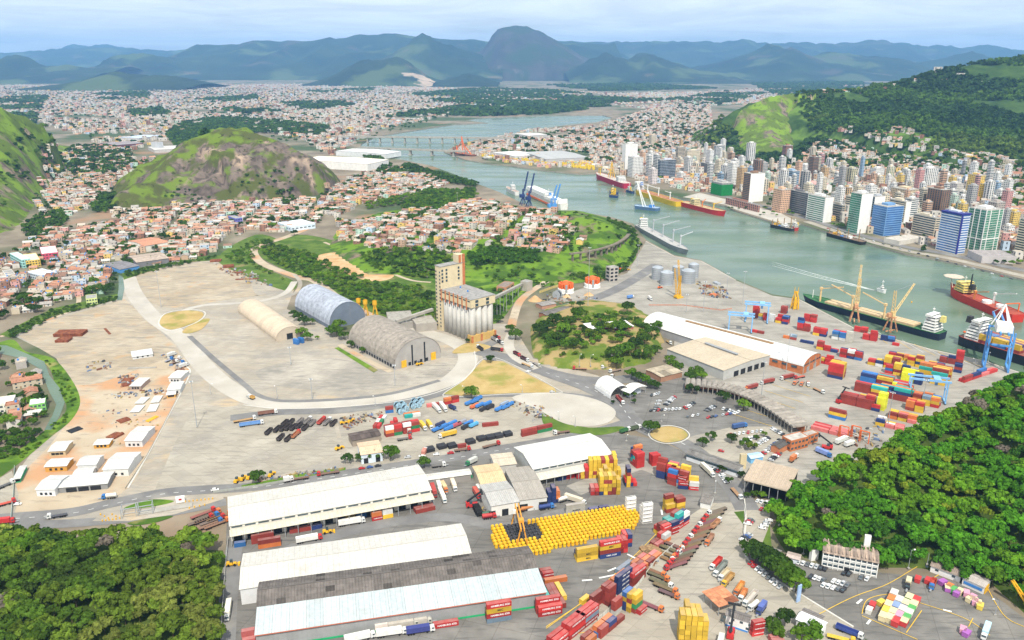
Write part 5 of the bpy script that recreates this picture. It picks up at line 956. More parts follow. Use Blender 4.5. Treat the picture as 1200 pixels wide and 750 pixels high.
  # houses
WALLS=[((0.58,0.545,0.49),'white'),((0.52,0.45,0.34),'cream'),((0.52,0.36,0.25),'peach'),((0.28,0.15,0.105),'bare brick'),((0.60,0.33,0.30),'pink'),((0.42,0.58,0.48),'mint green'),((0.45,0.55,0.66),'pale blue'),((0.70,0.50,0.16),'yellow'),((0.40,0.37,0.34),'grey')]
WW=[8,5,4,4,1.5,1.3,1.3,1.6,3]
ROOFS=[((0.38,0.185,0.12),'terracotta'),((0.45,0.25,0.165),'orange tiled'),((0.36,0.33,0.30),'grey sheet'),((0.52,0.50,0.46),'white'),((0.25,0.15,0.11),'rusty brown'),((0.46,0.40,0.33),'sandy')]
RW=[5.5,5.5,5,2.5,4,4]
def house_protos():
 out=[]
 for(nm,L,Wd,fl,kind)in(('gable',10,8,1,'g'),('gable',11,9,2,'g'),('flat',9,8,2,'f'),('flat',9,7,3,'f'),('lean',10,8,1,'l'),('long',14,8,1,'g'),('flat',11,9,2,'f'),('gable',9,9,1,'g')):
  h=fl*3.0;w=MB();r=MB();rise=1.7
  if kind=='g':w.extr([(-Wd/2,-1.5),(Wd/2,-1.5),(Wd/2,h),(0,h+rise),(-Wd/2,h)],-L/2,L/2)
  else:w.box((0,0,h/2-.75),(L,Wd,h+1.5))
  if kind=='g':
   for s in(-1,1):
    y0=s*(Wd/2+.6);z0=h-.25;r.add([(x,y,z+dz)for dz in(.06,.22)for x in(-L/2-.5,L/2+.5)for(y,z)in((y0,z0),(s*.02,h+rise))],[(0,1,3,2),(4,6,7,5),(0,4,5,1),(2,3,7,6),(0,2,6,4),(1,5,7,3)])
    for k in range(5):r.box((-L/2+L*(k+.5)/5,s*Wd/4,h+rise/2+.22),(.18,Wd/2,.12))
  elif kind=='l':r.add([(x,y,z+dz)for dz in(.06,.25)for x in(-L/2-.5,L/2+.5)for(y,z)in((-Wd/2-.6,h-.2),(Wd/2+.6,h+1.3))],[(0,1,3,2),(4,6,7,5),(0,4,5,1),(2,3,7,6),(0,2,6,4),(1,5,7,3)])
  else:
   r.box((0,0,h+.1),(L-.5,Wd-.5,.2)).box((0,-Wd/2+.12,h+.45),(L,.24,.9)).box((0,Wd/2-.12,h+.45),(L,.24,.9)).box((L/2-.12,0,h+.45),(.24,Wd-.5,.9)).box((-L/2+.12,0,h+.45),(.24,Wd-.5,.9))
  t=bpy.data.objects.new('house',None)
  def pt(n,d,loc=None,rz=None):
   o=bpy.data.objects.new(n,d);o.parent=t;KID.setdefault(('H',id(t)),[]).append(o)
   if loc:o.location=loc
   if rz:o.rotation_euler=(0,0,rz)
  wo=w.mesh('wall',M['wall']);ro=r.mesh('roof',M['tile'])
  pt('wall',wo);pt('roof',ro);win=MB().box((0,0,0),(1.3,.12,1.2)).mesh('window',M['glass']);door=MB().box((0,0,1),(1.0,.14,2)).mesh('door',M['wood'])
  for f in range(fl):
   for x in(-L*.28,L*.28):pt('window',win,(x,-Wd/2-.04,1.6+3*f))
   pt('window',win,(L/2+.04,0,1.6+3*f),math.pi/2)
  pt('door',door,(0,-Wd/2-.05,0))
  if kind=='f':pt('water_tank',MB().lathe([(0,1.5),(.8,1.4),(.9,0)],8,(L*.25,Wd*.2,h+.2)).mesh('water_tank',M['blue']))
  out.append((t,KID[('H',id(t))],L,Wd,h,kind,fl,wo,ro))
 return out
HP=house_protos()
def place_house(i,x,y,z,rz,wc,rc,where,group):
 t,ch,L,Wd,h,kind,fl,wo,ro=HP[i];c=link('house',None,None,(x,y,z),rz)
 for o in ch:
  d=o.copy();COL.objects.link(d);d.parent=c
  d.color=tuple((wc if o.name.startswith('wall')else rc)[0])+(1,)
 reg(c,'%s %shouse with %s roof %s'%(wc[1],('','two storey ','three storey ')[fl-1],rc[1],where),'house',group)
def tri_merge(name,items,label=None):
 """many small buildings as one mass: items = (proto, x,y,z,rz,scale,wallcol,roofcol)"""
 V=[];Fq=[];C=[];o=0;cache={}
 for(i,x,y,z,rz,s,wc,rc,zs)in items:
  if i not in cache:
   L,Wd,h,kind=HP[i][2:6];b=MB()
   if kind=='g':b.extr([(-Wd/2,-3),(Wd/2,-3),(Wd/2,h),(0,h+1.7),(-Wd/2,h)],-L/2,L/2);roof=(4,5)
   elif kind=='l':b.extr([(-Wd/2,-3),(Wd/2,-3),(Wd/2,h+1.2),(-Wd/2,h)],-L/2,L/2);roof=(4,)
   else:b.extr([(-Wd/2,-3),(Wd/2,-3),(Wd/2,h),(-Wd/2,h)],-L/2,L/2);roof=(4,)
   fs=[];cm=[]
   for k,f in enumerate(b.f):
    if len(f)==5:fs+=[(f[0],f[1],f[2],f[4]),(f[2],f[3],f[4],f[4])];cm+=[0,0]
    else:fs.append(f);cm.append(1 if k in roof else 0)
   va=np.array(b.v);cm=[]
   for f in fs:
    q=va[list(f)];nrm=np.cross(q[1]-q[0],q[2]-q[0]);nl=np.linalg.norm(nrm);cm.append(1 if nl>0 and abs(nrm[2])/nl>.5 and q[:,2].mean()>0 else 0)
   wv=[];
   for fl_ in range(HP[i][6]):
    zc=1.7+3*fl_
    for sx in(-.3,.3):
     for sy in(-1,1):wv.append([(sx*L-.8,sy*(Wd/2+.06),zc-.6),(sx*L+.8,sy*(Wd/2+.06),zc-.6),(sx*L+.8,sy*(Wd/2+.06),zc+.6),(sx*L-.8,sy*(Wd/2+.06),zc+.6)])
    for sx in(-1,1):wv.append([(sx*(L/2+.06),-.8,zc-.6),(sx*(L/2+.06),.8,zc-.6),(sx*(L/2+.06),.8,zc+.6),(sx*(L/2+.06),-.8,zc+.6)])
   vv=b.v+[p for q in wv for p in q];ff=fs+[tuple(len(b.v)+4*k+j for j in range(4))for k in range(len(wv))];cm+=[2]*len(wv)
   cache[i]=(np.array(vv,float),ff,cm)
  va,fs,cm=cache[i];ca,sa=math.cos(rz),math.sin(rz);q=va*np.array([s,s,s*zs])
  V.append(np.stack([q[:,0]*ca-q[:,1]*sa+x,q[:,0]*sa+q[:,1]*ca+y,q[:,2]+z],1))
  for f in fs:Fq.append(tuple(dict.fromkeys(k+o for k in f)))
  pal=(wc,rc,(.06,.06,.065));C+=[pal[k]for k in cm];o+=len(va)
 V=np.concatenate(V);me=bpy.data.meshes.new(name);me.from_pydata(V.tolist(),[],Fq);me.materials.append(M['housemass'])
 at=me.attributes.new('col','FLOAT_COLOR','FACE');c=np.ones((len(Fq),4),np.float32);c[:,:3]=np.array(C);at.data.foreach_set('color',c.ravel());me.update()
 return stuff(link(name,me),label,'houses' if label else None)
M['housemass']=mat('town_walls_and_roofs',(1,1,1),attr='col',var=0.12,scale=0.15,rough=0.95)
def pick():return random.choices(WALLS,WW)[0],random.choices(ROOFS,RW)[0]
KEEPOUT=[]
def blocked(x,y):return any((x-a)**2+(y-b)**2<r*r for a,b,r in KEEPOUT)
TOWNS=[('by the left canal',[(-30,410),(20,420),(45,436),(50,455),(56,470),(46,500),(-30,505)],11,.85,.5),('below the grassy hill',[(-30,292),(20,296),(60,270),(132,262),(138,320),(128,352),(80,350),(-30,388)],10.4,.92,.35),('behind the walled yard',[(132,246),(220,244),(262,260),(268,292),(225,304),(145,316),(138,300)],10.3,.95,.25),('below the rocky hill',[(200,240),(290,237),(350,234),(385,235),(375,262),(330,272),(290,270),(262,285),(240,262)],10.2,.95,.1),('on the green knoll',[(395,258),(420,262),(500,248),(560,236),(640,250),(668,262),(690,285),(660,297),(630,293),(560,288),(530,300),(440,292),(400,282)],10.6,.93,-.3),('by the river railway',[(398,215),(420,205),(470,198),(530,215),(500,224),(420,240),(395,256),(376,250),(378,230)],10.6,.93,-.25),('in the hill valley',[(40,240),(42,215),(50,192),(85,172),(112,170),(150,176),(182,190),(130,226),(100,246),(55,262)],11,.86,.6)]
def towns():
 near=[];far=[]
 for where,poly,s,dens,hd in TOWNS:
  W_=[PH(*p)for p in poly];pl=[(p.x,p.y)for p in W_];cx=sum(p[0]for p in pl)/len(pl);cy=sum(p[1]for p in pl)/len(pl);ca,sa=math.cos(hd),math.sin(hd);Rm=max(math.hypot(p[0]-cx,p[1]-cy)for p in pl)
  n=int(Rm/s)+2
  for j in range(-n,n+1):
   if j%4==3:continue
   for i in range(-n,n+1):
    if i%9==8:continue
    if random.random()>dens:continue
    u=i*s*1.02+random.uniform(-1.5,1.5);v=j*s*.93+random.uniform(-1,1)+9*math.sin(u/90);x=cx+u*ca-v*sa;y=cy+u*sa+v*ca
    if not bool(inpoly(pl,np.array([x]),np.array([y]))[0])or blocked(x,y):continue
    near.append([x,y,where,hd+random.choice((0,0,math.pi/2))+random.uniform(-.12,.12)])
 X=np.array([q[0]for q in near]);Y=np.array([q[1]for q in near]);Z=gz(X,Y);px,py,dep=proj(X,Y,Z);order=np.argsort(dep);cnt=0;items=[]
 for k in order:
  x,y,where,rz=near[k];wc,rc=pick();i=random.choices(range(8),[4,3,4,2,4,2,3,3])[0];vis=-5<px[k]<1205 and 70<py[k]<755
  if vis and cnt<292:place_house(i,x,y,float(Z[k]),rz,wc,rc,where,'houses '+where);cnt+=1
  else:items.append((i,x,y,float(Z[k]),rz,random.uniform(.9,1.2),wc[0],rc[0],1))
 tri_merge('town_houses',items);print('near houses',cnt,len(items))
def far_towns():
 items=[]
 for poly,s,dens,hmax,hd in[([(-40,100),(120,101),(350,99),(560,104),(700,108),(660,118),(560,128),(440,153),(410,172),(395,185),(350,163),(262,146),(215,158),(150,178),(112,168),(40,140),(-40,128)],26,.62,1.6,.2),([(528,176),(560,168),(620,153),(700,148),(760,128),(830,110),(840,150),(812,172),(790,185),(735,188),(700,196),(640,197),(590,190)],17,.75,1.5,-.2),([(700,110),(830,108),(900,104),(1000,100),(1060,104),(960,110),(870,122),(760,128),(720,124)],30,.5,1.6,.1),([(1000,96),(1140,94),(1200,95),(1080,103),(1030,104)],45,.5,1.8,.1),([(705,200),(735,190),(830,175),(950,196),(1060,200),(1200,205),(1260,230),(1260,320),(1180,302),(1060,285),(960,255),(880,232),(800,222),(740,208)],17,.72,2.3,-.55),([(925,203),(950,172),(985,152),(1010,160),(1050,150),(1085,160),(1100,176),(1160,182),(1210,192),(1210,215)],15,.62,1.2,-.4),([(1160,250),(1210,240),(1210,300),(1170,285)],14,.6,1.5,-.5)]:
  W_=[PH(*p)for p in poly];pl=[(p.x,p.y)for p in W_];xs=[p[0]for p in pl];ys=[p[1]for p in pl];X,Y=jgrid(min(xs),max(xs),min(ys),max(ys),s,.3)
  k=inpoly(pl,X,Y)&(rng.uniform(0,1,X.shape)<dens)&(nz2(X,Y,.004,1)<.8);X,Y=X[k],Y[k];Z=gz(X,Y);px,py,dep=proj(X,Y,Z);k=(px>-10)&(px<1210);sc=1.0 if s<20 else s/19
  for x,y,z in zip(X[k],Y[k],Z[k]):
   if blocked(x,y):continue
   wc,rc=pick();
   if random.random()<.35:wc=WALLS[0]
   items.append((random.choice((0,0,2,2,3,4,5,6,7)),x,y,float(z),hd+.5*math.sin(x/300)+random.choice((0,math.pi/2)),random.uniform(.85,1.35)*sc,wc[0],rc[0],random.uniform(.8,hmax)/(sc**.6)))
 tri_merge('city_houses',items);print('far houses',len(items))
 # downtown towers and other named town buildings
HW=ang((945,258),(1200,322));UW=Vector((math.cos(HW),math.sin(HW),0));VW=Vector((-UW.y,UW.x,0))
if VW.y<0:VW=-VW
def solve(f,lo,hi):
 for _ in range(40):
  m=(lo+hi)/2
  if f(m):lo=m
  else:hi=m
 return(lo+hi)/2
SHADES={'white':(.74,.73,.70),'cream':(.66,.58,.44),'tan':(.56,.38,.20),'yellow':(.70,.50,.14),'grey':(.38,.37,.36),'brown':(.24,.14,.09),'peach':(.66,.42,.28),'pink':(.58,.30,.28),'blue':(.30,.42,.56),'green':(.03,.22,.06),'pale green':(.50,.62,.52),'dark':(.12,.12,.13)}
def window_part(t,L,Wd,h,style,gm,fh=3.3):
 b=MB();nf=max(2,int(h/fh));f=h/nf;th=.16
 def face(w,put):
  if style=='band':
   for i in range(nf):put(0,f*(i+.55),w*.94,f*.5)
  elif style=='glass':
   n=max(2,int(w/3))
   for i in range(nf):
    for j in range(n):put(-w/2+w*(j+.5)/n,f*(i+.5),w/n*.93,f*.84)
  elif style=='stripe':
   n=max(2,int(w/5))
   for j in range(n):
    for i in range(nf):put(-w/2+w*(j+.5)/n,f*(i+.5),w/n*.5,f*.74)
  else:
   n=max(2,int(w/3.6))
   for i in range(nf):
    for j in range(n):put(-w/2+w*(j+.5)/n,f*(i+.55),w/n*.52,f*.45)
 face(L,lambda x,z,w,hh:b.box((x,-Wd/2,z),(w,th,hh)));face(L,lambda x,z,w,hh:b.box((x,Wd/2,z),(w,th,hh)))
 face(Wd,lambda y,z,w,hh:b.box((L/2,y,z),(th,w,hh)));face(Wd,lambda y,z,w,hh:b.box((-L/2,y,z),(th,w,hh)))
 o=part('windows',b.mesh('windows',gm),t);o['kind']='stuff'
def tower(label,xl,xc,xr,yb,yt,col,style='grid',gm=None,name='apartment_tower',cat='tower',extra=None,hill=False,group=None):
 C=PH(xc,yb)if hill else P(xc,yb);g=C.z
 L=solve(lambda d:pix(C-UW*d)[0]>xl,2,200);Wd=solve(lambda d:pix(C+VW*d)[0]<xr,2,200);h=solve(lambda d:pix((C.x,C.y,g+d))[1]>yt,3,150)
 Wd=min(Wd,60);c=C-UW*L/2+VW*Wd/2;KEEPOUT.append((c.x,c.y,(L+Wd)*.27+2))
 t=link(name,None,None,(c.x,c.y,g),HW);(reg if group else lambda o,a,b_,g_:tag(o,a,b_,g_))(t,label,cat,group)
 cc=SHADES[col]if isinstance(col,str)else col
 part('wall',MB().box((0,0,h/2-1),(L,Wd,h+2)).mesh('wall',M['wall']),t,col=cc)
 rf=MB().box((0,0,h+.15),(L-.6,Wd-.6,.3)).box((0,-Wd/2+.15,h+.5),(L,.3,1)).box((0,Wd/2-.15,h+.5),(L,.3,1)).box((L/2-.15,0,h+.5),(.3,Wd-.62,1)).box((-L/2+.15,0,h+.5),(.3,Wd-.62,1))
 part('roof',rf.mesh('roof',M['oldroof']),t,col=(.42,.40,.37))
 part('penthouse',MB().box((-L*.08,Wd*.05,h+1.9),(L*.45,Wd*.45,3.2)).mesh('penthouse',M['wall']),t,col=[min(.8,k*1.05)for k in cc])
 part('water_tank',MB().box((L*.26,Wd*.2,h+1.2),(2.4,2.4,1.8)).mesh('water_tank',M['wall']),t,col=(.6,.6,.6))
 if style:window_part(t,L,Wd,h,style,gm or M['glass'])
 if extra:extra(t,L,Wd,h)
 return t
def navy(t,L,Wd,h):
 m=M['blue'];part('corner_fin',MB().box((L/2+.1,-Wd/2+1.2,h/2),(.8,3.2,h+1)).mesh('corner_fin',M['navy']),t);part('crown_band',MB().box((0,0,h+.2),(L+.8,Wd+.8,2.2)).mesh('crown_band',M['navy']),t)
M['navy']=mat('navy_cladding',(0.025,0.03,0.20),var=.1,rough=.5)
def fins(t,L,Wd,h):
 b=MB()
 for x in(-L/2,-L/6,L/6,L/2):b.box((x,-Wd/2-.3,h/2),(1.1,.9,h+2))
 for y in(-Wd/4,Wd/4,Wd/2):b.box((L/2+.3,y,h/2),(.9,1.1,h+2))
 part('fins',b.mesh('fins',M['white']),t);part('mid_band',MB().box((0,0,h*.3),(L+.9,Wd+.9,1.6)).mesh('mid_band',M['white']),t)
def greenwrap(t,L,Wd,h):part('scaffold_net',MB().box((0,0,h*.45),(L+1.2,Wd+1.2,h*.86)).mesh('scaffold_net',M['net']),t)
M['net']=mat('green_scaffold_net',(0.015,0.20,0.05),var=.12,scale=.3,rough=.9)
def whiteside(t,L,Wd,h):part('side_panel',MB().box((L/2+.15,0,h/2),(.3,Wd,h)).mesh('side_panel',M['white']),t)
G,GB=M['glass_green'],M['glass_blue']
BIG=[('blue and white striped tower with a navy corner fin on the waterfront',1096,1119.5,1130,298,252,(.58,.62,.68),'band',GB,navy),('white twin tower with green glass and vertical fins',1127.5,1148,1167,295,247,'white','glass',G,fins),('blue glass office slab on the waterfront',1019,1035,1054.5,277,243,(.16,.30,.52),'band',GB,None),('white office block with dark horizontal window bands',1067,1093.5,1098.5,280,256,'cream','band',None,None),('brown and white striped tower behind the banded office block',1083,1100,1110,253,223,'brown','stripe',None,None),('stepped bright yellow tower',1130,1144,1150,234,206,'yellow','grid',None,None),('lower yellow block before the stepped yellow tower',1139,1150,1155,235,216,(.74,.50,.10),'grid',None,None),('tall white tower with pale green glass on the waterfront',991.7,1004,1017,274,228,'white','glass',G,whiteside),('green banded office tower with white end wall',944,964,973.5,261,232,'white','band',G,whiteside),('dark grey banded slab beside the green banded tower',924,945,948.5,253,227,(.2,.2,.21),'band',None,None),('peach apartment tower by the port apron',904,914,924,250,223,'peach','grid',None,None),('brown faced tower with blank white side',869,877,893.5,237,204,'brown','band',None,whiteside),('blue grey tower with a pale blue strip',917,927,935,223,201,'blue','band',None,None),('block wrapped in bright green scaffold netting',833,845,857.5,230,215,'grey','grid',None,greenwrap),('tan tower left of the brown and white tower',862,868,874,221,197,'tan','grid',None,None),('slim white tower beside the tan tower',851,857,864,217,192,'white','grid',None,None),('broad dark columned building with white roof',820,834,842,206,193,(.25,.24,.25),'stripe',None,None),('low grey brown block near the green banded tower',973,985,988,259,241,(.4,.36,.3),'band',None,None),('tall white slab with grey side nearest the red crane ship',728,732,746,202,169,'white',None,None,None),('white tower in front of the tall white slab',735,741,753,208,185,'white','grid',None,None),('pinkish white tower behind the yellow ship',759,764,770,216,199,(.68,.6,.58),'grid',None,None),('wide lilac blue gridded block behind the yellow ship',770,773,791,210,188,(.52,.54,.64),'glass',None,None),('tan tower behind the lilac block',791,794,802,192,173,(.52,.44,.34),'band',None,None),('wide cream slab right of the tan tower',802,805,820,190,177,'cream','grid',None,None),('cream checkered tower below the wide cream slab',804,807,816,204,189,'cream','grid',None,None),('pale grey tower near the grassy spur',835,838,848,191,171,(.55,.56,.56),'band',None,None),('cream tower standing alone among low houses',760,763,768,172,159,(.6,.52,.4),'grid',None,None),('tall white tower under the hillside houses',873,877,884,192,168,'white','stripe',None,None),('tall brown tower under the hillside houses',915,919.5,927,193,171,(.36,.17,.12),'band',None,None),('white twin fronted tower in the upper town',1076,1084,1097,220,198,'white','stripe',None,None),('blank white block right of the twin fronted tower',1098,1109,1117,219,206,'white',None,None,None),('cream and green striped tower in the middle town',1037,1041,1047,212,196,'cream','stripe',G,None),('white grey tower left of the striped tower',1018,1025,1035,212,198,'white','grid',None,None),('long beige slab with rows of small windows',1042,1061,1076,240,223,(.58,.47,.32),'grid',None,None),('beige and white block behind the blue glass slab',1039,1058,1064,264,237,'cream','band',None,whiteside),('small yellow fronted tower right of the brown striped tower',1119,1124,1131,249,237,'yellow','grid',None,None),('grey brown tower behind the green glass twin tower',1153,1163,1173,268,238,(.42,.36,.32),'grid',None,None),('beige balconied tower at the right edge of the city',1188,1199,1218,298,258,'cream','band',None,None),('pale grey slab with many windows left of the yellow tower',1107,1119,1127,232,216,(.6,.58,.56),'grid',None,None),('blue and white slim tower beside the yellow tower',1125,1128.5,1133,225,207,(.4,.52,.68),'stripe',None,whiteside),('white tower above the blue grey tower',935,942,949,209,194,'white','grid',None,None),('grey tower left of the blue grey tower',887,893,899,205,191,'grey','grid',None,None),('olive cream tower above the church',988,996,1003,219,198,(.54,.50,.34),'stripe',None,None),('grey and white tower right of the tall green glass tower',1015,1021,1033,263,231,(.45,.47,.5),'glass',None,whiteside),('pink fronted narrow tower behind the blue glass slab',1030,1036,1041,250,231,'pink','grid',None,None),('pink slab in the middle town',1066,1073,1082,243,228,'pink','grid',None,None),('rust brown low quay building with arcades',850,888,890,249,241,(.45,.22,.17),'stripe',None,None)]
for row in BIG:tower(row[0],*row[1:6],row[6],row[7],row[8],extra=row[9])
def church():
 C=P(960,224);KEEPOUT.append((C.x,C.y,30));t=thing('church','pink roofed white church in the middle of the town','church',(C.x,C.y,0),HW);L,Wd,e,r=48,20,14,5
 part('wall',gable_wall(L,Wd,e,r).mesh('wall',M['wall']),t,col=SHADES['white']);panels(t,L,gable_slopes(Wd,e,r),8,(.60,.34,.30),M['tile']);openings(t,[-18,-11,-4,4,11,18],-Wd/2-.06,2,7,'window',M['glass'],z=4)
 part('spire',MB().box((-L/2+3,-Wd/2-2,12),(5,5,24)).lathe([(0,33),(3.2,24),(0,24)],4,(-L/2+3,-Wd/2-2,0)).mesh('spire',M['white']),t)
church()
def midrise():
 pl=[(720,203),(760,184),(830,178),(900,192),(960,198),(1010,206),(1100,206),(1180,214),(1200,255),(1190,285),(1150,275),(1080,258),(1030,258),(980,246),(930,240),(880,226),(800,216)]
 n=0;tries=0;cols=['white']*11+['cream']*8+['peach']+['grey','peach','tan','pink','yellow','pale green','blue','brown']
 while n<205 and tries<9000:
  tries+=1;x=random.uniform(715,1200);y=random.uniform(180,290)
  if not bool(inpoly(pl,np.array([x]),np.array([y]))[0]):continue
  c=P(x,y)
  if blocked(c.x,c.y):continue
  s=(y-72)*.951/257;hw=random.uniform(5.5,11.5)*s;h=random.choice((random.uniform(12,24),random.uniform(20,38),random.uniform(30,54)if y<262 else 24));col=random.choice(cols);st=random.choice(['grid','grid','band','stripe'])
  tower('%s %s building among the %s city blocks'%(col,{'grid':'small windowed','band':'ribbon windowed','stripe':'tall windowed'}[st]+(' mid-rise' if h<22 else ' high-rise'),'western' if x<870 else 'central' if x<1030 else 'eastern'),x-hw,x,x+hw*random.uniform(.6,1.1),y,pix((c.x,c.y,h))[1],col,st,name='city_block',cat='building',group='city blocks of the far bank');n+=1
 print('midrise',n)
midrise()
def keep(q,r):c=P(*q);KEEPOUT.append((c.x,c.y,r))
def nb(f,name,label,q,*a,**k):
 c,L,Wd,rz=rect(q);KEEPOUT.append((c.x,c.y,max(L,Wd)*.55+4));
 if L>2.2*Wd:
  for s in(-.33,.33):KEEPOUT.append((c.x+L*s*math.cos(rz),c.y+L*s*math.sin(rz),L*.22+4))
 return f(name,label,q,*a,**k)
nb(flat_building,'school','crimson pink flat roofed school left of the town',[(47,290),(66,288),(67,296),(48,298)],8,(.60,.10,.16),'school',(.72,.68,.66),floors=2,bays=5)
nb(flat_building,'apartment_block','mint green apartment block beside the yellow one',[(17,296),(27,295),(29,304),(19,306)],11,(.36,.66,.62),'building',(.7,.7,.66),floors=3,bays=3)
nb(flat_building,'apartment_block','yellow apartment block beside the mint one',[(27,298),(44,297),(45,304),(29,307)],9,(.74,.52,.10),'building',(.6,.55,.45),floors=3,bays=5)
nb(flat_building,'apartment_block','small white apartment block above the canal houses',[(4,317),(15,316),(16,321),(5,323)],7,(.75,.73,.68),'building',floors=2,bays=3)
nb(flat_building,'apartment_block','white pale blue block with dark ground floor',[(37,317),(56,314),(60,320),(42,325)],7,(.62,.68,.74),'building',(.7,.7,.7),floors=2,bays=5)
nb(shed,'factory_hall','long grey brown factory hall beside the walled yard',[(152,300),(190,295),(194,303),(158,308)],7,2,8,(.42,.34,.28),(.2,.19,.2),cat='factory',roofm=M['oldroof'])
nb(shed,'factory_hall','dark roofed hall with bright blue front wall',[(126,308),(148,305),(157,312),(134,318)],5,1,6,(.22,.21,.22),(.10,.28,.60),cat='factory',roofm=M['oldroof'])
nb(flat_building,'store','white and pale blue store with a red sign',[(330,260),(358,257),(365,262),(336,267)],8,(.62,.72,.80),'store',(.76,.76,.76),floors=1,bays=6)
nb(flat_building,'store','violet blue fronted house among the rocky hill houses',[(271,253),(279,252),(280,256),(272,257)],9,(.15,.16,.50),'building',floors=2,bays=3)
nb(shed,'church_hall','tall cream hall with terracotta roof behind the canal',[(158,281),(185,277),(188,285),(161,290)],9,2,5,(.5,.25,.16),(.70,.66,.58),cat='hall',roofm=M['tile'])
nb(flat_building,'green_house','lime green two storey house near the canal bend',[(100,346),(113,345),(114,349),(101,351)],7,(.55,.62,.25),'house',floors=2,bays=4)
nb(flat_building,'green_house','green house with white roof beside the canal',[(36,468),(54,466),(53,472),(33,476)],6,(.22,.50,.14),'house',(.75,.75,.75),floors=2,bays=4)
nb(flat_building,'white_house','pale cream house with yellow side left of the green house',[(-5,466),(16,464),(17,472),(-5,476)],7,(.72,.70,.60),'house',(.68,.64,.56),floors=2,bays=4)
nb(shed,'mill','large white industrial mill behind the rocky hill',[(372,184),(398,178),(432,193),(405,197)],17,2,8,(.74,.68,.58),(.78,.77,.74),cat='mill')
nb(shed,'mill','wide grey roofed white hall with a dark door by the bridges',[(415,174),(433,171),(450,181),(430,184)],13,2,6,(.66,.66,.66),(.70,.70,.70),cat='mill',doors=[('r',[8],14,9)])
nb(flat_building,'factory_hall','twin grey tower block on the plain behind the rocky hill',[(181,166),(186,165.5),(186.5,167),(181.5,167.5)],26,(.5,.52,.54),'building',floors=0)
nb(shed,'factory_hall','long low maroon and grey factory on the plain',[(125,167),(158,165),(160,168),(127,171)],9,1,6,(.3,.27,.28),(.18,.08,.1),cat='factory',roofm=M['oldroof'])
nb(shed,'factory_hall','long pale blue roofed factory on the plain',[(150,160),(178,157),(180,160),(152,163)],9,1,6,(.48,.56,.68),(.5,.5,.5),cat='factory')
nb(shed,'factory_hall','long grey factory in front of the twin tower block',[(176,172),(214,170),(216,174),(178,176)],9,1,8,(.55,.53,.5),(.5,.48,.46),cat='factory')
nb(shed,'dock_shed','long grey dock shed behind the colourful container yard',[(622,178),(668,176),(680,185),(628,187)],12,2,8,(.42,.42,.41),(.45,.45,.45),cat='warehouse')
nb(shed,'dock_shed','white dock shed left of the long grey dock shed',[(588,178),(614,176),(618,182),(592,184)],11,2,5,(.72,.72,.7),(.6,.6,.6),cat='warehouse')
nb(shed,'dock_shed','white roofed hall on the island behind the bridges',[(608,156),(630,155),(632,158),(610,160)],12,2,5,(.62,.6,.56),(.5,.5,.48),cat='warehouse')
nb(flat_building,'podium_block','grey flat roofed podium at the foot of the twin tower',[(1145,293),(1178,294),(1187,301),(1140,301)],9,(.46,.43,.42),'building',(.33,.30,.29),floors=0)
nb(flat_building,'podium_block','low cream pavilion with dark front by the waterfront avenue',[(1042,278),(1070,274),(1078,279),(1048,284)],6,(.56,.53,.47),'building',(.5,.46,.4),floors=0)
towns();far_towns()
# bridges
def bridge(label,p0,p1,n,zdeck,w,th,pw):
 a,c=P(*p0),P(*p1);L=(c-a).length;rz=math.atan2((c-a).y,(c-a).x);t=thing('bridge',label,'bridge',(a.x,a.y,0),rz)
 part('deck',MB().box((L/2,0,zdeck-th/2),(L,w,th)).mesh('deck',M['conc']),t)
 for s in(-1,1):part('parapet',MB().box((L/2,s*(w/2-.3),zdeck+.6),(L,.4,1.2)).mesh('parapet',M['conc']),t)
 me=MB().box((0,0,(zdeck-th-5)/2),(pw,w*.7,zdeck-th+5)).box((0,0,-2),(pw*2.2,w*.95,2.4)).mesh('pier',M['conc'])
 for i in range(n):part('pier',me,t,(L*(i+.5)/n,0,0))
bridge('near river bridge on four thick piers',(420,178),(545,183),5,14,14,3.0,5)
bridge('farther long river bridge on many piers',(395,166),(600,168),14,18,16,3.5,4)
# shipping containers
CC={'r':((.46,.035,.033),'red'),'m':((.27,.045,.035),'maroon'),'o':((.58,.17,.05),'orange'),'y':((.62,.40,.04),'yellow'),'n':((.025,.045,.15),'navy'),'b':((.04,.16,.42),'blue'),'t':((.03,.36,.33),'teal'),'g':((.03,.20,.08),'green'),'w':((.66,.66,.64),'white'),'s':((.20,.28,.36),'slate blue'),'k':((.50,.48,.42),'pale grey'),'l':((.66,.68,.04),'lime yellow'),'p':((.60,.16,.15),'faded red'),'d':((.03,.03,.035),'black')}
def text_mesh(s,size,m,bold=0.012):
 cu=bpy.data.curves.new('lettering','FONT');cu.body=s;cu.size=size;cu.align_x='CENTER';cu.align_y='CENTER';cu.extrude=0.004;cu.offset=bold;cu.resolution_u=2
 o=bpy.data.objects.new('lettering',cu);COL.objects.link(o);bpy.context.view_layer.update();me=bpy.data.meshes.new_from_object(o.evaluated_get(bpy.context.evaluated_depsgraph_get()));bpy.data.objects.remove(o);bpy.data.curves.remove(cu)
 me.materials.clear();me.materials.append(m);me.name='lettering'
 me.transform(Matrix.Rotation(math.pi/2,4,'X'));return me
M['ink_white']=mat('white_lettering',(.8,.8,.8),var=.04);M['ink_dark']=mat('dark_lettering',(.03,.03,.03),var=.1);M['ink_blue']=mat('blue_lettering',(.12,.4,.62),var=.05)
TXT={'r':text_mesh('HAMBURG SÜD',1.35,M['ink_white'],.03),'y':text_mesh('MSC',1.5,M['ink_dark'],.04),'k':text_mesh('MAERSK',1.4,M['ink_dark'],.03),'n':text_mesh('CMA CGM',1.3,M['ink_white'],.03)}
TXT['r20']=text_mesh('HAMBURG SÜD',.75,M['ink_white'],.02)
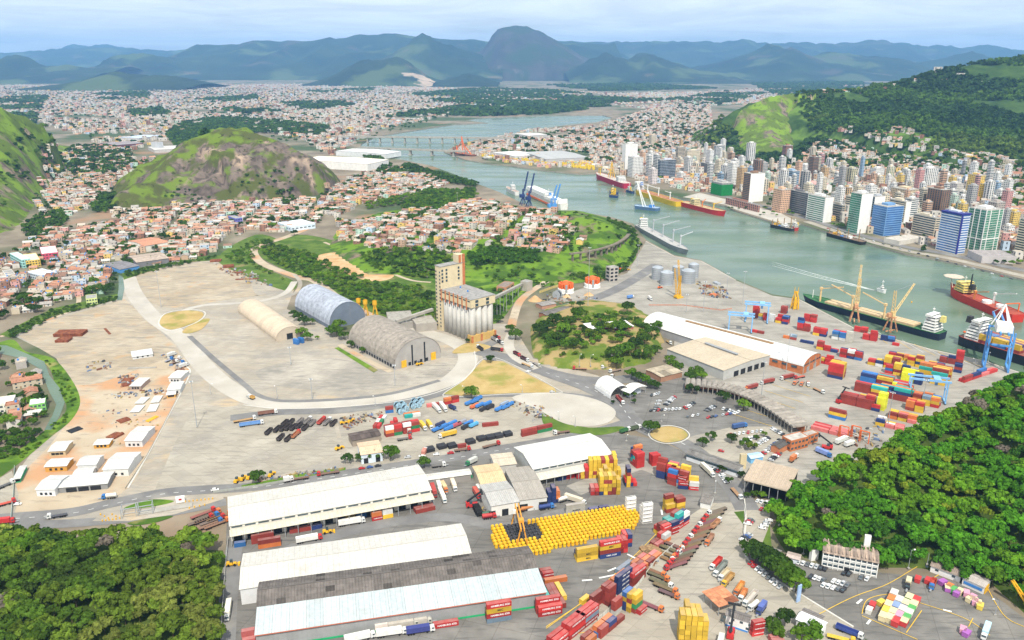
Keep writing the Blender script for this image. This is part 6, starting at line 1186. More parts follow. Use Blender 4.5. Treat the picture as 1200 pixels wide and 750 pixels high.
M['faded']=layer(mat('pinkish_roof_paint',(1,1,1),objcol=True,var=.1,scale=.4,rough=.7),(.46,.36,.33),.3,.15,.75,.4)  # container roof paint, body colour mixed patchily towards pinkish grey
def container_mesh(L):
 b=MB();w,h=1.22,2.59;n=int(L*2)
 for s in(-1,1):
  vs=[]
  for i in range(n+1):
   x=-L/2+.1+(L-.2)*i/n;y=s*(w-(.04 if i%2 else 0.09));vs+=[(x,y,.15),(x,y,h-.12)]
  b.add(vs,[(2*i,2*i+2,2*i+3,2*i+1)for i in range(n)])
  b.box((0,s*(w-.05),.08),(L,.1,.16)).box((0,s*(w-.05),h-.06),(L,.1,.12))
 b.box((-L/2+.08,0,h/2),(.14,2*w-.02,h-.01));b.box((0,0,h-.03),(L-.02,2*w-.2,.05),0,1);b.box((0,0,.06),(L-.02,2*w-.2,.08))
 for sx in(-1,1):
  for sy in(-1,1):b.box((sx*(L/2-.08),sy*(w-.08),h/2),(.18,.18,h+.02))
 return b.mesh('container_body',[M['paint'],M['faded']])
def door_mesh(L):
 b=MB();b.box((L/2-.06,-.58,1.3),(.06,1.12,2.3)).box((L/2-.06,.58,1.3),(.06,1.12,2.3))
 for y in(-.9,-.3,.3,.9):b.tube((L/2-.01,y,.2),(L/2-.01,y,2.4),.03,4)
 return b.mesh('door',M['paint'])
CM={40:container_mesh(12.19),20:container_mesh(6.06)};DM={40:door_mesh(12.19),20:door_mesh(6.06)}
ALLC=[]
def container(x,y,z,rz,ln,code,base,text=True):
 ALLC.append((x,y,z,rz,ln,code,base,text))
TIER=['bottom','second','third','fourth','fifth','sixth']
def block(where,O,cols,ln=40,Q=None,h=None,z0=.12,gap=.45,vgap=.22):
 p=P(*O);h=h if h is not None else ang(O,Q);u=Vector((math.cos(h),math.sin(h)));v=Vector((-u.y,u.x));l=12.19 if ln==40 else 6.06
 for j,row in enumerate(cols):
  if isinstance(row,str):row=[row]
  for i,st in enumerate(row):
   c=Vector((p.x,p.y))+u*((i+.5)*(l+gap)+random.uniform(-.2,.2))+v*((j+.5)*(2.44+vgap));n=len(st)
   for k,ch in enumerate(st):
    if ch=='.':continue
    t='on the ground' if n==1 else 'top of pile' if k==n-1 else TIER[k]+' tier'
    container(c.x+random.uniform(-.1,.1),c.y+random.uniform(-.1,.1),z0+k*2.62,h+random.choice((0,math.pi))*0+random.uniform(-.006,.006),ln,ch,'%s %s container %s %s'%(CC[ch][1],'long' if ln==40 else 'short',where,t))
def flush_containers():
 vis=[];
 for c in ALLC:px,py,d=pix((c[0],c[1],c[2]));vis.append((d if-20<px<1220 and py<775 else 1e9+d,c))
 vis.sort(key=lambda q:q[0]);rest=[]
 for n,(d,(x,y,z,rz,ln,code,base,text))in enumerate(vis):
  if n<300 and d<1e8:
   k=random.choice((random.uniform(.62,.85),random.uniform(.85,1.2)));col=[min(.85,q*k)for q in CC[code][0]]
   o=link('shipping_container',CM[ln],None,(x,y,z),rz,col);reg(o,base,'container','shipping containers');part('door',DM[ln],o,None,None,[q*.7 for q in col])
   tx=code if ln==40 else{'r':'r20'}.get(code)
   if tx in TXT and text and random.random()<.85:
    a=part('lettering',TXT[tx],o,(0.6,-1.235,1.35));part('lettering',TXT[tx],o,(-.6,1.235,1.35),math.pi)
  elif d<1e8+1:rest.append((x,y,z,rz,ln,code))
  else:rest.append((x,y,z,rz,ln,code))
 if rest:
  V=[];Fq=[];C=[];o=0
  for(x,y,z,rz,ln,code)in rest:
   b=MB();l=12.19 if ln==40 else 6.06;b.box((0,0,1.3),(l,2.42,2.59))
   for i in range(int(l/1.2)):b.box((-l/2+.6+i*1.2,0,1.3),(.3,2.48,2.3))
   va=np.array(b.v);ca,sa=math.cos(rz),math.sin(rz);V.append(np.stack([va[:,0]*ca-va[:,1]*sa+x,va[:,0]*sa+va[:,1]*ca+y,va[:,2]+z],1));Fq+=[tuple(k+o for k in f)for f in b.f];o+=len(va);k=random.uniform(.85,1.15);C+=[[q*k for q in CC[code][0]]]*len(b.f)
  o=np_mesh('massed_containers',np.concatenate(V),Fq,M['colpaint'],np.array(C),'stuff')
 print('containers',len(ALLC),'massed',len(rest))
M['colpaint']=mat('painted_steel',(1,1,1),attr='col',var=.1,scale=.3,rough=.55,spec=.3)
W_='against the grey hall wall'
block(W_,(569.7,731.5),['sryr'],Q=(596,727));block('lying before the grey hall wall',(507.5,738),['r'],Q=(534.7,733.5))
block('at the grey hall corner',(630,724),['rr','mrr'],Q=(656,719.5));block('beside the grey hall end',(664.5,703.5),['y','m','m','t'],Q=(654.5,686));block('alone near the grey hall corner',(664,712.5),['m'],20,Q=(659,703))
block('laid across behind the grey hall',(638,686),['o'],Q=(656,683));block('before the drum field by trailers',(635,678),['r','m'],20,Q=(647,676))
D1=ang((663.3,740),(682.5,725))
D_='in the diagonal red rows'
block(D_,(650,763),['rr','rr'],h=D1);block(D_,(667,752),['rrr','rrr'],h=D1);block(D_,(683,739),['rsr','mmr'],h=D1)
block('in the maroon row by the fence',(694,716.5),['mmm'],h=D1);block('in the maroon row by the fence',(713,712),['mmmm','mmmm'],20,h=D1);block('in the navy row by the fence',(723.5,698.5),['nnnn','mno'],h=D1)
block('at the upper end of the fence',(741,689),['mmr','mr','mp'],h=D1);block('alone by the yellow road line',(725,674.5),['s'],h=D1);block('left end of the maroon row',(683,710),['y'],20,h=D1)
block('low row at the fence top',(752,671),[['o','m','o'],['m','o','p'],['o','p','.']],20,h=D1)
F_='in the small pile right of the fence'
block(F_,(720,722.5),['wmm'],20,h=D1);block(F_,(704,750),[['mm','mn','m'],['bo','mo','.']],20,h=D1);block(F_,(690,757),[['o','b'],['m','o']],20,h=D1)
block('in the mixed pile on pale concrete',(733,717),['nnyb','ymyy','ggyy'][0:1],20,h=D1);block('in the mixed pile on pale concrete',(738,719.5),['yymy','nnyb'],20,h=D1);block('in the mixed pile on pale concrete',(744,720.5),['mgyy'],20,h=D1);block('alone right of the mixed pile',(750,722),['r'],20,h=D1)
block('in the yellow pile facing the drums',(676,659.5),['yyy','yn'],Q=(701,655));block('in the mixed pile beside the yellow pile',(703,656),['nmyr'],Q=(726.7,651.5));block('in the red pile right of the yellow pile',(736,648),['rrr','mrr'],20,Q=(731,640));block('in the navy and red pile by the drums',(741,641),['nrn','nrr'],20,Q=(737,633))
AX=((728,560),(723,547));Y1='in the big yellow pile by the white warehouse'
block(Y1,AX[0],['yy','yyyyy','yyyym','yyyyy','mmyym','yyyyy','ymyyy','yyyyy','mmr','yy','rm'],20,Q=AX[1]);block(Y1,(722,554.5),['...yy','yy'],20,Q=(717,541.5))
Y2='in the front yellow pile'
block(Y2,(727,580),['yyyy','mmyyy','myymy','yyymy','nyyyy','mr','rp'],20,Q=(722,567));block(Y2,(722,571),['yyy','yyyy','yyyyy','ymyy'],20,Q=(717,558))
block('in the slim tower pile right of the yellow piles',(739,571.5),['yyymn'],20,Q=(734,559));block('beside the slim tower pile',(747,570),['r','nr','nr'],20,Q=(742,559))
block('in the navy pile by the grey shed',(656.7,589.5),['noo','nnnn','nnn'],20,Q=(651,577));block('lying before the white warehouse dock',(653,564.5),[['n','r']],20,Q=(672,560.5));block('behind at the white warehouse dock',(650,559),[['b','b']],20,Q=(668,556))
block('in the grey pair above the drums',(663.3,602.5),['kk'],Q=(684.7,599));block('lying above the drums',(690,602),[['n','n']],20,Q=(701,600))
R_='in the red piles near the roundabout'
block(R_,(746,549.5),['rrrr','rrtr','mtnm'],20,Q=(756,547));block(R_,(743,540),['mnno','mmn'],20,Q=(752,538));block(R_,(764,547),['rrr','mrr'],20,Q=(773,545.5))
R2='in the mixed piles near the bend'
block(R2,(768,559.5),[['nnmm','mbmr'],['mmrmm','mymy'],['mmmn','ybyp']],20,Q=(778,562));block(R2,(781,567),[['mmrb','wbr'],['mmrm','yyym'],['mmmy','yyyyy']],20,Q=(791,570));block(R2,(794,573),[['nr','rw'],['mym','yyy']],20,Q=(804,574))
R3='in the piles left of the log trailers'
block(R3,(781,602),[['my','yym'],['yyym','mym']],20,Q=(790,600));block(R3,(776,632),[['ymr','rrn'],['ymm','rrt'],['yr','ort']],20,Q=(786,628));block(R3,(793,623),[['rrbt','rnw'],['rrnm','ryn']],20,Q=(802,617));block(R3,(770,644),[['p','ow'],['m','or']],20,Q=(779,638))
block('at the lower edge yellow pile',(829,757),['yyyyy','yyyyyy','yyyyyy','yyyyyy','yyyyyy'],20,Q=(826,744));block('at the lower edge yellow pile',(821,745),['yyyyy','yyyyy','yyyyyy'],20,Q=(818,732))
block('in the red pile beside the weigh house',(881,747),['rrr'],20,Q=(897,744));block('faded pair by the lower trees',(905,758),[['p'],['p']],20,Q=(919,756))
K1='at the long white warehouse dock'
block(K1,(339,626),['m'],Q=(363,622));block(K1,(365,622),['n'],20,Q=(374,620));block(K1,(295,638.5),['mm'],Q=(319,634));block(K1,(302.5,644),['om'],Q=(327,640));block(K1,(487,603),['m','m'],Q=(507,598.5));block(K1,(484,592),['b'],Q=(503,588));block(K1,(436,611.5),[['ro','yw']],20,Q=(448,609));block(K1,(404,610),[['y','b']],20,Q=(417,608));block(K1,(355,617),[['b','b']],20,Q=(380,612.5));block('by the gate of the lane beside the forest',(274,642.5),['b'],20,Q=(287,640.5))
block('at the lower left corner of the grey hall',(283,757),['p','pp'],20,Q=(299,754))
K2='in the truck yard pile by the tan workshop'
block(K2,(452,513),[['mow','gmr','mmw','rgm'],['mrm','wgm','rmm','mrr']],20,Q=(460,511.5));block(K2,(445,503),[['r','g','w'],['m','w','r']],20,Q=(449,497));block(K2,(467,500),['rr','r'],20,Q=(461,488))
K3='in the truck yard back row'
block(K3,(474,491),[['t','w'],['o','o']],20,Q=(484,489.5));block(K3,(500,478),[['p','m']],20,Q=(508,477));block(K3,(521,475),[['ro','rm']],20,Q=(532,472.5));block('long pile at the truck yard edge',(612,512.5),[['mm','gm']],Q=(632,508));block('by the truck yard roadside',(537,526),['m'],20,Q=(547,524.5));block(K3,(565,501),['m'],Q=(583,499));block(K3,(452,475+10),['bm'],20,Q=(460,484))
for i,(x,y)in enumerate([(500,531.5),(514,528),(526,527),(548,522),(561,518.5),(571,517),(581,515),(592,513)]):block('in the roadside row of black boxes',(x,y),['d','d'],20,Q=(x+9,y-2))
block('blue pair beside the cream tent hall',(343,403),['bb'],20,Q=(352,405));block('blue pair beside the cream tent hall',(349,401.5),['bb'],20,Q=(358,403.5))
HQ=ang((969,441.7),(985,445.2));T_='in the red faced terminal pile'
block(T_,(969,441.7),['nmrrr','yyyyy','mmyyy','mmmyy'],h=HQ);block('in the low terminal pile',(1007,447),[['bbn','mmy','ml'],['bnb','mym','ts'],['bmb','mmt','mr'],['wm','rmr','mr']],h=HQ)
block('in the tall teal topped terminal pile',(1045,468),['mmnt','mmyo','ymmt','nmyo','mmyr'],h=HQ);block('in the maroon terminal pile',(983,472),[['mmm','mmm'],['mmm','mtm'],['mmr','mmm'],['mm','mmy']],h=HQ);block('in the lime terminal pile',(1013,478),['rsnr','yrso'],20,h=HQ);block('in the lime terminal pile',(1026,480),['llll','lllll','lllll'],20,h=HQ);block('before the lime terminal pile',(1020,481),['nr'],20,h=HQ)
block('in the lime terminal pile',(1055,446),['lll','llll','lll'],h=HQ);block('in the central terminal pile',(1016,427),[['yr','wn','yryy','mmmm'],['yr','yy','myry','yyym'],['y','ny','mymy','ymyy']],20,h=HQ);block('in the central terminal pile',(1036,437),[['rbr','ymyy','ymyn'],['mym','mmyy','yym']],20,h=HQ);block('navy pile by the yellow terminal pile',(1070,450),['nnnn','nnn'],20,h=HQ)
block('in the yellow terminal pile',(1075,439),[['yyt','ymyo'],['yyyo','mmyy'],['ymyo','yyym']],h=HQ);block('in the yellow terminal pile',(1089,449),['yyyt','yyymm','yyyyy'],h=HQ);block('in the far maroon terminal pile',(1100,424),[['mm','mmn'],['mn','mm']],20,h=HQ);block('in the far red terminal pile',(1118,427),['nmrrr','nbrrr'],20,h=HQ);block('in the far red terminal pile',(1117,436),['nmn'],20,h=HQ)
block('in the red navy quay pile',(933,386.5),[['mrrbn','mmr'],['mrrn','rr']],20,h=HQ);block('in the quay pile behind the red navy one',(941,376),[['rrr','rrm'],['rr','rrr']],20,h=HQ);block('in the yellow based quay pile',(952,392.5),[['yrr','nrr'],['wrm','nbr']],20,h=HQ);block('in the white and blue quay pile',(974,397),[['wsb','wbb'],['wnb','rmr'],['brr','mrr']],20,h=HQ);block('in the grey reefer quay pile',(990,400),['kkkk','kkk'],20,h=HQ);block('in the red quay pile near the ship',(1010,397.5),[['rr','rrrr'],['rr','rrr']],20,h=HQ);block('in the small navy quay pile',(1031,398.5),[['nn','nb'],['n','nm']],20,h=HQ);block('alone near the navy quay pile',(1045,404.5),['r'],20,h=HQ)
block('in the low red quay pile',(956,409),[['yrm','rr','n'],['yrr','r','r']],h=HQ,ln=20);block('in the mixed quay pile',(983,418),[['rmr','nmw','bmr'],['mrn','rrw','mmn'],['mm','mrr','rm']],20,h=HQ)
block('in the red pile under the blue gantries',(881,372),[['mmrrr','sy'],['mmmr','ym']],20,h=HQ);block('beside the blue gantries',(893,375),[['rrm','www'],['ym','ww']],20,h=HQ);block('in the second pile from the blue gantries',(908,378),[['yr','nrn'],['mr','rrb'],['rrr','mmn']],20,h=HQ);block('in the far pile by the yellow buoy frame',(914,367),['mmm','nmm'],20,h=HQ);block('low by the blue gantry legs',(880,389),[['r','m']],20,h=HQ);block('blue on the quay lane',(937,401),[['n','n']],20,h=HQ);block('orange by the arched quay warehouse',(917,396),[['o','ms']],20,h=HQ)
block('under the lone blue gantry',(1068,472),[['mom','yys','ryo'],['nmo','yws','mby'],['mmo','ym','ryb'],['mm','nyo','mr']],20,h=HQ);block('in the low pile at the forest edge',(1040,490),[['om','ym','p'],['py','op','yo'],['ry','wo','yy']],20,h=HQ);block('in the low pile at the forest edge',(1025,498),[['yn','p','p'],['p','w','p'],['yw','y','p']],20,h=HQ);block('red row at the terminal corner',(950,503),[['p','p'],['r','p'],['p','p'],['r','p']],h=HQ);block('in the blue and yellow terminal corner pile',(970,489),[['bym'],['bm']],h=HQ)
block('red row along the ridge top',(1130,449),[['rm','rn','p','r'],['r','p','rb','p']],h=ang((1130,449),(1185,430)))
block('in the back terminal pile',(1040,419),[['mr','ym','yo'],['mn','yy','mo']],20,h=HQ);block('in the back terminal pile',(1062,428),[['yyr','ynym'],['omy','yyyy'],['mmy','yym']],20,h=HQ);block('in the front terminal pile',(1000,458),[['mmm','myt','mm'],['mmr','mmy','bb'],['mm','ryb','mmn']],h=HQ);block('in the front terminal pile',(1030,461),[['yyt','mst'],['bbo','mmo']],h=HQ)
block('in the mixed pile by the arched quay warehouse',(957,425),[['ry','rr','nr'],['rr','mrr','rm']],20,h=HQ);block('in the quay edge pile',(1000,388),[['rr','mr'],['r','rr']],20,h=HQ);block('in the near terminal edge pile',(1060,480),[['moo','yyr'],['oyr','nno'],['myo','ryy']],20,h=HQ);block('in the far maroon terminal pile',(1086,434),[['yom','ymm'],['omy','mmn']],20,h=HQ)
# tank containers
def tank_box(x,y,z,h,base):
 t=link('tank_container',None,None,(x,y,z),h);reg(t,base,'tank container','white tank containers beside the yellow drums')
 if 'TB' not in globals():
  fr=MB()
  for sx in(-1,1):
   for sy in(-1,1):fr.bar((sx*3,sy*1.15,0),(sx*3,sy*1.15,2.5),.16)
   for zz in(.1,2.45):fr.bar((sx*3,-1.15,zz),(sx*3,1.15,zz),.14)
  for sy in(-1,1):
   for zz in(.1,2.45):fr.bar((-3,sy*1.15,zz),(3,sy*1.15,zz),.14)
  globals()['TB']=(fr.mesh('frame',M['white']),MB().tube((-2.8,0,1.25),(2.8,0,1.25),1.1,14).mesh('tank_shell',M['white']),MB().lathe([(0,.3),(.3,.3),(.3,0)],8,(0,0,2.3)).mesh('hatch',M['steel']))
 for n,me in zip(('frame','tank_shell','hatch'),TB):part(n,me,t)
for(px,py,n,rows)in((733,601,4,1),(752,613,5,2)):
 p=P(px,py);h=ang((752,613),(765,611))
 for j in range(rows):
  for k in range(n-j):tank_box(p.x+3*math.cos(h)-j*2.6*math.sin(h),p.y+3*math.sin(h)+j*2.6*math.cos(h),.12+2.6*k,h,'white tank container %s %s'%('in the short pile above the drums' if px==733 else 'in the tall pile right of the drums','top' if k==n-j-1 else TIER[k]+' tier'))
  # drum field and black coils
def drums():
 b=MB();b.lathe([(0,3.0),(.84,3.0),(.92,2.9),(.92,2.6),(1.02,2.5),(1.02,1.8),(.94,1.7),(.94,1.1),(1.02,1.0),(1.02,.3),(.92,0)],10);body=b.mesh('yellow_drum',M['drum']);lid=MB().lathe([(0,.14),(.3,.14),(.34,0)],8,(0,0,3.0)).mesh('lid',M['yellow'])
 A,B,D=P(574,625),P(735,598),P(585,645);h=ang((574,624),(735,599));u=Vector((math.cos(h),math.sin(h)));v=Vector((-u.y,u.x));poly=[P(*q)for q in[(574,621),(630,612),(733,596),(751,603),(743,623),(674,640),(622,653),(580,643)]];pl=[(p.x,p.y)for p in poly];blk=[P(*q)for q in[(590,615),(630,615),(636,634),(596,638)]];bl=[(p.x,p.y)for p in blk]
 spots=[];coils=[]
 for j in range(-20,22):
  for i in range(-4,70):
   q=Vector((A.x,A.y))+u*i*2.45+v*j*3.0
   if not bool(inpoly(pl,np.array([q.x]),np.array([q.y]))[0]):continue
   if bool(inpoly(bl,np.array([q.x]),np.array([q.y]))[0]):coils.append(q);continue
   spots.append(q+Vector((random.uniform(-.05,.05),random.uniform(-.06,.06))))
 top=[q for k,q in enumerate(spots)if pix((q.x,q.y,0))[0]>700 and k%3]
 allp=[(q.x,q.y,.08)for q in spots];allp.sort(key=lambda q:q[1]);rest=[]
 for n,q in enumerate(allp):
  if n<300:
   o=link('yellow_drum',body,None,q,random.uniform(0,6),(.74*random.uniform(.86,1.06),.45*random.uniform(.84,1.08),.012));reg(o,'yellow steel drum standing in the packed field beside the gantry crane','drum','yellow drums packed in the yard');part('lid',lid,o)
  else:rest.append(q)
 if rest:
  m=MB()
  for q in rest:m.lathe([(0,3.4),(1.0,3.4),(1.1,3.0),(1.1,0)],8,q)
  o=m.build('massed_drums',M['yellow']);o['kind']='stuff'
 cb=MB();cb.lathe([(.45,1.5),(1.15,1.5),(1.25,1.2),(1.25,.3),(1.15,0)],10).lathe([(.45,0),(.45,1.5)],8);cm=cb.mesh('black_coil',mat('dark_coil',(.055,.055,.06),var=.4,scale=.9,rough=.6))
 for q in coils:reg(link('black_coil',cm,None,(q.x,q.y,.08)),'black coil among the yellow drums under the gantry crane','coil','black coils under the gantry')
 print('drums',len(allp),'coils',len(coils))
M['drum']=mat('yellow_drum_paint',(1,1,1),objcol=True,var=.1,scale=.8,rough=.45,spec=.35)
drums()
def yard_gantry():
 A,B=P(606,616),P(612,643);h=math.atan2(B.y-A.y,B.x-A.x);L=(B-A).length+4;c=(A+B)/2;t=thing('gantry_crane','orange yellow gantry crane spanning the drum field','crane',(c.x,c.y,0),h)
 part('girder',MB().box((0,-.9,13),(L,.7,1.4)).box((0,.9,13),(L,.7,1.4)).mesh('girder',M['gantry']),t);leg=MB().bar((0,-3.5,0),(0,-.9,12.4),.7).bar((0,3.5,0),(0,.9,12.4),.7).box((0,0,.5),(1,8,.9)).mesh('leg',M['gantry'])
 for s in(-1,1):part('leg',leg,t,(s*L*.42,0,0))
 part('trolley',MB().box((L*.2,0,14.3),(3,3,1.4)).box((L*.2,0,10.5),(.3,.3,5)).mesh('trolley',M['gantry']),t);part('cab',MB().box((-L*.3,-2,11.6),(2,1.6,2)).mesh('cab',M['white']),t)
M['gantry']=mat('orange_yellow_paint',(.66,.30,.04),var=.1,rough=.5,spec=.3)
yard_gantry()
flush_containers()
# trucks, trailers, cars
WHL=MB().tube((0,-.17,.5),(0,.17,.5),.5,10).mesh('wheel',M['black'])
def cab_mesh():
 b=MB();b.extr([(-1.15,.7),(1.15,.7),(1.15,3.0),(-1.15,3.0)],-1.1,.9);b.add([(.9,-1.15,.7),(.9,1.15,.7),(1.25,1.1,.8),(1.25,-1.1,.8),(.9,-1.15,2.9),(.9,1.15,2.9),(1.2,1.1,1.9),(1.2,-1.1,1.9)],[(3,2,6,7),(7,6,5,4),(1,5,6,2),(0,3,7,4)]);b.box((-.1,0,3.2),(1.5,1.8,.4),top=.8);return b.mesh('cab',M['paint'])
CABM=cab_mesh();SCREEN=MB().add([(1.22,-1.0,1.95),(1.22,1.0,1.95),(.94,1.0,2.85),(.94,-1.0,2.85)],[(0,1,2,3)]).box((.2,1.16,2.3),(1.0,.04,.8)).box((.2,-1.16,2.3),(1.0,.04,.8)).mesh('windscreen',M['glass'])
BEDM={}
def bed_mesh(L,kind):
 k=(L,kind)
 if k in BEDM:return BEDM[k]
 b=MB()
 if kind=='flat':b.box((0,0,1.25),(L,2.4,.22)).box((0,.45,.95),(L,.25,.4)).box((0,-.45,.95),(L,.25,.4));[b.box((-L/2+.5+i*1.5,0,1.4),(.3,2.42,.1))for i in range(int(L/1.5))]
 elif kind=='tub':b.box((0,0,1.15),(L,2.2,.2)).box((0,1.2,2.0),(L,.12,1.7)).box((0,-1.2,2.0),(L,.12,1.7)).box((L/2,0,2.0),(.12,2.3,1.7)).box((-L/2,0,2.0),(.12,2.3,1.7));[b.box((-L/2+1+i*1.8,s*1.28,2),(.14,.1,1.7))for i in range(int(L/1.8))for s in(-1,1)]
 elif kind=='box':b.box((0,0,2.5),(L,2.5,2.7)).box((0,0,1.05),(L,1.2,.3));[b.box((-L/2+.6+i*1.5,0,2.5),(.12,2.56,2.6))for i in range(int(L/1.5))]
 elif kind=='tank':b.tube((-L/2,0,2.2),(L/2,0,2.2),1.15,14).box((0,0,1.0),(L,1.0,.3));[b.lathe([(0,.25),(.3,.25),(.3,0)],8,(-L/3+i*L/3,0,3.3))for i in range(3)]
 BEDM[k]=b.mesh({'flat':'flatbed','tub':'tipper_body','box':'box_body','tank':'tank_body'}[kind],M['paint']);return BEDM[k]
LOADS={}
def truck(px,to,label,kind='flat',L=12.5,cab='r',bed=(.30,.16,.10),load=None,group=None,cabf=True,z=.2):
 """px = pixel of the rear/centre, to = pixel the truck points at"""
 h=ang(px,to);p=P(*px);t=link('truck' if cabf else 'trailer',None,None,(p.x,p.y,z),h);(reg if group else lambda o,a,b,c:tag(o,a,b))(t,label,'truck' if cabf else 'trailer',group)
 part({'flat':'flatbed','tub':'tipper_body','box':'box_body','tank':'tank_body'}[kind],bed_mesh(L,kind),t,None,None,bed)
 xs=[-L/2+1,-L/2+2.2,-L/2+3.4]
 if cabf:
  c=part('cab',CABM,t,(L/2+1.3,0,0),None,CC[cab][0]if isinstance(cab,str)else cab);part('windscreen',SCREEN,c);xs+=[L/2+1.3,L/2-1.2]
  part('chassis',MB().box((L/2-.5,0,.85),(4,.9,.3)).mesh('chassis',M['steel'])if 'CHM' not in globals()else CHM,t)
 for x in xs:
  for s in(-1,1):part('wheel',WHL,t,(x,s*1.05,0))
 if load:
  x,y=p.x,p.y;lz=z+1.42
  if isinstance(load,str):
   o=link('shipping_container',CM[40 if L>10 else 20],None,(x,y,lz),h,CC[load][0]);tag(o,'%s container riding on the %s'%(CC[load][1],label.replace('truck','lorry')if len(label.split())<12 else 'trailer of '+' '.join(label.split()[:8])),'container');part('door',DM[40 if L>10 else 20],o,None,None,CC[load][0])
 return t
CHM=MB().box((12.5/2-.5,0,.85),(4,.9,.3)).mesh('chassis',M['steel'])
RUSTY=(.17,.10,.07)
def herringbone():
 for i in range(15):
  k=i/14;x,y=842-48*k,600+64*k;truck((x,y),(x-20,y+7),'empty rusty flat trailer with %s cab in the herringbone row'%('red' if i%3 else 'white'),'flat',12.5,'r' if i%3 else 'w',[c*random.uniform(.8,1.4)for c in RUSTY],group='trailers parked in herringbone')
 for i,(x,y,c)in enumerate([(786,640,'o'),(783,645,'w'),(777,650,'o'),(775,655,'r'),(768,676,'o'),(772,684,'w'),(777,690,'o'),(764,671,'o'),(781,697,'o'),(762,712,'o')]):
  truck((x,y),(x+18,y+7.5),'flatbed truck with %s cab parked on the pale concrete strip'%CC[c][1],'flat',9 if i>7 else 11,c,[q*random.uniform(.7,1.3)for q in RUSTY],group='flatbeds on the pale strip')
herringbone()
block_loads=[]
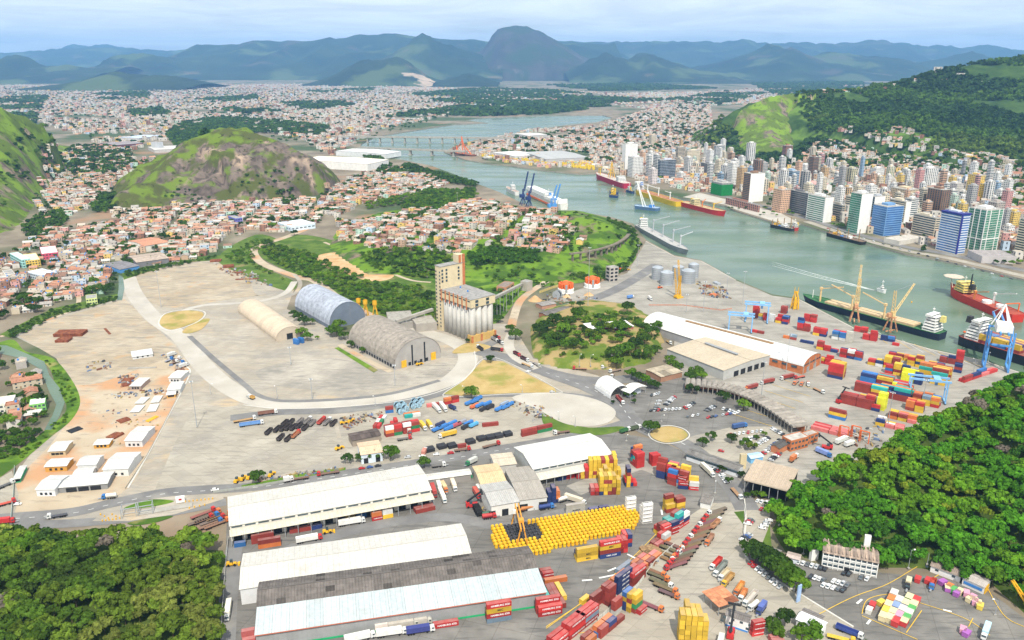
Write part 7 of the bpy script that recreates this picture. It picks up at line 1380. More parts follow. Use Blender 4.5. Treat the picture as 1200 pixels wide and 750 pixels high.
for i,a in enumerate([((838,617),(852,603),'brown loaded truck driving up the pale access road','tub',9,'w',(.42,.22,.12)),((832,634),(826,643),'orange cabbed brown tipper truck on the pale concrete','tub',8,'o',(.36,.2,.13)),((828,553),(836,560.5),'long white truck on the road beside the office row','box',13,'w',(.68,.64,.52)),((862,579),(868,586),'brown flat truck with white cab passing the open shed','flat',11,'w',(.33,.2,.11)),((731,507),(748,501.5),'green tipper truck entering the roundabout road','tub',7,'w',(.05,.16,.06)),((743,504),(756,501),'dark truck just ahead of the green tipper','tub',7,'w',(.10,.13,.08)),((840,662),(829,674),'white cabbed truck carrying red tanks at the weigh yard','tub',9,'w',(.50,.05,.04)),((845,668),(834,681),'long grey tipper beside the red tank truck','tub',12,'w',(.22,.24,.22)),((850,675),(841,684),'cream open truck third in the weigh yard queue','tub',8,'w',(.55,.47,.33)),((854,681),(846,690),'yellow brown tipper trailer last in the weigh yard queue','tub',9,'y',(.44,.27,.10)),((867,691),(861,700),'orange open truck just right of the rusty canopy','tub',8,'o',(.60,.28,.08)),((871,699),(866,708),'white cabbed truck with orange body beside the rusty canopy','tub',7,'w',(.60,.25,.10)),((880,703),(871,713),'long pale grey tipper by the weigh house','tub',11,'w',(.55,.50,.45)),((884,712),(878,717),'white round tank truck by the weigh house','tank',5,'w',(.7,.7,.66)),((893,715),(888,722),'blue box truck right of the weigh house','box',6.5,(.05,.07,.2),(.10,.14,.38)),((659,588),(664,586.5),'white tanker parked above the grey container pair','tank',6,'w',(.7,.66,.58)),((672,588),(690,594),'long cream trailer above the drum field','box',12,'w',(.60,.54,.42)),((617,598.5),(646,592),'orange tanker truck left of the drum field','tank',12,'w',(.50,.20,.07)),((638,597),(650,595),'dark blue tanker with white cab below the grey shed','tank',7,'b',(.04,.07,.22)),((268,717),(266.5,727),'white box truck driving along the forest lane','box',11,'w',(.76,.72,.60)),((360,635),(376,632),'white box truck with a red cab behind the second warehouse','box',12,'r',(.72,.70,.66)),((410,615),(428,612),'white box truck at the warehouse lane','box',13,'w',(.72,.71,.68)),((508,577),(512,589),'red box trailer parked between the sheds','box',11,'m',(.42,.06,.05)),((514,571),(517,580),'white box trailer parked behind the red one','box',10,'w',(.70,.68,.62)),((518,583),(523,594),'long white box trailer nearest the lane','box',12,'w',(.70,.67,.58)),((520,573),(524,580),'tan box truck between two white trailers','box',8,'o',(.60,.45,.25)),((531,570),(535,580),'white and orange box trailer by the green fence','box',11,'w',(.70,.60,.46)),((558,580),(563,588),'red covered trailer beside the pale grey shed','box',8,'r',(.48,.10,.07)),((562,577),(567,585),'white covered trailer beside the pale grey shed','box',8,'w',(.66,.66,.60)),((573,605),(580,604),'dark green tank trailer by the gantry crane','tank',8,'g',(.05,.12,.08)),((571,608),(579,607),'red ended tank trailer by the gantry crane','tank',6,'r',(.45,.05,.05)),((419,737+14),(428,749),'white roofed trailer at the lower edge before the grey wall','box',12,'w',(.72,.70,.68)),((456,745),(470,743),'white box trailer at the lower edge right of another','box',12,'w',(.72,.70,.66)),((447,738),(455,736.5),'short white box truck against the grey wall','box',6,'w',(.72,.64,.58)),((470,736),(480,734.5),'grey ribbed trailer against the grey wall','box',12,'k',(.48,.44,.38)),((493,732),(500,731),'short grey ribbed trailer against the grey wall','box',6,'k',(.50,.46,.40)),((490,742),(503,740),'navy box truck before the grey wall','box',11,'w',(.05,.06,.22)),((131,584),(122,585),'white tank truck with blue cab at the yard gate','tank',6,'b',(.72,.68,.60)),((70,606),(64,607),'white truck with dark trailer on the left road','flat',8,'w',(.08,.08,.09)),((5,614),(14,613),'red truck at the left edge of the road','box',7,'r',(.50,.04,.04)),((5,571),(10,569),'dark flat truck with white cab at the far left lot','flat',8,'w',(.1,.1,.1)),((6,592),(10,591),'red low loader parked at the far left lot','flat',7,'r',(.5,.08,.05)),((296,468),(292,466.5),'white and yellow dump truck on the curved road','tub',4,'w',(.5,.3,.08)),((312,486),(323,484.5),'brown loaded truck with white cab on the curve','tub',12,'w',(.22,.11,.08)),((285,494),(302,491),'long brown truck behind the blue trailers','flat',14,'w',(.40,.24,.10)),((293,499),(318,495.5),'blue long trailer, longest of the yard entrance','tub',15,'w',(.14,.28,.55)),((487,406.5),(478,400),'black tipper with red cab by the silo','tub',9,'r',(.05,.05,.05)),((563,410),(556,405),'black tipper with white cab beside the dry island','tub',9,'w',(.04,.04,.05)),((581,411),(588,412),'black tipper with red cab beside the dry island','tub',10,'r',(.05,.05,.05)),((605,416),(612,420),'dark red tipper leading the silo road queue','tub',8,'r',(.12,.03,.04)),((614,422),(620,425),'dark trailer truck following down the silo road','tub',9,'w',(.08,.04,.05)),((617,429),(630,434.5),'tan loaded flat truck on the silo road','flat',12,'w',(.42,.28,.14)),((628,428),(636,433),'grey flat truck beside the tan loaded one','flat',9,'k',(.25,.22,.2)),((681,433.5),(668,433),'brown flat truck with red cab under the mound','flat',10,'r',(.32,.17,.1)),((716,431),(704,432.5),'long flat truck with green white cab under the mound','flat',14,'w',(.28,.26,.25)),((722,427.5),(710,429),'red cabbed yellow machine carrier under the mound','flat',9,'r',(.2,.15,.08)),((722,435.5),(713,437.5),'flat truck with white cab before the gate','flat',10,'w',(.3,.22,.17)),((718,441),(716,445),'small brown flat truck before the gate','flat',6,'w',(.28,.2,.15)),((585,402),(592,406),'black tipper parked nearest the silo base','tub',9,'w',(.05,.05,.06)),((581,396),(589,400),'black tipper with red cab parked behind the silo','tub',9,'r',(.05,.05,.05)),((579,399),(587,403.5),'grey tipper parked between black tippers','tub',9,'w',(.3,.3,.3)),((726,470),(732,476.5),'maroon loaded truck leaving the arched gate','tub',12,'w',(.30,.07,.06)),((881,456),(874,458),'red container truck in the terminal queue, last','flat',11,'o',(.1,.1,.1),'m'),((900,449.5),(893,451),'red and blue container truck in the terminal queue','flat',11,'w',(.1,.1,.1),'m'),((923,444),(914,446),'maroon container truck leading the terminal queue','flat',11,'w',(.1,.1,.1),'m'),((933,449),(930,452),'orange cabbed flat trailer on the terminal, left of three','flat',8,'o',(.36,.2,.15)),((940,450),(938,454),'orange cabbed flat trailer on the terminal, middle of three','flat',8,'o',(.36,.2,.15)),((947,450),(947,454),'white cabbed flat trailer on the terminal, right of three','flat',8,'w',(.36,.2,.15)),((958,458.5),(963,461),'brown flat truck with white cab alone on the terminal','flat',9,'w',(.34,.2,.11)),((938,443),(931,444.5),'flat red truck near the brick gable','flat',9,'r',(.5,.12,.08)),((738,350),(743,349),'blue covered truck on the quay road','box',7,'w',(.12,.25,.55)),((761,351),(764,353),'white truck near the yellow crane','box',6,'w',(.6,.58,.55)),((712,327),(716,326),'blue truck beside the concrete tower','tub',6,'b',(.08,.14,.4)),((783,402),(786,404),'white cabbed yellow loader truck by the beige shed','flat',6,'w',(.3,.2,.08)),((929,540),(934,536),'truck carrying orange boxes behind the open shed','flat',9,'w',(.3,.15,.08),'o'),((963,532.5),(970,535.5),'blue covered trailer by the forest edge','box',9,'b',(.22,.3,.6)),((985,519),(994,515),'big white covered trailer under the orange frames','box',11,'w',(.68,.70,.66)),((994,523),(1000,521),'white box truck in front of the big white trailer','box',7,'w',(.7,.7,.68)),((1064,686),(1063,690),'cream truck with dark front in the skip yard','box',5,'d',(.6,.54,.36)),((1093,686),(1090,694),'red skip lorry with blue cab','tub',6,'b',(.45,.08,.05)),((1155,742),(1152,750),'pale blue and orange box truck at the lower right','box',9,'w',(.45,.64,.72)),((992,742),(1004,747),'navy and white flat truck at the lower edge','tub',10,'w',(.05,.08,.28)),((982,750),(990,752),'yellow flat truck at the lower edge','flat',10,'y',(.6,.42,.05)),((844,756),(842,764),'pale trailer at the bottom edge','box',8,'w',(.6,.6,.55)),((336,565),(341,564),'white pick-up sized lorry beside the long warehouse','box',4,'w',(.6,.6,.58)),((351,562.5),(338,564.5),'log trailer with red cab on the main road','flat',12,'r',RUSTY),((387,556),(374,558),'second log trailer with red cab on the main road','flat',12,'r',RUSTY),((512,547.5),(516,547),'white cabbed dark truck behind the white canopy','flat',7,'w',(.15,.14,.13)),((554,543),(550,545),'truck with a green cab beside the tan shed','box',7,'g',(.5,.5,.46)),((660,508),(650,509.5),'brown log truck with white cab near the roundabout','flat',10,'w',RUSTY),((574,524),(586,521),'dark log trailer with red cab beside black boxes','flat',11,'r',RUSTY),((540,529),(548,528),'brown log trailer on the yard road','flat',9,'r',RUSTY),((865,502),(870,501),'dark blue coach by the port car park','box',10,'b',(.05,.1,.25)),((497,533),(499,529),'white truck with red top at the black box row','box',6,'w',(.5,.2,.15)),((526,511.5),(520,513),'white truck hauling a yellow container in the truck yard','flat',11,'w',(.2,.15,.1),'y'),((478,506),(482,512),'white trailer with maroon rear in the truck yard','box',9,'m',(.62,.58,.52)),((472,516),(479,515),'red cabbed flat truck in the truck yard','flat',8,'r',(.15,.14,.13)),((495,501),(501,508),'yellow box truck, left of the pair in truck yard','box',9,'w',(.68,.45,.05)),((503,500),(508,507),'yellow box truck, right of the pair in truck yard','box',9,'w',(.68,.45,.05)),((511,480),(518,487),'long white trailer, left of two in the truck yard','box',12,'w',(.66,.64,.60)),((519,479),(524,485),'long white trailer, right of two in the truck yard','box',11,'w',(.66,.64,.60)),((529,479),(533,481),'small navy truck in the truck yard','tub',5,'n',(.06,.07,.16)),]):truck(a[0],a[1],a[2],a[3],a[4],a[5],a[6],a[7]if len(a)>7 else None)
def tarp(px,L,h,col,label,group=None,w=2.6):
 p=P(*px);t=link('tarped_trailer',None,None,(p.x,p.y,.15),h);(reg if group else lambda o,a,b,c:tag(o,a,b))(t,label,'trailer',group)
 b=MB();n=6
 for i in range(n):b.box((-L/2+L*(i+.5)/n,0,1.9),(L/n,w,1.5+.25*(i%2)),top=.93,topy=.82)
 part('tarpaulin',b.mesh('tarpaulin',M['wall']),t,col=col);part('flatbed',bed_mesh(12.5,'flat'),t,None,None,(.14,.12,.11)).scale=(L/12.5,1,.8)
 for x in(-L/2+1,-L/2+2.2,L/2-1.2):
  for s in(-1,1):part('wheel',WHL,t,(x,s*1.05,0))
HT=ang((553,480),(562,476));BL=(.06,.20,.50)
for(x,y,c,nm)in[(550,474,BL,'blue'),(556,472,BL,'blue'),(560,469,BL,'blue'),(562,477,BL,'blue'),(571,475,BL,'blue'),(556,478,(.55,.14,.06),'orange red'),(567,481,(.04,.04,.045),'black'),(574,479,(.04,.04,.045),'black'),(585,481,BL,'blue'),(592,479,BL,'blue'),(597,476,BL,'blue'),(591,475,(.3,.36,.45),'grey blue'),(512,505,BL,'blue'),(519,502,BL,'blue'),(526,504,BL,'blue'),(516,499,(.05,.06,.12),'dark'),(535,500,(.4,.1,.12),'maroon'),(546,502,(.04,.04,.045),'black'),(555,500,(.10,.35,.6),'bright blue'),(549,498,BL,'blue'),(541,497,(.3,.3,.34),'grey'),(530,498,BL,'blue')]:
 tarp((x,y),8.5,HT,c,nm+' tarpaulin covered trailer in the middle of the truck yard','tarpaulin covered trailers of the truck yard')
HB=ang((307,514),(322,501))
for i,(x,y,c)in enumerate([(315,508,0),(325,505,0),(332,504,0),(338,503,0),(344,503,0),(351,501,0),(358,503,0),(329,515,0),(338,516,0),(346,512,2),(334,498,0),(341,497,0),(352,496,1),(360,496,1),(366,498,1),(376,496,3),(383,497,1),(391,498,0)]):
 truck((x,y),(x+9,y-8),'%s open wagon body in the row beside the curved road'%['black','grey','rusty orange','red'][c],'tub',8.5,'w' if i%3 else 'r',[(.06,.05,.05),(.25,.23,.22),(.40,.16,.08),(.42,.08,.06)][c],group='open wagons by the curved road',cabf=i in(9,13,15,16))
for i,(x,y)in enumerate([(200,418),(206,423),(210,428),(214,431),(203,427),(197,424)]):truck((x,y),(x+5,y-2),('old white truck','rusty flat truck','blue white truck')[i%3]+' parked along the dirt yard kerb',('box','flat','flat')[i%3],6,('w','w','b')[i%3],((.6,.6,.58),RUSTY,(.3,.3,.35))[i%3],group='old trucks along the dirt yard kerb')
for i,(x,y)in enumerate([(236,605),(242,607),(240,611),(247,613),(252,617),(244,618),(233,613),(255,609)]):truck((x,y),(x+16,y-6),'rusty log trailer with %s cab beside the warehouse end'%('red','orange','blue')[i%3],'flat',12.5,('r','o','b')[i%3],[c*random.uniform(.8,1.5)for c in RUSTY],group='log trailers by the warehouse end')
# cars
def car_protos():
 out=[]
 for L,Hh,kind in((4.2,1.45,'hatch'),(4.5,1.45,'saloon'),(4.7,1.75,'suv')):
  w=1.75;prof=[(-L/2,.35),(L/2,.35),(L/2,.72),(L*.30,.92),(L*.12,Hh),(-L*.28,Hh),(-L*(.44 if kind!='saloon' else .34),.98),(-L/2,.92)]
  b=MB();n=len(prof);vs=[]
  for s in(-1,1):
   for(x,z)in prof:vs.append((x,s*w/2*(1 if z<1.0 else .82),z))
  b.add(vs,[tuple(range(n-1,-1,-1)),tuple(range(n,2*n))]+[(i,(i+1)%n,n+(i+1)%n,n+i)for i in range(n)]);body=b.mesh('car_body',M['carpaint'])
  g=MB();gw=w/2*.82
  g.add([(L*.29,-gw,.97),(L*.29,gw,.97),(L*.135,gw*.98,Hh-.06),(L*.135,-gw*.98,Hh-.06)],[(0,1,2,3)]);g.add([(-L*(.43 if kind!='saloon' else .33),-gw,1.04),(-L*(.43 if kind!='saloon' else .33),gw,1.04),(-L*.295,gw*.98,Hh-.06),(-L*.295,-gw*.98,Hh-.06)],[(3,2,1,0)])
  for v in range(len(g.v)):g.v[v]=(g.v[v][0]+(.03 if g.v[v][0]>0 else-.03),g.v[v][1],g.v[v][2]+.02)
  for s in(-1,1):g.box((-L*.08,s*(gw+.035),(Hh+.98)/2),(L*.42,.03,Hh-1.1))
  out.append((L,body,g.mesh('window',M['glass'])))
 return out
M['carpaint']=mat('car_paint',(1,1,1),objcol=True,var=.03,rough=.25,spec=.5);CARP=car_protos();CW=MB().tube((0,-.1,.32),(0,.1,.32),.32,8).mesh('wheel',M['black'])
CARC=[((.74,.74,.74),'white',8),((.45,.46,.47),'silver',5),((.03,.03,.035),'black',4),((.14,.145,.15),'grey',3),((.42,.03,.03),'red',2),((.05,.10,.28),'blue',1)]
def car(x,y,h,where,group,col=None,z=.24):
 c,nm,_=random.choices(CARC,[q[2]for q in CARC])[0]
 if col:c,nm=[(q[0],q[1])for q in CARC if q[1]==col][0]
 L,body,win=random.choice(CARP);o=link('parked_car',body,None,(x,y,z),h+random.uniform(-.04,.04),c);reg(o,nm+' car '+where,'car',group);part('window',win,o)
 for sx in(-L*.31,L*.31):
  for s in(-.8,.8):part('wheel',CW,o,(sx,s,0))
def carrow(p0,p1,n,to,where,skip=0.0,cols=None):
 a,b=P(*p0),P(*p1);h=ang(p0,to)
 for i in range(n):
  if random.random()<skip:continue
  q=a+(b-a)*(i/max(1,n-1));car(q.x,q.y,h+random.choice((0,math.pi)),where,'cars '+where,cols[i]if cols else None)
carrow((936,660),(967,668),7,(940,655),'parked before the white office block',cols=['white','white','grey','white','silver','black','black']);carrow((989,673),(995,674),2,(993,668),'at the foot of the white office',cols=['black','black']);carrow((1009,678),(1016,679.5),2,(1013,673),'at the right end of the white office',cols=['grey','white'])
carrow((950,677),(965,681),4,(954,672),'in the middle office row',cols=['black','white','white','grey']);carrow((965,687),(988,693),5,(970,682),'in the front office row',cols=['white','white','white','grey','black']);carrow((977,682),(993,687),4,(982,677),'in the last office row',cols=['white','white','silver','grey'])
carrow((880,661),(914,689),9,(888,656),'under the hedge trees');carrow((888,588),(903,592),4,(892,584),'beneath the beige open shed',cols=['white','white','white','silver']);carrow((876,615),(880,611),3,(882,616),'in the access yard',cols=['white','red','grey']);carrow((893,620),(901,611),4,(899,621),'at the forest edge yard',cols=['white','white','silver','white']);car(*P(892,597.5)[:2],1,'alone in the access yard','cars alone','red');carrow((870,634),(878,628),4,(876,636),'by the small cabins')
carrow((826,544),(842,553),6,(830,541),'along the office row front',cols=['white','grey','black','white','black','red']);carrow((846,558),(852,566),4,(851,557),'at the end of the office row',cols=['white','silver','white','white']);car(*P(845,529.5)[:2],-.5,'alone behind the office row','cars alone','red')
carrow((856,510),(892,506),8,(857,507),'in the port car park back row');carrow((870,518),(886,513),5,(873,520),'in the port car park middle row');carrow((883,524),(900,514),7,(887,526),'in the port car park third row');carrow((895,532),(914,517),8,(899,534),'in the port car park front row');carrow((903,540),(913,532),6,(907,541),'beside the dark workshop');carrow((905,503),(917,510),6,(909,501),'behind the brick office')
carrow((803,479),(813,473),5,(806,481),'in the gate car park left');carrow((828,482),(837,477),5,(831,483),'in the gate car park centre');carrow((806,489),(818,487),3,(808,486),'by the gate island');carrow((830,490),(865,484),9,(833,488),'beside the vaulted shed',.2);carrow((848,480),(862,485),5,(851,477),'near the vaulted shed trees')
carrow((763,482),(797,480),9,(766,479),'in the front gate row');carrow((780,475),(790,466),7,(784,476),'in the gate row by palms');carrow((764,464),(772,462),4,(766,462),'near the ruined shed');carrow((768,482),(772,471),4,(772,482),'in the cross gate row')
car(*P(252,575.3)[:2],ang((240,576),(260,573)),'driving past the long warehouse','cars alone','white');car(*P(619,436)[:2],.3,'on the dry island road edge','cars alone','white');car(*P(647,460)[:2],.1,'passing the dry island tip','cars alone','silver');carrow((478,537),(528,532),4,(500,535),'on the main road by black boxes');carrow((424,550),(443,547),3,(430,549),'by the tan workshop',cols=['red','blue','black']);carrow((76,573.5),(96,571),4,(77,570),'under the long open shed',cols=['white','silver','white','grey']);car(*P(118,570)[:2],1.2,'at the open shed end','cars alone','white');car(*P(21,592)[:2],.2,'by the left wall','cars alone','white')
for k in range(3):carrow((970+75*k,268+21*k),(1035+75*k,286.5+20.5*k),7,(990+75*k,273+21*k),'on the waterfront avenue',.15)
# skips in the lower right yard
def skips():
 b=MB();b.box((0,0,.12),(3.2,1.7,.2));b.add([(x,y,z)for z in(.2,1.5)for(x,y)in((-1.6,-.9),(1.6,-.9),(1.6,.9),(-1.6,.9))],[(0,1,5,4),(1,2,6,5),(2,3,7,6),(3,0,4,7)]);b.box((0,-.95,1.45),(3.4,.12,.16)).box((0,.95,1.45),(3.4,.12,.16));me=b.mesh('waste_skip',M['paint']);lid=MB().box((0,0,1.56),(3.3,1.9,.1)).mesh('lid',M['paint'])
 pal={'white':(.60,.58,.52),'yellow':(.66,.50,.08),'red':(.50,.05,.05),'pink':(.62,.30,.40),'green':(.10,.36,.10),'orange':(.60,.20,.06),'blue':(.22,.30,.48),'purple':(.36,.12,.40),'cream':(.66,.56,.34)}
 def put(x,y,h,c,where,grp,s=1.0):
  p=P(x,y);o=link('waste_skip',me,None,(p.x,p.y,.24),h,pal[c]);o.scale=(s,s*1.15,s*1.2);reg(o,c+' skip '+where,'skip',grp);part('lid',lid,o,None,None,pal[c if random.random()<.88 else 'cream'])
 for r,(a,b_,cs)in enumerate([((1034,726),(1047,699),['cream','yellow','red','orange','white']),((1042,728),(1053,707),['cream','cream','blue','white']),((1049,732),(1065,704),['red','pink','white','blue','green']),((1059,732),(1073,707),['red','green','white','green','cream','red'])]):
  h=ang(a,b_)
  for i,c in enumerate(cs):
   k=i/(len(cs)-1);put(a[0]+(b_[0]-a[0])*k,a[1]+(b_[1]-a[1])*k,h,c,'in the block of %s row'%['leftmost','second','third','rightmost'][r],'skips packed in the yard block',1.5)
 for x,y,c in[(1018,718,'white'),(1022,712,'red'),(1032,709,'yellow'),(1075,681.5,'red'),(1087,683,'red'),(1104,685,'purple'),(1110,692,'purple'),(1112,690,'orange'),(1117,694,'green'),(1121,698,'purple'),(1124,696,'cream'),(1132,698,'pink'),(1136,705,'cream'),(1140,706,'blue'),(1142,708,'pink'),(1146,710,'cream'),(1148,713,'yellow'),(1139,703,'pink'),(1128,741,'pink'),(1132,745,'purple')]:put(x,y,random.uniform(.4,1.2),c,'scattered along the yard edge','skips scattered in the yard',1.25)
skips()
# ships
def hull(t,L,B,fb,col,deck=(.35,.30,.24),bow=.22,band=None,sheer=1.5):
 st=[(-.5,.72),(-.47,.9),(-.4,1),(.5-bow,1),(.5-bow*.5,.72),(.5-bow*.15,.3),(.5,.02)];b=MB();n=len(st);vs=[]
 for(fx,fw)in st:
  x=fx*L;s=sheer*max(0,(fx-.2)/.3)**2;xr=x-(.03*L if fx>.45 else 0)
  vs+=[(xr,-fw*B/2*.86,-2.8),(x,-fw*B/2,fb+s),(x,fw*B/2,fb+s),(xr,fw*B/2*.86,-2.8)]
 fs=[(0,1,2,3)]
 for i in range(n-1):a=4*i;fs+=[(a,a+4,a+5,a+1),(a+3,a+2,a+6,a+7),(a,a+3,a+7,a+4)]
 b.add(vs,fs);part('hull',b.mesh('hull',M['paint']),t,col=col);d=MB()
 for i in range(n-1):a=4*i;d.add([vs[a+1],vs[a+5],vs[a+6],vs[a+2]],[(0,1,2,3)])
 part('deck',d.mesh('deck',M['oldroof']),t,(0,0,-.5),col=deck);r=MB()
 for i in range(n-1):
  for s in(1,2):r.bar((vs[4*i+s][0],vs[4*i+s][1],vs[4*i+s][2]),(vs[4*i+4+s][0],vs[4*i+4+s][1],vs[4*i+4+s][2]),.35)
 part('bulwark',r.mesh('bulwark',M['paint']),t,col=band or[min(.8,c*1.3)for c in col])
def house(t,x,z,l,w,nf,col=(.76,.75,.72),fun=None,mast=True):
 b=MB();g=MB()
 for i in range(nf):
  k=1-.07*i;b.box((x,0,z+1.4+2.9*i),(l*k,w*k,2.6));b.box((x,0,z+2.8+2.9*i),(l*k+.8,w*k+.8,.25));g.box((x,0,z+1.8+2.9*i),(l*k+.12,w*k*.86,.8)).box((x,0,z+1.8+2.9*i),(l*k*.8,w*k+.12,.8))
 b.box((x+l*.12,0,z+2.9*nf+1.1),(l*.5,w*1.05,2.2));g.box((x+l*.12,0,z+2.9*nf+1.4),(l*.5+.14,w*.98,.9));part('superstructure',b.mesh('superstructure',M['paint']),t,col=col);part('window_band',g.mesh('window_band',M['glass']),t)
 if mast:q=x+l*.1;zz=z+2.9*nf+2;part('mast',MB().tube((q,0,zz),(q,0,zz+7),.3,6,0,.12).bar((q,-2,zz+4),(q,2,zz+4),.2).tube((q-1,0,zz+5),(q+1,0,zz+5),.5).mesh('mast',M['white']),t)
 if fun:part('funnel',MB().box((x-l*.7,0,z+2.9*nf-1),(l*.35,w*.3,6),top=.8).mesh('funnel',M['paint']),t,col=fun)
def ship(label,A,B_,beam,cat='ship',name='cargo_ship'):
 """A = stern pixel, B_ = bow pixel on the waterline"""
 a,c=P(A[0],A[1],-2.4),P(B_[0],B_[1],-2.4);m=(a+c)/2;return thing(name,label,cat,(m.x,m.y,0),math.atan2((c-a).y,(c-a).x)),(c-a).length
def deck_crane(t,x,y,z,h,reach,a,col):
 b=MB().tube((0,0,0),(0,0,h),1.1,8,0,.9).box((0,0,h),(2.6,2.6,2.6));c,s=math.cos(a),math.sin(a);b.bar((c,s,h),(reach*c,reach*s,h+reach*.28),.9);b.bar((0,0,h+3.5),(reach*c,reach*s,h+reach*.28),.12);part('deck_crane',b.mesh('deck_crane',M['paint']),t,(x,y,z),col=col)
def green_bulker():
 t,L=ship('green decked bulk ship with tan hatch covers moored at the quay',(1104,398),(940,353),20);hull(t,L,20,5,(.015,.022,.045),(.05,.14,.06),.16,(.04,.22,.07));house(t,-L*.43,4.6,13,15,5,fun=(.7,.6,.2))
 hm=MB().box((0,0,5.6),(L*.19,14,2.4)).mesh('hatch',M['paint']);rb=MB()
 for i in range(7):rb.box((-L*.085+L*.0283*i,0,6.9),(.4,14.2,.25))
 rm=rb.mesh('hatch_ribs',M['paint'])
 for x in(-.24,-.02,.20):h=part('hatch',hm,t,(x*L,0,0),col=(.58,.43,.25));part('hatch_ribs',rm,h,col=(.45,.33,.18))
 for x in(-.13,.1,.34):deck_crane(t,x*L,5,4.6,15,26,.05 if x<.3 else math.pi,(.68,.48,.24))
 part('foremast',MB().tube((L*.42,0,5),(L*.42,0,14),.4).mesh('foremast',M['white']),t)
green_bulker()
def feeder():
 t,L=ship('dark hulled container ship with white bridge at the right edge',(1128,402),(1300,455),24);hull(t,L,24,7,(.02,.022,.035),(.28,.12,.09),.2,(.5,.1,.06));house(t,-L*.40,6.5,14,19,6,fun=(.03,.03,.03))
 part('lifeboat',MB().lathe([(0,1.2),(1.2,.6),(1.3,0),(.8,-.9),(0,-1)],10,(-L*.46,-9,12)).mesh('lifeboat',M['orange']),t)
 u=Vector((math.cos(t.rotation_euler.z),math.sin(t.rotation_euler.z)));v=Vector((-u.y,u.x))
 for i in range(3):
  for j in range(7):
   for k in range(3):
    q=Vector(t.location[:2])+u*(-L*.30+i*13)+v*(-8.4+j*2.6);ch=random.choice('yyynmmb');o=link('shipping_container',CM[40],None,(q.x,q.y,6.8+2.62*k),t.rotation_euler.z,CC[ch][0]);reg(o,CC[ch][1]+' long container stowed on the dark hulled ship '+('top of pile' if k==2 else TIER[k]+' tier'),'container','containers aboard the dark ship');part('door',DM[40],o,None,None,CC[ch][0])
feeder()
def supply():
 t,L=ship('red offshore supply ship with a yellow bridge and helideck',(1192,378),(1112,344),20,name='supply_ship');hull(t,L,20,6.5,(.52,.035,.02),(.36,.08,.05),.3,(.5,.04,.02),4);house(t,L*.27,8,16,16,3,(.66,.52,.16),(.03,.03,.03));part('helideck',MB().lathe([(0,.6),(11,.6),(11,0),(0,0)],8,(L*.47,0,19)).bar((L*.40,-5,8),(L*.45,-5,19),.6).bar((L*.40,5,8),(L*.45,5,19),.6).mesh('helideck',M['paint']),t,col=(.55,.46,.36));deck_crane(t,L*.05,6,6,8,20,math.pi,(.66,.22,.05));deck_crane(t,-L*.12,-3,6,11,30,math.pi,(.72,.7,.66));part('cable_tank',MB().lathe([(0,3),(5,3),(5,0)],14,(-L*.1,3,6)).lathe([(0,3),(4,3),(4,0)],14,(-L*.25,0,6)).mesh('cable_tank',M['white']),t);part('a_frame',MB().bar((-L*.4,-8,6),(-L*.4,-8,15),1).bar((-L*.4,8,6),(-L*.4,8,15),1).bar((-L*.4,-8,15),(-L*.4,8,15),1).mesh('a_frame',M['orange']),t)
 part('tower',MB().tube((L*.2,0,18),(L*.2,0,30),1,6,0,.5).mesh('tower',M['dark']),t)
supply()
def simple(label,A,B_,beam,fb,col,deck,hx,hl,nf,hcol=(.74,.73,.7),cranes=(),fun=None,name='cargo_ship',cat='ship',extra=None,bow=.22):
 t,L=ship(label,A,B_,beam,cat,name);hull(t,L,beam,fb,col,deck,bow);
 if nf:house(t,hx*L,fb-.4,hl,beam*.75,nf,hcol,fun)
 for(x,y,h,r,a,c)in cranes:deck_crane(t,x*L,y,fb-.4,h,r,a,c)
 if extra:extra(t,L)
YC=(.68,.44,.05);WC=(.72,.72,.7)
def derrick(t,L):part('derrick',MB().bar((-8,-6,5),(0,0,45),1).bar((-8,6,5),(0,0,45),1).bar((8,-6,5),(0,0,45),1).bar((8,6,5),(0,0,45),1).bar((-5,-4,20),(5,4,20),.8).bar((5,-4,20),(-5,4,20),.8).mesh('derrick',M['yellow']),t)
simple('crimson drill ship with yellow cranes by the far quay',(735,221),(699,208),24,9,(.42,.02,.06),(.5,.45,.4),-.3,16,3,cranes=[(.3,5,14,36,2.5,YC),(.1,-5,16,30,1,YC),(.42,0,10,24,3,YC)],extra=derrick)
simple('bright yellow cargo ship moored at the far quay',(796,242),(744,226),22,7,(.68,.46,.02),(.38,.18,.09),.40,14,5,cranes=[(.2,0,14,24,2,WC),(-.05,0,14,22,1.2,WC),(-.3,0,12,18,2,WC)],fun=(.2,.3,.6))
simple('red supply ship with cream decks at the port apron',(800,241),(850,254),18,6,(.50,.03,.03),(.45,.36,.2),-.2,14,3,(.66,.55,.32),cranes=[(.2,3,9,14,1,YC),(.0,-3,9,12,2,(.65,.2,.05))],fun=(.65,.45,.05),name='supply_ship')
def roro(t,L):part('garage_block',MB().box((L*.12,0,12.5),(L*.5,18,7)).box((-L*.25,0,10),(L*.2,17,4)).mesh('garage_block',M['white']),t);part('stern_frame',MB().box((-L*.46,0,12),(4,18,8)).mesh('stern_frame',M['white']),t);part('orange_boot',MB().box((-L*.05,0,.2),(L*.82,21.5,3)).mesh('orange_boot',M['orange']),t)
simple('large white ro-ro ship with orange boot at the left quay',(661,246),(617,226),21,8,(.70,.68,.64),(.5,.46,.42),-.12,10,3,extra=roro,fun=(.05,.2,.5),cranes=[(-.3,8,10,14,1,WC)])
simple('small white coaster ahead of the ro-ro ship',(606,229),(594,223),11,5,(.68,.66,.64),(.4,.3,.25),-.1,10,3,name='coaster')
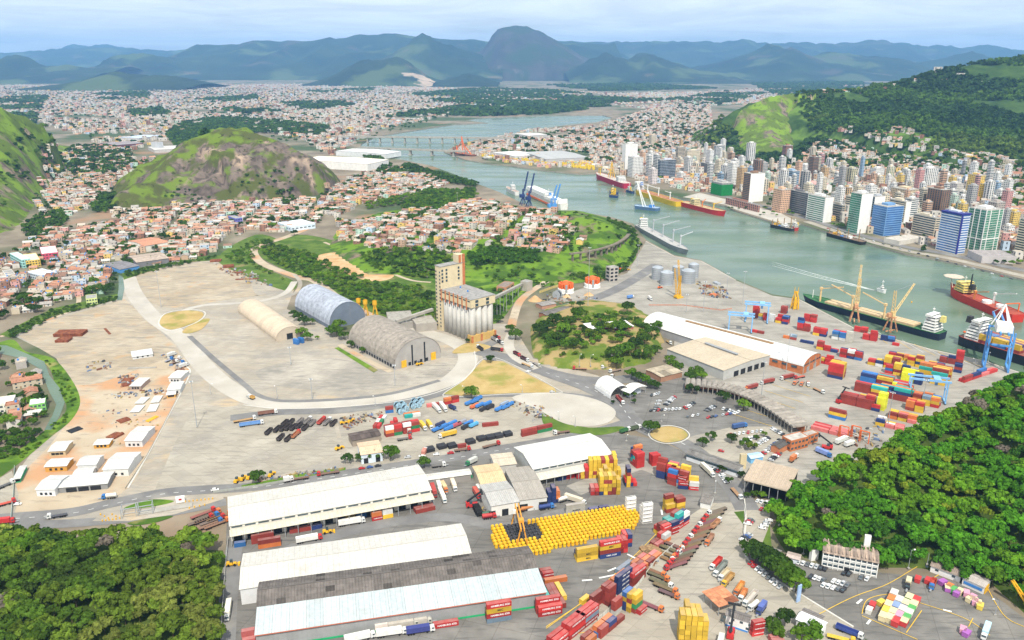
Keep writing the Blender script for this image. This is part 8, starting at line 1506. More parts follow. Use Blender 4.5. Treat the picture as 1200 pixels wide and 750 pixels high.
simple('grey bulk ship with yellow funnel behind the knoll',(748,268),(806,300),17,5,(.24,.26,.28),(.42,.41,.39),-.40,12,4,cranes=[(-.2,2,18,24,1.2,(.40,.42,.44)),(0,2,18,24,1.4,(.40,.42,.44)),(.2,2,18,24,1.2,(.40,.42,.44)),(.36,0,16,18,1.6,(.5,.52,.54))],fun=(.7,.5,.03))
for lab,A,B_ in(('yellow and navy tugboat, nearer of the two in midstream',(724,232),(713.5,231)),('yellow and navy tugboat, farther of the two in midstream',(724,228),(714,227)),('dark tugboat beside the yellow ship',(742,227),(734,224.5)),('small red tug beside the piled barge',(934,270),(929,270.5))):
 simple(lab,A,B_,8,3,(.03,.06,.16)if 'red' not in lab else(.45,.05,.04),(.4,.3,.1),.05,7,2,(.70,.46,.03)if 'yellow and' in lab else(.6,.58,.55),name='tugboat',cat='tugboat',fun=(.7,.45,.03))
def sheer(t,L):part('boom',MB().bar((L*.1,-5,2),(L*.45,0,46),1.4).bar((L*.1,5,2),(L*.45,0,46),1.4).bar((-L*.3,-4,2),(L*.0,0,34),1).bar((-L*.3,4,2),(0,0,34),1).bar((0,0,34),(L*.45,0,46),.3).bar((L*.2,-3,16),(L*.2,3,16),.8).mesh('boom',M['white']),t);part('winch_house',MB().box((-L*.2,0,4.5),(8,8,5)).mesh('winch_house',M['blue']),t)
simple('white floating crane with tall twin boom in midstream',(772,247),(744,244),18,3,(.10,.18,.32),(.3,.4,.5),0,1,0,name='floating_crane',cat='crane barge',extra=sheer,bow=.08)
def piles(t,L):
 for i,x in enumerate((-.4,-.1,.2,.42)):part('spud',MB().tube((x*L,3,-2),(x*L,3,20-i*3),.7,6).mesh('spud',M['wood']),t)
 part('excavator',MB().box((L*.3,0,4),(6,4,3)).bar((L*.3,0,5),(L*.2,0,10),.8).bar((L*.2,0,10),(L*.12,0,4),.6).mesh('excavator',M['yellow']),t);part('deck_house',MB().box((-L*.1,0,3.6),(8,5,3)).mesh('deck_house',M['white']),t);part('deck_gear',MB().box((L*.08,2,3),(5,3,2)).box((L*.0,-3,2.8),(3,3,1.6)).mesh('deck_gear',M['blue']),t)
simple('black work barge with tall spuds off the waterfront',(1012,287),(970,276),14,2.4,(.02,.02,.022),(.2,.14,.1),0,1,0,name='work_barge',cat='barge',extra=piles,bow=.05);simple('black work barge at the end of the port apron',(930,271),(904,266),13,2.4,(.03,.03,.032),(.3,.28,.25),-.1,9,1,name='work_barge',cat='barge',extra=piles,bow=.05)
def redboom(t,L):part('a_frame',MB().bar((-6,-6,2),(6,0,52),2).bar((-6,6,2),(6,0,52),2).bar((L*.35,0,3),(6,0,40),1.4).bar((-L*.3,-5,3),(-L*.1,0,24),2).bar((L*.2,5,3),(L*.3,0,24),2).mesh('a_frame',M['orange']),t)
simple('orange sheerleg crane barge near the bridges',(556,184),(530,181),24,4,(.16,.06,.05),(.3,.15,.1),0,1,0,name='floating_crane',cat='crane barge',extra=redboom,bow=.06)
simple('small dark launch off the container yard',(571,188),(565,187),8,2.5,(.05,.06,.05),(.2,.2,.15),0,6,1,name='launch',cat='boat');simple('white speedboat trailing a wake behind the portal cranes',(1028,341),(1038,344),3.4,1.4,(.74,.74,.72),(.6,.6,.6),0,3,1,name='speedboat',cat='boat')
M['foam']=mat('foam',(.30,.36,.32),scale=.25,col2=(.66,.68,.66),rough=.8,ramp=(.3,.6))
def wake():
 b=MB()
 for s,w0 in((-1,.9),(1,.9),(0,.5)):
  q=smooth_line([P(1028,341,-2.38),P(1000,334+s*.8,-2.38),P(965,325.5+s*1.6,-2.38),P(930,316+s*2.0,-2.38),P(905,309+s*2.4,-2.38)],False,8)
  for i,(a,c)in enumerate(zip(q,q[1:])):
   k=1-i/len(q);d=(c-a).normalized();n=Vector((-d.y,d.x))*(w0*(.4+k));b.add([(*(a+n),-2.37),(*(a-n),-2.37),(*(c-n*.9),-2.37),(*(c+n*.9),-2.37)],[(0,1,2,3)])
 o=struct(b.build('boat_wake',M['foam']))
wake()
# cranes of the quay
PC=mat('faded_orange_paint',(.58,.30,.16),var=.15,scale=.2,rough=.7);PY=mat('pale_yellow_paint',(.70,.52,.24),var=.1,rough=.6)
def lattice(b,p,q,w,n=6,r=.16):
 p,q=Vector(p),Vector(q);d=(q-p).normalized();a=d.orthogonal().normalized()*w/2;c=d.cross(a).normalized()*w/2;cs=[a+c,a-c,-a-c,-a+c]
 for k in cs:b.bar(p+k,q+k*.6,r*2)
 for i in range(n):
  u0,u1=p+(q-p)*(i/n),p+(q-p)*((i+1)/n);s0,s1=1-.4*i/n,1-.4*(i+1)/n
  for j in range(4):b.bar(u0+cs[j]*s0,u1+cs[(j+1)%4]*s1,r*1.2)
 return b
def portal(label,px,top,jib,rz):
 p=P(*px);t=thing('portal_crane',label,'crane',p,rz);leg=lattice(MB(),(4.5,4.5,0),(1.6,1.6,14),1.0,4).mesh('leg',PC)
 for i in range(4):part('leg',leg,t,None,i*math.pi/2)
 part('platform',MB().box((0,0,14.4),(6,6,.9)).box((0,0,.6),(12,1,1)).mesh('platform',PC),t);part('cabin',MB().box((0,0,18),(4,4,5)).box((2,2,17),(1.8,1.8,2.4)).mesh('cabin',PY),t);part('counterweight',MB().box((-4.5,0,17.5),(4,3.2,4)).mesh('counterweight',PC),t)
 part('tower',lattice(MB(),(0,0,20),(-1,0,top),3.2,6,.22).mesh('tower',PY),t);part('jib',lattice(MB(),(2,0,19),jib,1.8,9,.2).mesh('jib',PY),t);part('stay',MB().bar((-1,0,top),jib,.18).bar((-1,0,top),(-4,0,19),.18).bar(jib,(jib[0]+.1,jib[1],jib[2]-18),.12).mesh('stay',M['steel']),t);part('hook',MB().lathe([(0,0),(.7,-.6),(.5,-2),(0,-2.4)],8,(jib[0]+.1,jib[1],jib[2]-18)).mesh('hook',M['yellow']),t)
portal('tall portal crane with raised jib, left of the pair',(1001,376),46,(9,0,58),1.2);portal('portal crane with jib leaning right, right of the pair',(1043,388),42,(26,2,46),.4)
BLU=mat('pale_blue_paint',(.22,.45,.74),var=.08,rough=.5,spec=.3)
def rtg(label,px,w,h,rz,L=9):
 p=P(*px);t=thing('yard_gantry_crane',label,'crane',p,rz);leg=MB().box((0,0,h/2),(1,.9,h)).mesh('leg',BLU)
 for sx in(-1,1):
  for sy in(-1,1):part('leg',leg,t,(sx*w/2,sy*L/2,0))
  part('sill_beam',MB().box((sx*w/2,0,1.4),(1.1,L+3,1)).box((sx*w/2,0,h*.62),(.7,L-.9,.6)).mesh('sill_beam',BLU),t)
 for sy in(-1,1):part('girder',MB().box((0,sy*L/2,h+.7),(w+4,1,1.5)).mesh('girder',BLU),t)
 part('trolley',MB().box((w*.2,0,h+1.8),(5,L+1,.7)).box((w*.2,0,h-3),(2,2,2.4)).bar((w*.2,0,h+1),(w*.2,0,h-4),.3).mesh('trolley',BLU),t);tyre=MB().tube((0,-.4,.8),(0,.4,.8),.8,10).mesh('tyre',M['black'])
 for sx in(-1,1):
  for sy in(-1,1):part('tyre',tyre,t,(sx*w/2,sy*(L/2+.6),0))
rtg('pale blue yard gantry crane, left of the pair',(867,388),22,17,HQ+.35);rtg('pale blue yard gantry crane, right of the pair over red containers',(886,377),22,19,HQ+.35);rtg('lone pale blue yard gantry over mixed containers',(1085,469),26,18,HQ+.3)
def sts():
 p=P(1166,432);t=thing('quay_crane','blue ship to shore crane at the right edge of the terminal','crane',p,HQ+.2)
 for sx in(-9,9):
  for sy in(-7,11):part('leg',MB().box((sx,sy,18),(1.4,1.4,36)).mesh('leg',M['stsblue']),t)
  part('sill_beam',MB().box((sx,2,2),(1.6,20,1.6)).box((sx,2,24),(1.2,17,1.3)).bar((sx,-7,4),(sx,11,22),.7).bar((sx,-7,26),(sx,11,35),.6).mesh('sill_beam',M['stsblue']),t)
 part('machinery_house',MB().box((0,-4,40),(12,16,6)).mesh('machinery_house',M['white']),t);part('boom',MB().box((-3,18,36.8),(1.2,70,2)).box((3,18,36.8),(1.2,70,2)).mesh('boom',M['stsblue']),t);part('apex_frame',MB().bar((-6,4,37),(0,11,56),1.1).bar((6,4,37),(0,11,56),1.1).bar((-8,11,37),(0,11,56),1).bar((8,11,37),(0,11,56),1).mesh('apex_frame',M['white']),t);part('stay',MB().bar((0,11,56),(3,50,38),.5).bar((0,11,56),(-3,50,38),.5).bar((0,11,56),(3,-12,38),.5).bar((0,11,56),(-3,30,38),.5).mesh('stay',M['white']),t);part('trolley',MB().box((0,14,35),(7,6,1.4)).box((2,17,32.6),(2.4,2.4,3)).mesh('trolley',M['stsblue']),t);part('cross_beam',MB().box((0,-7,24),(17,1.2,1.4)).box((0,11,35.2),(19,1.2,1.4)).mesh('cross_beam',M['stsblue']),t)
M['stsblue']=mat('strong_blue_paint',(.10,.30,.66),var=.08,rough=.5,spec=.3)
sts()
def blueq(label,px,h,m):
 p=P(*px);t=thing('harbour_crane',label,'crane',p,.4);part('portal',MB().bar((-5,-5,0),(-1,-1,14),1.2).bar((5,-5,0),(1,-1,14),1.2).bar((5,5,0),(1,1,14),1.2).bar((-5,5,0),(-1,1,14),1.2).mesh('portal',m),t);part('house',MB().box((-2,0,17),(9,6,6)).mesh('house',m),t);part('tower',lattice(MB(),(0,0,14),(0,0,30),3,5,.3).mesh('tower',m),t);part('jib',lattice(MB(),(2,0,26),(10,0,h),2.2,8,.3).mesh('jib',m),t)
DB=mat('dark_blue_paint',(.03,.05,.16),var=.1,rough=.6)
blueq('dark blue harbour crane, left of the pair by the ro-ro ship',(613,240),62,DB);blueq('dark blue harbour crane, right of the pair by the ro-ro ship',(620,243),62,DB);blueq('bright blue harbour crane, left of the pair at the stern',(646,252),52,M['stsblue']);blueq('bright blue harbour crane, right of the pair at the stern',(650,252),54,M['stsblue'])
def crawler():
 p=P(795,349);t=thing('crawler_crane','yellow crawler crane with two lattice booms beside the grain bins','crane',p,.6);part('carrier',MB().box((0,2.6,.8),(9,1.4,1.6)).box((0,-2.6,.8),(9,1.4,1.6)).box((-1.5,0,2.6),(8,4,2.4)).mesh('carrier',M['yellow']),t);part('cab',MB().box((2.6,1.6,3),(2,1.8,2.4)).mesh('cab',M['glass']),t);part('boom',lattice(MB(),(2.5,0,2),(-1,3,44),2.2,12,.22).mesh('boom',M['yellow']),t);part('rear_mast',lattice(MB(),(-3,0,3),(-9,0,36),1.8,10,.2).mesh('rear_mast',M['yellow']),t);part('main_tower',lattice(MB(),(0,0,3.5),(1,0,26),3,8,.26).mesh('main_tower',M['yellow']),t)
crawler()
def subsea():
 p=P(931,362);t=thing('subsea_frame','yellow pyramid shaped subsea frame standing on the quay','subsea frame',p);b=MB()
 for a in range(6):c,s=math.cos(a*1.047),math.sin(a*1.047);b.bar((4.6*c,4.6*s,0),(3.4*c,3.4*s,12),.7).bar((3.4*c,3.4*s,12),(.9*c,.9*s,20),.7).bar((4.6*c,4.6*s,1),(3.4*math.cos(a*1.047+1.047),3.4*math.sin(a*1.047+1.047),11),.5)
 part('frame',b.mesh('frame',M['yellow']),t);part('core',MB().lathe([(0,14),(1.6,13),(2.4,7),(2.6,.4)],10).mesh('core',M['yellow']),t);horn=MB().tube((0,0,18),(0,0,25),.5,6,0,.2).mesh('horn',M['yellow']);[part('horn',horn,t,(x,0,0))for x in(-2,2)]
subsea()
def reach(label,px,rz,s=1):
 p=P(*px);t=thing('reach_stacker',label,'reach stacker',p,rz);part('chassis',MB().box((0,0,1.6),(7,3.2,1.6)).box((-2.6,0,2.8),(2,3,1.6)).mesh('chassis',M['red']),t);part('cab',MB().box((-.6,0,3.4),(1.8,1.6,1.9)).mesh('cab',M['glass']),t);part('boom',MB().bar((-3,0,4),(6,0,10*s),.9).box((6,0,9.6*s),(1.2,6,.5)).mesh('boom',M['dark']),t)
 for x in(-2.4,2.4):
  for y in(-1.5,1.5):part('wheel',WHL,t,(x,y,.2)).scale=(1.5,1.5,1.5)
M['red']=mat('red_paint',(.50,.03,.03),var=.1,rough=.5,spec=.3)
reach('red reach stacker with raised black boom near the weigh house',(856,745),1.2,1.4);reach('red reach stacker by the orange frames',(969,526),2.8);reach('dark boomed stacker before the maroon terminal pile',(984,472),.6,1.2);reach('red reach stacker beside the grey shed',(553,594),.2)
def orange_frames():
 p=P(1000,516);t=thing('spreader_rack','orange steel container frames at the forest edge','steel frame',p,HQ);me=lattice(MB(),(-3,0,0),(-3,0,9),1.2,4).bar((-3,0,9),(3,0,9),.6).bar((3,0,0),(3,0,9),.6).mesh('frame',M['orange'])
 for i in range(3):part('frame',me,t,(i*7-7,(i%2)*5,0))
orange_frames()
p=P(1199,714);t=thing('loader_boom','yellow loader boom reaching in at the right edge','crane',p,2.3);part('boom',lattice(MB(),(-4,0,1),(7,0,13),1.6,6,.25).mesh('boom',M['yellow']),t);part('base',MB().box((-4,0,1),(5,3,2)).mesh('base',M['yellow']),t)
def sign_totem():p=P(935,706);t=thing('sign_totem','tall pale blue sign pylon beside the hedge end','sign',p,.6);part('panel',MB().box((0,0,5.4),(2.6,.6,9.6)).mesh('panel',M['paint']),t,col=(.34,.48,.72));part('base',MB().box((0,0,.3),(3,1.2,.6)).mesh('base',M['conc']),t)
sign_totem()
# masts, posts, fences, yard stock
def mast(label,px,top,group=None,head=True):
 p=PH(*px);h=solve(lambda d:pix((p.x,p.y,p.z+d))[1]>top,1,80);t=link('light_mast',None,None,p,random.uniform(0,3));(reg if group else lambda o,a,b,c:tag(o,a,b))(t,label,'light mast',group);part('pole',MB().tube((0,0,0),(0,0,h),.32 if h>16 else .2,6,0,.16 if h>16 else .1).mesh('pole',M['galv']),t);part('base',MB().box((0,0,.3),(1.2,1.2,.6)).mesh('base',M['conc']),t)
 if head:
  lm=MB().box((0,0,0),(.9,.5,.5)).mesh('lamp',M['white'])
  if h>16:part('ring',MB().lathe([(1.1,.15),(1.3,.15),(1.3,-.15),(1.1,-.15)],10,(0,0,h)).bar((-1.2,0,h),(1.2,0,h),.15).bar((0,-1.2,h),(0,1.2,h),.15).mesh('ring',M['galv']),t);[part('lamp',lm,t,(1.3*math.cos(a),1.3*math.sin(a),h-.2),a)for a in(0,1.57,3.14,4.71)]
  else:part('arm',MB().bar((0,0,h),(2,0,h+.3),.1).mesh('arm',M['galv']),t);part('lamp',lm,t,(2,0,h+.2))
for(x,y,tp,lab)in[(231,501,447,'left of the curved road'),(189,360,318,'in the pale upper yard'),(463,452,428,'before the brown arched store'),(366,468,444,'inside the road loop'),(341,428,407,'beside the cream tent hall'),(689,358,290,'by the carousels'),(747,312,287,'below the rail viaduct'),(679,431,416,'at the mound foot, left of pair'),(692,431,416,'at the mound foot, right of pair'),(719,428,417,'on the truck road bank'),(892,466,424,'in front of the vaulted shed'),(921,436,392,'beside the white arched warehouse'),(1040,501,460,'amid the terminal piles'),(1081,473,445,'beside the lone blue gantry'),(1140,440,421,'at the terminal edge'),(1158,424,414,'near the quay crane'),(851,348,320,'on the quay head, left of pair'),(870,357,318,'on the quay head, right of pair'),(824,366,330,'among the scrap piles'),(804,366,345,'left of the scrap piles'),(841,362,350,'by the curved red kerb'),(838,578,566,'beside the bend road'),(941,651,638,'by the white tank'),(1064,668,645,'tall utility post at forest edge'),(1086,664,649,'slim post left of the guard house'),(1166,721,704,'by the skip yard corner'),(612,460,452,'on the dry island edge'),(545,462,453,'on the loop road verge'),(440,476,465,'over the loop road'),(247,462,450,'short post by the loop road'),(325,467,453,'slim post inside the loop'),(734,517,511,'on the roundabout road'),(913,618,612,'forest edge yard post'),(775,494,487,'in the gate car park'),(625,495,486,'on the pale plaza, left'),(655,492,484,'on the pale plaza, centre'),(674,500,489,'on the pale plaza, right'),(536,240,226,'tall red tipped mast on the railway curve')]:
 mast('%s light mast %s'%('tall steel' if y-tp>24 else 'steel',lab),(x,y),tp)
def fence(label,pxs,h,col,name='fence',gap=4.0):
 q=[P(*p)for p in pxs];t=thing(name,label,'fence',(q[0].x,q[0].y,0));pm=MB().box((0,0,h/2),(gap-.25,.12,h)).mesh('panel',M['paint']);po=MB().box((0,0,h/2+.1),(.22,.22,h+.2)).mesh('post',M['conc'])
 for a,c in zip(q,q[1:]):
  L=(c-a).length;n=max(1,int(L/gap));rz=math.atan2((c-a).y,(c-a).x)
  for i in range(n):m=a+(c-a)*((i+.5)/n)-q[0];part('panel',pm,t,(m.x,m.y,.1),rz,col).scale=(L/n/gap,1,1);m=a+(c-a)*(i/n)-q[0];part('post',po,t,(m.x,m.y,0),rz)
fence('low pale wall along the diagonal container rows',[(700,728),(745,690),(768,660),(790,640)],2,(.62,.62,.56),'boundary_wall');fence('pale wall between the forest and the warehouse lane',[(259,750),(262,700),(265,660),(268,632)],2.2,(.62,.60,.56),'boundary_wall');fence('green fence between the sheds',[(497,566.5),(530,563.5),(554,560)],2,(.02,.32,.14));fence('green and white wall at the far left lot',[(13,611),(16,580),(17.5,548)],2,(.5,.6,.54),'boundary_wall');fence('white wall curving along the access road',[(876,642),(871,625),(874,600),(871,585)],1.5,(.7,.66,.6),'boundary_wall');fence('wire fence along the main road verge',[(250,578),(300,571),(360,560)],1.6,(.35,.36,.33));fence('low kerb wall beside the dirt yard',[(147,573),(172,535),(196,490),(219,445)],1.0,(.45,.40,.32),'boundary_wall');fence('stone wall below the mound path',[(634,410),(660,412),(700,412),(712,408)],1.4,(.6,.54,.44),'retaining_wall');fence('yellow wall on the slope by the reel',[(632,344),(648,338),(663,334)],3,(.55,.44,.16),'retaining_wall');fence('pink brick fence of the quay scrap yard',[(760,358),(800,358),(845,364),(858,362)],1.2,(.5,.25,.18))
def plates(label,px,n,m,L,w,rz,name='steel_stack',cat='steel stack',t0=.25):
 p=P(*px);t=thing(name,label,cat,(p.x,p.y,.1),rz);nm='plate' if w<5 else 'sheet';me=MB().box((0,0,t0/2),(L,w,t0)).mesh(nm,m)
 for i in range(n):part(nm,me,t,(random.uniform(-.3,.3),(i%6-2.5)*(w+.2),(i//6)*(t0+.05)))
HR=ang((64,392),(101,391))
plates('long stack of rusty steel sections on the pale yard',(83,392),24,M['rust'],27,2.2,HR,t0=.7);plates('smaller stack of rusty sections in front of the long one',(75,399.5),18,M['rust'],12,1.6,HR,t0=.7);plates('two rusty beams lying on the pale yard',(129,388),2,M['rust'],22,1,HR-1.0,'steel_beams','steel beams',.6);plates('rusty scrap plates beside the upper yard',(253,306),12,M['rust'],14,1.6,.2,t0=.8);plates('maroon scrap stack, right of the upper yard',(268,313),18,M['rust'],13,1.5,.3,t0=.8);plates('long rusty pipes at the upper yard corner',(290,327),4,M['rust'],28,.8,.15,'steel_pipes','pipes',.7);plates('rusty plates near the white shelter roof',(150,446),12,M['rust'],8,1.4,.2,t0=.6);plates('brown rusty plates below the shelter',(148,451),8,M['rust'],7,1.2,.4,t0=.5);plates('rusty brown sections by the ochre cabin',(135,511),8,M['rust'],9,1.2,1.2,t0=.7);plates('yellow steel frame lying in the dirt yard',(176,491),3,M['yellow'],10,1,1.2,'steel_beams','steel beams',.7);plates('rusty bundle in the dirt yard middle',(145,493),6,M['rust'],8,1,.9,t0=.8);plates('long pipe rack between the dirt yard tracks',(167,431),4,M['conc'],24,.6,HR,'steel_pipes','pipes',.4);plates('dark timber pile by the left kerb',(88,504),6,M['dark'],9,1,1.0,'timber_pile','timber',.5);plates('rusty scrap heap right of the maroon stack',(280,320),12,M['rust'],8,1.2,.8,t0=.6);plates('orange machinery parts on the quay scrap yard',(836,346),10,M['orange'],6,1.3,.5,'scrap_heap','scrap',.9);plates('rusty parts by the quay edge',(828,336),8,M['rust'],6,1.4,.3,'scrap_heap','scrap',1.2);plates('grey and green pump parts near the quay edge',(840,333),6,M['galv'],5,1.6,.3,'scrap_heap','scrap',2.2);plates('brown log pile beside the mixed containers',(762,646),12,M['wood'],10,1.1,.4,'log_pile','logs',.8);plates('timber piles right of the log trailers',(756,651),10,M['wood'],8,1.1,.9,'log_pile','logs',.8);plates('black steel coils beside the forklift',(560,600),18,M['black'],4,1.6,.3,'coil_rack','coils',.9)
for i,(x,y)in enumerate([(469,485),(475,482),(484,478.5),(490,477),(466,478.5),(472,477.5),(486,474),(493,473)]):o=spool('',(x,y),2.6,3.2,.6,M['reelblue']if 'reelblue' in M else M.setdefault('reelblue',mat('blue_white_reel',(.30,.46,.56),var=.4,scale=.8,rough=.7)),'reel','cable_reel');reg(o,'blue and white cable reel in the truck yard rows','reel','cable reels in the truck yard')
def machine(label,px,rz,m=None,name='wheel_loader',cat='loader'):
 p=P(*px);t=thing(name,label,cat,(p.x,p.y,.2),rz);part('body',MB().box((-1.2,0,1.6),(3.4,2.2,1.5),top=.85).box((1.4,0,1.2),(1.6,1.8,.9)).mesh('body',m or M['yellow']),t);part('cab',MB().box((-.2,0,3.0),(1.6,1.6,1.5),top=.85).mesh('cab',M['glass']),t);part('bucket',MB().bar((1.2,.7,1.6),(3.4,.7,.8),.3).bar((1.2,-.7,1.6),(3.4,-.7,.8),.3).box((3.7,0,.7),(.9,2.8,1.1),topy=.9).mesh('bucket',m or M['yellow']),t)
 for x in(-1.7,1.5):
  for s in(-1.2,1.2):part('wheel',WHL,t,(x,s,.2)).scale=(1.4,1.2,1.4)
for lab,px,rz in(('yellow loader beside the arched store gable',(491,428),.8),('yellow loader by the roadside tree, leftmost',(278,565),1.4),('yellow loader by the roadside tree, second',(285,562.5),1.4),('yellow loader left of the roadside tree trunk',(292,561),1.5),('yellow loader right of the roadside tree',(318,558),1.4),('small yellow forklift in the warehouse lane',(384,625),.3),('yellow forklift beside the blue container lane',(272,663),.2),('yellow loader at the yard edge by the tan workshop',(397,527),.9),('yellow digger among old wagons',(403,497),.4),('yellow digger beside the concrete tower',(735,317),.4),('yellow tractor in the dirt yard cabins',(205,452),1.2),('yellow tractor by old trucks, second',(411,495),1.2)):machine(lab,px,rz)
for lab,px in(('orange digger near the concrete tower',(728,316)),('red loader near the grain bins',(773,338))):machine(lab,px,.7,M['orange'],'digger','digger')
def jacket(px,lab):
 p=P(*px);t=thing('loading_hopper',lab,'hopper',p);part('leg',MB().bar((-3,-3,0),(-1,-1,14),.6).bar((3,-3,0),(1,-1,14),.6).bar((3,3,0),(1,1,14),.6).bar((-3,3,0),(-1,1,14),.6).mesh('leg',M['yellow']),t);part('hopper',MB().lathe([(2.4,20),(2.4,16),(.8,12),(.8,11)],10).mesh('hopper',M['yellow']),t)
for px,lab in(((421,371),'yellow hopper behind the brown arched store, left'),((429,373),'yellow hopper behind the brown arched store, middle'),((440,374),'yellow hopper behind the brown arched store, right')):jacket(px,lab)
b=MB()
for(x,y,r,h)in((690,346,6,4),(664,348,5,3.5),(627,352,8,6)):p=P(x,y);b.lathe([(0,h),(r*.3,h*.8),(r*.7,h*.3),(r,0)],14,(p.x,p.y,0))
o=b.build('sand_heaps',M['orange_dirt']);o['kind']='stuff'
def buoys():
 pal=[(.66,.48,.04),(.45,.08,.05),(.10,.20,.10),(.70,.62,.20),(.40,.05,.20),(.6,.2,.05)];b=MB();me=MB().tube((0,-3,3),(0,3,3),3,10).mesh('winding',M['paint']);n=0
 q0,q1,q2,q3=(565,183.5),(695,201),(690,189),(585,181)
 fl=MB().tube((0,-3.4,3),(0,-3,3),3.6,10).tube((0,3,3),(0,3.4,3),3.6,10).mesh('flange',M['paint'])
 for i in range(42):
  for j in range(5):
   k=i/41;x=(565+130*k);y=183.8+15.6*k-j*(1.2+1.2*k)-.5
   if j>1 and k<.25:continue
   p=P(x+random.uniform(-1,1),y);t=link('cable_reel',None,None,p,random.uniform(-.3,.3));c=random.choice(pal);reg(t,['yellow','red','dark green','pale yellow','purple','orange'][pal.index(c)]+' cable reel on the far island quay','reel','cable reels on the far island quay');part('winding',me,t,None,None,c);part('flange',fl,t,None,None,pal[0]);n+=1
 print('reels',n)
buoys()
def town_trees():
 pts=[];cols=[]
 for poly,dens in[(q[1],.24)for q in TOWNS]+[([(0,102),(560,106),(690,112),(560,128),(420,168),(395,186),(262,146),(215,158),(150,178),(40,140)],.02),([(545,170),(700,150),(830,112),(830,170),(720,192),(600,188)],.04),([(925,203),(950,160),(1085,158),(1200,190),(1200,300),(1000,268),(820,222),(860,190)],.05)]:
  W_=[PH(*p)for p in poly];pl=[(p.x,p.y)for p in W_];xs=[p[0]for p in pl];ys=[p[1]for p in pl];X,Y=jgrid(min(xs),max(xs),min(ys),max(ys),11);k=inpoly(pl,X,Y)&(rng.uniform(0,1,X.shape)<dens*(1+1.6*(nz2(X,Y,.02)>.5)));X,Y=X[k],Y[k];Z=gz(X,Y)
  for x,y,z in zip(X,Y,Z):r=random.uniform(2.5,5.5)*(1 if y<1900 else 1.7);pts.append((x,y,z,r,r*1.7));cols.append(tint(random.choice(DG)))
 massed('town_trees',pts,FARC,cols=cols);print('town trees',len(pts))
town_trees()
def verge_trees():
 pts=[];cols=[]
 for(x0,y0,x1,y1,n)in[(850,245,900,246,8),(880,250,930,254,6),(960,262,1010,270,9),(1030,280,1060,282,6),(1080,288,1120,297,8),(1150,303,1200,311,12),(1175,296,1200,300,7),(1000,262,1010,266,3),(905,246,925,252,6)]:
  for i in range(n):p=P(x0+(x1-x0)*random.random(),y0+(y1-y0)*random.random());r=random.uniform(2.5,4.5);pts.append((p.x,p.y,0,r,r*1.8));cols.append(tint(random.choice(DG+BR)))
 massed('waterfront_trees',pts,MIDC,cols=cols)
verge_trees()
def weigh_station():
 p=P(152,604);h=ang((150,604),(200,596));t=thing('weigh_station','grey steel truck scale cage on the road island','weigh station',(p.x,p.y,.2),h);fr=MB()
 for x in(-4,4):
  for y in(-3,3):fr.bar((x,y,0),(x,y,6),.3)
 for z in(3,6):fr.bar((-4,-3,z),(4,-3,z),.25).bar((-4,3,z),(4,3,z),.25).bar((-4,-3,z),(-4,3,z),.25).bar((4,-3,z),(4,3,z),.25)
 me=fr.mesh('frame',M['galv']);part('frame',me,t);part('frame',me,t,(9,0,0));part('ramp',MB().box((20,0,.3),(30,5,.5)).mesh('ramp',M['conc']),t);part('control_box',MB().box((28,6,2),(5,2.6,3.4)).mesh('control_box',M['white']),t);part('red_panel',MB().box((28,4.6,2.6),(1.6,.2,1)).mesh('red_panel',M['red']),t)
 po=MB().tube((0,0,0),(0,0,1.1),.35,6).mesh('bollard',M['yellow']);lst=[(118+i*4.5,603.5+(i%3)*2.2)for i in range(6)]+[(120+i*4,611-i*.5)for i in range(5)]+[(208+i*4.6,589.5-.5*i)for i in range(10)]+[(222+i*6,596-i*1.2)for i in range(4)]
 for x,y in lst:q=P(x,y,.2);reg(link('bollard',po,None,q),'yellow bollard on the road island by the truck scale','bollard','yellow bollards of the road island')
weigh_station()
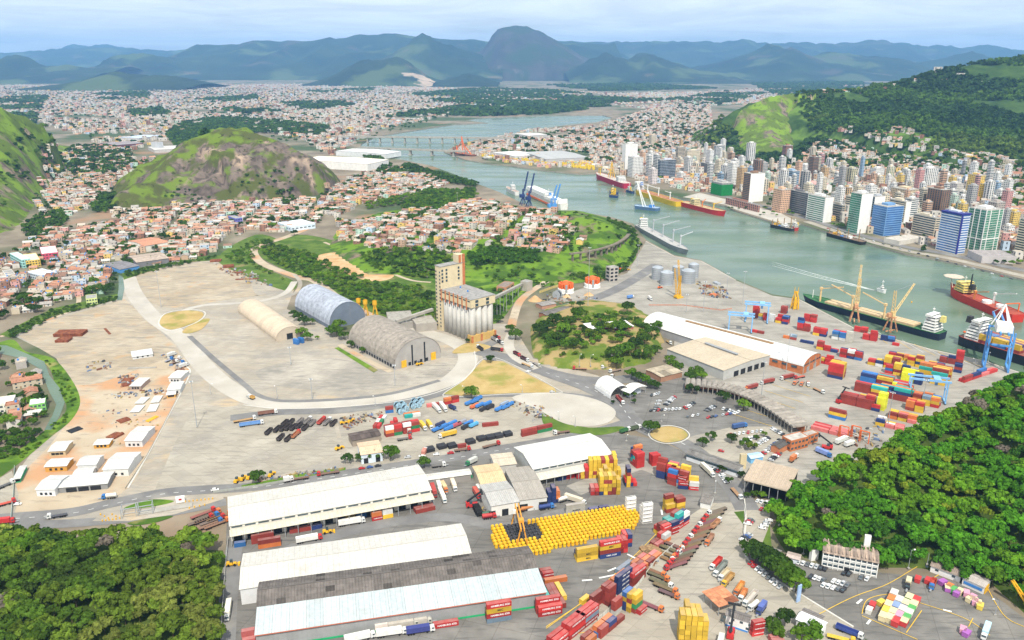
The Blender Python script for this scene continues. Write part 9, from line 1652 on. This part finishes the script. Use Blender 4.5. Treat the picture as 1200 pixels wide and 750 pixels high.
def debris():
 V=[];Fq=[];C=[];o=0;pal=[(.20,.09,.055),(.26,.15,.09),(.42,.40,.36),(.07,.07,.075),(.12,.17,.28),(.34,.25,.1),(.24,.22,.19),(.28,.22,.15)]
 for poly,n,s in[([(140,440),(160,438),(172,448),(150,458),(138,452)],60,1.3),([(190,415),(212,422),(218,440),(196,470),(190,468),(206,436)],90,1.3),([(130,462),(195,455),(192,462),(135,468)],60,1.2),([(400,488),(446,482),(450,488),(408,504),(400,500)],90,1.1),([(250,308),(300,320),(320,336),(290,332),(258,316)],90,1.8),([(815,330),(850,338),(856,350),(826,350)],110,1.8),([(600,470),(640,478),(650,492),(620,488),(600,482)],50,1.2),([(300,560),(400,548),(402,552),(300,566)],60,1.2),([(752,640),(775,645),(768,664),(748,660)],90,1.3),([(100,425),(135,422),(130,432),(100,436)],25,1.5),([(120,480),(195,480),(180,520),(110,530)],40,.9),([(560,590),(580,590),(582,606),(562,606)],25,1),([(640,342),(700,350),(690,358),(636,356)],60,1.6),([(1000,505),(1040,495),(1030,525),(1000,530)],60,1.4)]:
  W_=[P(*p)for p in poly];pl=[(p.x,p.y)for p in W_];xs=[p[0]for p in pl];ys=[p[1]for p in pl];k=0
  while k<n:
   x,y=random.uniform(min(xs),max(xs)),random.uniform(min(ys),max(ys))
   if not bool(inpoly(pl,np.array([x]),np.array([y]))[0]):continue
   k+=1;b=MB();d=(random.uniform(.5,3.2)*s,random.uniform(.4,1.3)*s,random.uniform(.3,1.2)*s);b.box((x,y,d[2]/2+.1),d,random.uniform(0,3.1),0,random.uniform(.6,1));V+=b.v;Fq+=[tuple(i+o for i in f)for f in b.f];o+=8;C+=[random.choice(pal)]*6
 np_mesh('scrap_debris',V,Fq,M['colpaint'],np.array(C),'stuff')
debris()
# labels: say what sets each repeat apart
def finish_labels():
 bpy.context.view_layer.update();by={}
 for o,base in REG:by.setdefault(base,[]).append(o)
 words=['leftmost','second from left','third from left','fourth from left','fifth from left','sixth from left','seventh from left','eighth from left']
 for base,L in by.items():
  if len(L)==1 or len(L)>24:continue
  L.sort(key=lambda o:pix(o.matrix_world.translation)[0]);n=len(L)
  if n==2:names=['the left one','the right one']
  elif n==3:names=['leftmost','the middle one','rightmost']
  elif n<=8:names=words[:n-1]+['rightmost']
  else:
   m=(n+1)//2;half=(words+['ninth from left','tenth from left','eleventh from left','twelfth from left'])
   names=half[:m]+[w.replace('left','right')for w in half[:n-m]][::-1]
  for o,w in zip(L,names):o['label']=(base+', '+w)
 for o,base in REG:
  w16=o['label'].split()
  while len(w16)>16 and 'the' in w16:w16.remove('the')
  o['label']=' '.join(w16)
finish_labels()
# haze
def haze():
 b=MB();x0,x1,y0,y1,z0,z1=-24500,24500,-350,31000,-8,1050
 b.box(((x0+x1)/2,(y0+y1)/2,(z0+z1)/2),(x1-x0,y1-y0,z1-z0))
 m=bpy.data.materials.new('haze_air');m.use_nodes=True;n=m.node_tree.nodes;l=m.node_tree.links;n.clear()
 out=n.new('ShaderNodeOutputMaterial');v=n.new('ShaderNodeVolumePrincipled');v.inputs['Color'].default_value=(0.27,0.56,1.0,1);v.inputs['Density'].default_value=4.6e-5
 v.inputs['Anisotropy'].default_value=0.1;l.new(v.outputs[0],out.inputs['Volume'])
 o=b.build('haze',m);o['kind']='stuff'
haze()
